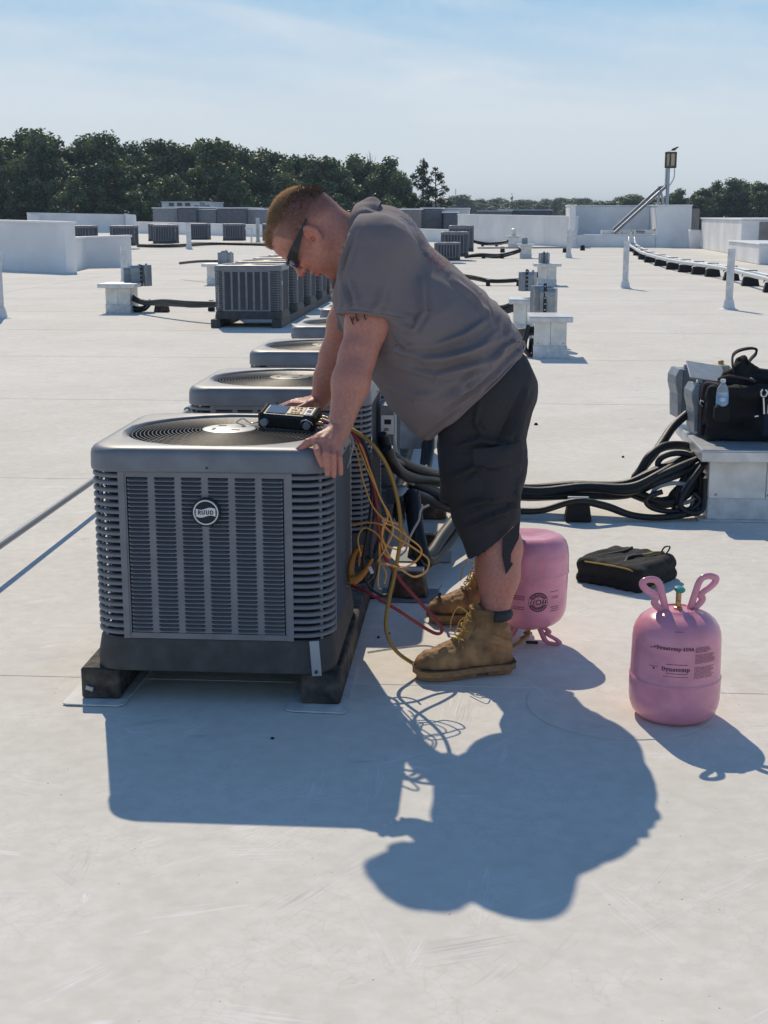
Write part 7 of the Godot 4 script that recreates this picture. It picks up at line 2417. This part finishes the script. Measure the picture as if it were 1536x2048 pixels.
# ---------------------------------------------------------------- bags and the bottle
func build_bags() -> void:
	# soft case lying on the roof
	var fl := Vector3(0.436, 0, -5.668)
	var fr := Vector3(0.680, 0, -5.492)
	var d := (fr - fl)
	var wide := d.length() + 0.01
	var ux := d.normalized()
	var uz := Vector3(-ux.z, 0, ux.x)
	if uz.z < 0.0:
		uz = -uz
	var deep := 0.36
	var o := thing("soft_case", "black zipped case with yellow piping lying on the roof between the cylinders", "case", fl + d * 0.5 - uz * deep * 0.5)
	o.basis = Basis(ux, Vector3.UP, uz)
	var F := Field.new(Vector3(-0.19, -0.01, -0.24), Vector3(0.19, 0.17, 0.24), 0.008)
	var hx := wide / 2
	for y in [0.022, 0.075]:
		var q := 0.022 if y < 0.05 else 0.030
		for x in [-1.0, 1.0]:
			F.bone(Vector3(x * (hx - q), y, -deep / 2 + q + 0.03), Vector3(x * (hx - q), y, deep / 2 - q), q, q, 0.015)
		var n := 7
		for i in n:
			var x := lerpf(-(hx - q), hx - q, i / float(n - 1))
			F.bone(Vector3(x, y, -deep / 2 + q + 0.03 * absf(i - 3) / 3.0), Vector3(x, y, deep / 2 - q), q, q + 0.004, 0.02)
	var bn := FastNoiseLite.new()
	bn.seed = 4
	bn.frequency = 0.03
	var bag_bump := func(p: Vector3, n: Vector3) -> float:
		return bn.get_noise_3dv(p * 320.0) * 0.008 + sin(p.x * 90.0 + p.z * 30.0) * 0.0022 * maxf(0.0, n.y)
	var s := Shape.new()
	F.net(s, Transform3D.IDENTITY, bag_bump)
	part("body", s, M.bag_cloth, o)
	var rim := []
	for p in [Vector3(-hx, 0.093, deep / 2 - 0.05), Vector3(-hx + 0.03, 0.096, deep / 2 - 0.006), Vector3(0, 0.101, deep / 2 + 0.002), Vector3(hx - 0.06, 0.098, deep / 2 + 0.0), Vector3(hx - 0.016, 0.082, deep / 2 - 0.006), Vector3(hx + 0.001, 0.055, deep / 2 - 0.014), Vector3(hx + 0.004, 0.016, deep / 2 - 0.02), Vector3(hx + 0.004, 0.010, deep / 2 - 0.07), Vector3(hx + 0.003, 0.014, 0.0), Vector3(hx - 0.004, 0.016, -deep / 2 + 0.07)]:
		rim.append(p)
	part("piping", Shape.new().tube(smooth_path(rim, 6), 0.0033, 6), M.piping, o)
	part("zip_pull", Shape.new().tube(smooth_path([Vector3(0.03, 0.108, -0.02), Vector3(0.06, 0.112, -0.05), Vector3(0.07, 0.113, -0.10), Vector3(0.10, 0.112, -0.13)], 5), 0.0045, 6), M.piping, o)
	part("zip_cord", Shape.new().tube(smooth_path([Vector3(0.09, 0.112, -0.12), Vector3(0.10, 0.135, -0.13), Vector3(0.125, 0.140, -0.13), Vector3(0.12, 0.115, -0.11), Vector3(0.10, 0.112, -0.10)], 5), 0.0035, 6), M.cable_black, o)
	var wrinkles := [[Vector3(-0.10, 0.107, 0.10), Vector3(-0.05, 0.112, -0.02), Vector3(-0.06, 0.108, -0.13)], [Vector3(0.05, 0.107, 0.12), Vector3(0.02, 0.111, 0.04), Vector3(0.045, 0.110, -0.03)]]
	for w in wrinkles:
		part("crease", Shape.new().tube(smooth_path(w, 6), 0.006, 6), M.bag_sheen, o)
	part("handle_flap", Shape.new().hexa(Vector3(-hx - 0.012, 0.046, 0.02), Vector3(0.06, 0.055, 0.16), Vector2(0.8, 0.8), 0.02), M.bag_cloth, o)

	# tool bag on the near curb
	var by := 0.3745
	var t := thing("tool_bag", "black fabric tool bag with a shoulder strap standing on the big right curb", "tool bag", Vector3(1.52, by, -7.32))
	var B := Field.new(Vector3(-0.37, -0.01, -0.20), Vector3(0.37, 0.40, 0.22), 0.011)
	for y in [0.035, 0.15, 0.255]:
		for z in [-0.11, 0.0, 0.13]:
			B.bone(Vector3(-0.275, y, z), Vector3(0.275, y, z), 0.045, 0.045, 0.05)
	B.bone(Vector3(-0.26, 0.12, 0.13), Vector3(-0.26, 0.20, 0.13), 0.055, 0.06, 0.03)
	B.bone(Vector3(-0.05, 0.10, 0.15), Vector3(0.25, 0.10, 0.15), 0.055, 0.055, 0.03)
	B.cut(Vector3(0, 0.002, 0), Vector3.DOWN)
	var bs := Shape.new()
	B.net(bs, Transform3D.IDENTITY, func(p: Vector3, n: Vector3) -> float: return bn.get_noise_3dv(p * 260.0) * 0.016)
	part("body", bs, M.bag_cloth, t)
	var K := Field.new(Vector3(-0.30, 0.22, -0.16), Vector3(0.38, 0.50, 0.20), 0.011)
	K.bone(Vector3(-0.17, 0.29, 0.0), Vector3(0.30, 0.29, 0.0), 0.065, 0.06, 0.04)
	K.bone(Vector3(-0.13, 0.32, 0.02), Vector3(-0.115, 0.405, 0.01), 0.055, 0.028, 0.04)
	K.bone(Vector3(-0.11, 0.39, 0.01), Vector3(-0.06, 0.345, 0.0), 0.032, 0.03, 0.04)
	K.bone(Vector3(-0.06, 0.34, 0.0), Vector3(0.08, 0.315, 0.02), 0.032, 0.04, 0.04)
	K.bone(Vector3(0.10, 0.31, 0.03), Vector3(0.34, 0.34, 0.02), 0.045, 0.05, 0.04)
	var ks := Shape.new()
	K.net(ks, Transform3D.IDENTITY, func(p: Vector3, n: Vector3) -> float: return bn.get_noise_3dv(p * 420.0) * 0.02)
	part("flap", ks, M.bag_cloth, t)
	var strap := []
	for p in smooth_path([Vector3(-0.172, 0.36, 0.05), Vector3(-0.178, 0.43, 0.04), Vector3(-0.155, 0.462, 0.03), Vector3(-0.10, 0.478, 0.02), Vector3(-0.055, 0.476, 0.01), Vector3(-0.050, 0.452, 0.01), Vector3(-0.075, 0.425, 0.02), Vector3(-0.095, 0.40, 0.03)], 5):
		strap.append([p + Vector3(0, 0.006, -0.022), p + Vector3(0.004, 0.006, 0.022), p + Vector3(0.002, -0.006, 0.022), p + Vector3(0, -0.006, -0.022)])
	part("strap", Shape.new().grid(strap), M.bag_cloth, t)
	var edge := []
	for p in smooth_path([Vector3(-0.325, 0.02, 0.05), Vector3(-0.330, 0.20, 0.06), Vector3(-0.322, 0.285, 0.07), Vector3(-0.295, 0.302, 0.10), Vector3(-0.26, 0.295, 0.15)], 5):
		edge.append(p)
	part("binding", Shape.new().tube(edge, 0.009, 6), paint("binding_cloth", lin(0.09, 0.055, 0.055), 0.8), t)
	var edge2 := smooth_path([Vector3(-0.24, 0.315, 0.02), Vector3(-0.19, 0.335, 0.06), Vector3(-0.10, 0.325, 0.09), Vector3(-0.06, 0.312, 0.10)], 5)
	part("binding", Shape.new().tube(edge2, 0.008, 6), M.binding_cloth, t)
	part("label_tag", Shape.new().box(Vector3(-0.075, 0.322, 0.095), Vector3(0.035, 0.010, 0.006), 0.002, Basis(Vector3.BACK, -0.6)), M.white_plastic, t)
	part("front_pocket", Shape.new().hexa(Vector3(0.11, 0.135, 0.198), Vector3(0.30, 0.20, 0.03), Vector2(0.96, 0.7), 0.012), M.bag_blue, t)
	part("clip", Shape.new().tube(smooth_path([Vector3(-0.328, 0.18, 0.10), Vector3(-0.345, 0.195, 0.11), Vector3(-0.340, 0.21, 0.11), Vector3(-0.325, 0.205, 0.11)], 4), 0.004, 6), M.chrome, t)
	# tools in the front pocket
	var wr := thing("wrench", "small bright adjustable wrench sticking out of the tool bag's front pocket", "wrench", Vector3(1.485, by + 0.20, -7.10))
	wr.basis = Basis(Vector3.BACK, 0.1)
	part("handle", Shape.new().box(Vector3(0, 0.0, 0), Vector3(0.013, 0.09, 0.007), 0.003), M.chrome, wr)
	part("jaw", Shape.new().tube(smooth_path([Vector3(0.012, 0.085, 0), Vector3(0.020, 0.068, 0), Vector3(0.010, 0.050, 0), Vector3(-0.008, 0.052, 0), Vector3(-0.012, 0.072, 0), Vector3(-0.002, 0.088, 0)], 4), 0.006, 6), M.chrome, wr)
	var pl := thing("pliers", "bright hooked pliers right of the small wrench in the pocket", "pliers", Vector3(1.507, by + 0.19, -7.098))
	part("hook", Shape.new().tube(smooth_path([Vector3(0, -0.03, 0), Vector3(0.002, 0.02, 0), Vector3(0.018, 0.035, 0), Vector3(0.022, 0.055, 0), Vector3(0.010, 0.062, 0)], 5), 0.0055, 6), M.chrome, pl)
	for k in 3:
		var sd := thing("screwdriver_tip", ["short bright tool tip left of the wrench", "short bright tool tip right of the pliers", "bright tool tip nearest the right edge of the bag"][k], "tool", Vector3([1.452, 1.535, 1.56][k], by + 0.145, -7.105))
		part("tip", Shape.new().box(Vector3.ZERO, Vector3(0.022, 0.010, 0.006), 0.002, Basis(Vector3.BACK, [0.2, 0.6, 0.5][k])), M.chrome, sd)
	# water bottle in the bag's side net
	var bt := thing("water_bottle", "clear water bottle with a white cap held against the tool bag's front", "bottle", Vector3(1.268, 0.5838, -7.09))
	part("bottle_pocket", Shape.new().hexa(bt.position - t.position + Vector3(0, -0.045, 0.0), Vector3(0.082, 0.088, 0.080), Vector2(0.94, 0.94), 0.015), M.bag_cloth, t)
	var glass := StandardMaterial3D.new()
	glass.resource_name = "bottle_plastic"
	glass.albedo_color = Color(0.92, 0.96, 1.0, 0.22)
	glass.roughness = 0.06
	glass.transparency = BaseMaterial3D.TRANSPARENCY_ALPHA
	var water := StandardMaterial3D.new()
	water.resource_name = "water"
	water.albedo_color = Color(0.75, 0.86, 0.95, 0.35)
	water.roughness = 0.05
	water.transparency = BaseMaterial3D.TRANSPARENCY_ALPHA
	part("shell", Shape.new().lathe([Vector2(0.0, -0.08), Vector2(0.026, -0.08), Vector2(0.030, -0.075), Vector2(0.0315, 0.0), Vector2(0.0305, 0.02), Vector2(0.0315, 0.045), Vector2(0.0315, 0.062), Vector2(0.028, 0.080), Vector2(0.019, 0.098), Vector2(0.012, 0.108), Vector2(0.012, 0.116)], 24), glass, bt)
	part("water", Shape.new().lathe([Vector2(0.0, -0.077), Vector2(0.028, -0.073), Vector2(0.0295, 0.0), Vector2(0.0295, 0.058), Vector2(0.0, 0.058)], 20), water, bt)
	part("cap", Shape.new().lathe([Vector2(0.0135, 0.114), Vector2(0.0135, 0.128), Vector2(0.012, 0.130), Vector2(0.0, 0.130)], 18), M.white_plastic, bt)
	var lab := part("paper_label", Shape.new().lathe([Vector2(0.0320, 0.004), Vector2(0.0320, 0.047)], 28), paint("bottle_label", lin(0.24, 0.42, 0.66), 0.5), bt)
	var mark := Shape.new()
	var lb = rolled(0.0322)
	for k in 16:
		var q0 := TAU * k / 16
		var q1 := TAU * (k + 1) / 16
		mark.flat(lb.call(Vector3(-0.004, 0.026, 0.0004)), lb.call(Vector3(-0.004 + cos(q0) * 0.016, 0.026 + sin(q0) * 0.010, 0.0004)), lb.call(Vector3(-0.004 + cos(q1) * 0.016, 0.026 + sin(q1) * 0.010, 0.0004)), lb.call(Vector3(0, 0, 1.0)))
	part("print_mark", mark, M.white_plastic, lab)


# ---------------------------------------------------------------- small things round the work
func build_small_things() -> void:
	var box := thing("control_box", "grey service panel with a white sticker on the second unit's right side", "electrical box", Vector3(-0.3813, 0.6415, -6))
	part("box_body", Shape.new().box(Vector3(-0.02, -0.03, 0), Vector3(0.07, 0.22, 0.16), 0.006), M.cabinet_old, box)
	var sticker := part("sticker", Shape.new().box(Vector3(-0.018, -0.005, 0.0815), Vector3(0.056, 0.085, 0.002), 0.0005), M.white_plastic, box)
	part("print_mark", Shape.new().box(Vector3(-0.016, 0.008, 0.083), Vector3(0.030, 0.022, 0.001)), M.inner_dark, sticker)
	part("print_mark", Shape.new().box(Vector3(-0.022, -0.026, 0.083), Vector3(0.020, 0.014, 0.001)), M.steel_box, sticker)
	var whip := thing("conduit_whip", "grey flexible conduit curving down from the service panel to the roof", "conduit", Vector3.ZERO)
	part("tube", Shape.new().tube(smooth_path([Vector3(-0.3825, 0.5904, -5.95), Vector3(-0.3667, 0.5068, -5.95), Vector3(-0.3441, 0.4274, -5.95), Vector3(-0.3018, 0.3411, -6.1), Vector3(-0.205, 0.2339, -6.4)], 6), 0.013, 8), M.steel_box, whip)
	for k in 2:
		var db := switch_box(["blue grey disconnect box between the second unit and his thigh, left one", "dark disconnect box between the second unit and his thigh, right one"][k], [Vector3(-0.3422, 0.3675, -6.9), Vector3(-0.2644, 0.3685, -6.9)][k], [0.2, -0.2][k], Vector3(0.12, 0.24, 0.10))
	var post := thing("strut_post", "slim upright steel strut between the second unit and his thigh", "strut", Vector3(-0.02, 0, -6.6))
	part("post", Shape.new().box(Vector3(0, 0.21, 0), Vector3(0.03, 0.42, 0.03), 0.003), M.galv_bright, post)
	var cyl := thing("filter_drier", "round blue grey pipe end among the black pipes beside the second unit", "pipe fitting", Vector3(-0.3521, 0.323, -5.9))
	part("shell", Shape.new().lathe([Vector2(0, -0.05), Vector2(0.034, -0.05), Vector2(0.040, -0.04), Vector2(0.040, 0.04), Vector2(0.034, 0.05), Vector2(0, 0.05)], 18, Transform3D(Basis(Vector3.RIGHT, PI / 2) * Basis(Vector3.BACK, 0.6), Vector3.ZERO)), M.steel_box, cyl)
	var specks := [[Vector3(-0.6039, 0, -3.804), 0.012], [Vector3(-0.3577, -0, -4.82), 0.013], [Vector3(-0.3217, 0, -4.872), 0.011], [Vector3(0.9492, 0, -8.756), 0.02], [Vector3(-0.3375, 0, -4.827) + Vector3(0.02, 0, 0.02), 0.009], [Vector3(0.439, 0, -10.11), 0.03], [Vector3(-0.914, 0, -4.497), 0.008]]
	var names := ["dark scrap in the unit's shadow", "dark nut shaped scrap left of the yellow hose", "second dark scrap beside the first, left of the yellow hose", "tiny dark scrap on the open roof above the soft case", "pebble by the two scraps left of the yellow hose", "small scrap on the sunny roof right of his thigh", "crumb at the front edge under the nearest unit"]
	for i in specks.size():
		var s := thing("scrap", names[i], "scrap", specks[i][0] + Vector3(0, specks[i][1] * 0.3, 0), i * 1.3)
		part("piece", Shape.new().hexa(Vector3.ZERO, Vector3(1.0, 0.55, 0.7) * specks[i][1], Vector2(0.7, 0.6), specks[i][1] * 0.12), M.rubber, s)
	var curl := thing("membrane_scrap", "small curled strip of membrane beside the wood block by his far boot", "scrap", Vector3(-0.1505, 0, -5.458))
	var rows := []
	for i in 8:
		var f := i / 7.0
		rows.append([Vector3(-0.02 + f * 0.035, 0.004 + 0.035 * f * f, -0.012), Vector3(-0.02 + f * 0.035, 0.004 + 0.030 * f * f, 0.012 - 0.010 * f)])
	part("strip", Shape.new().grid(rows, false, false, Vector3(0, 1, 0)), M.membrane, curl)
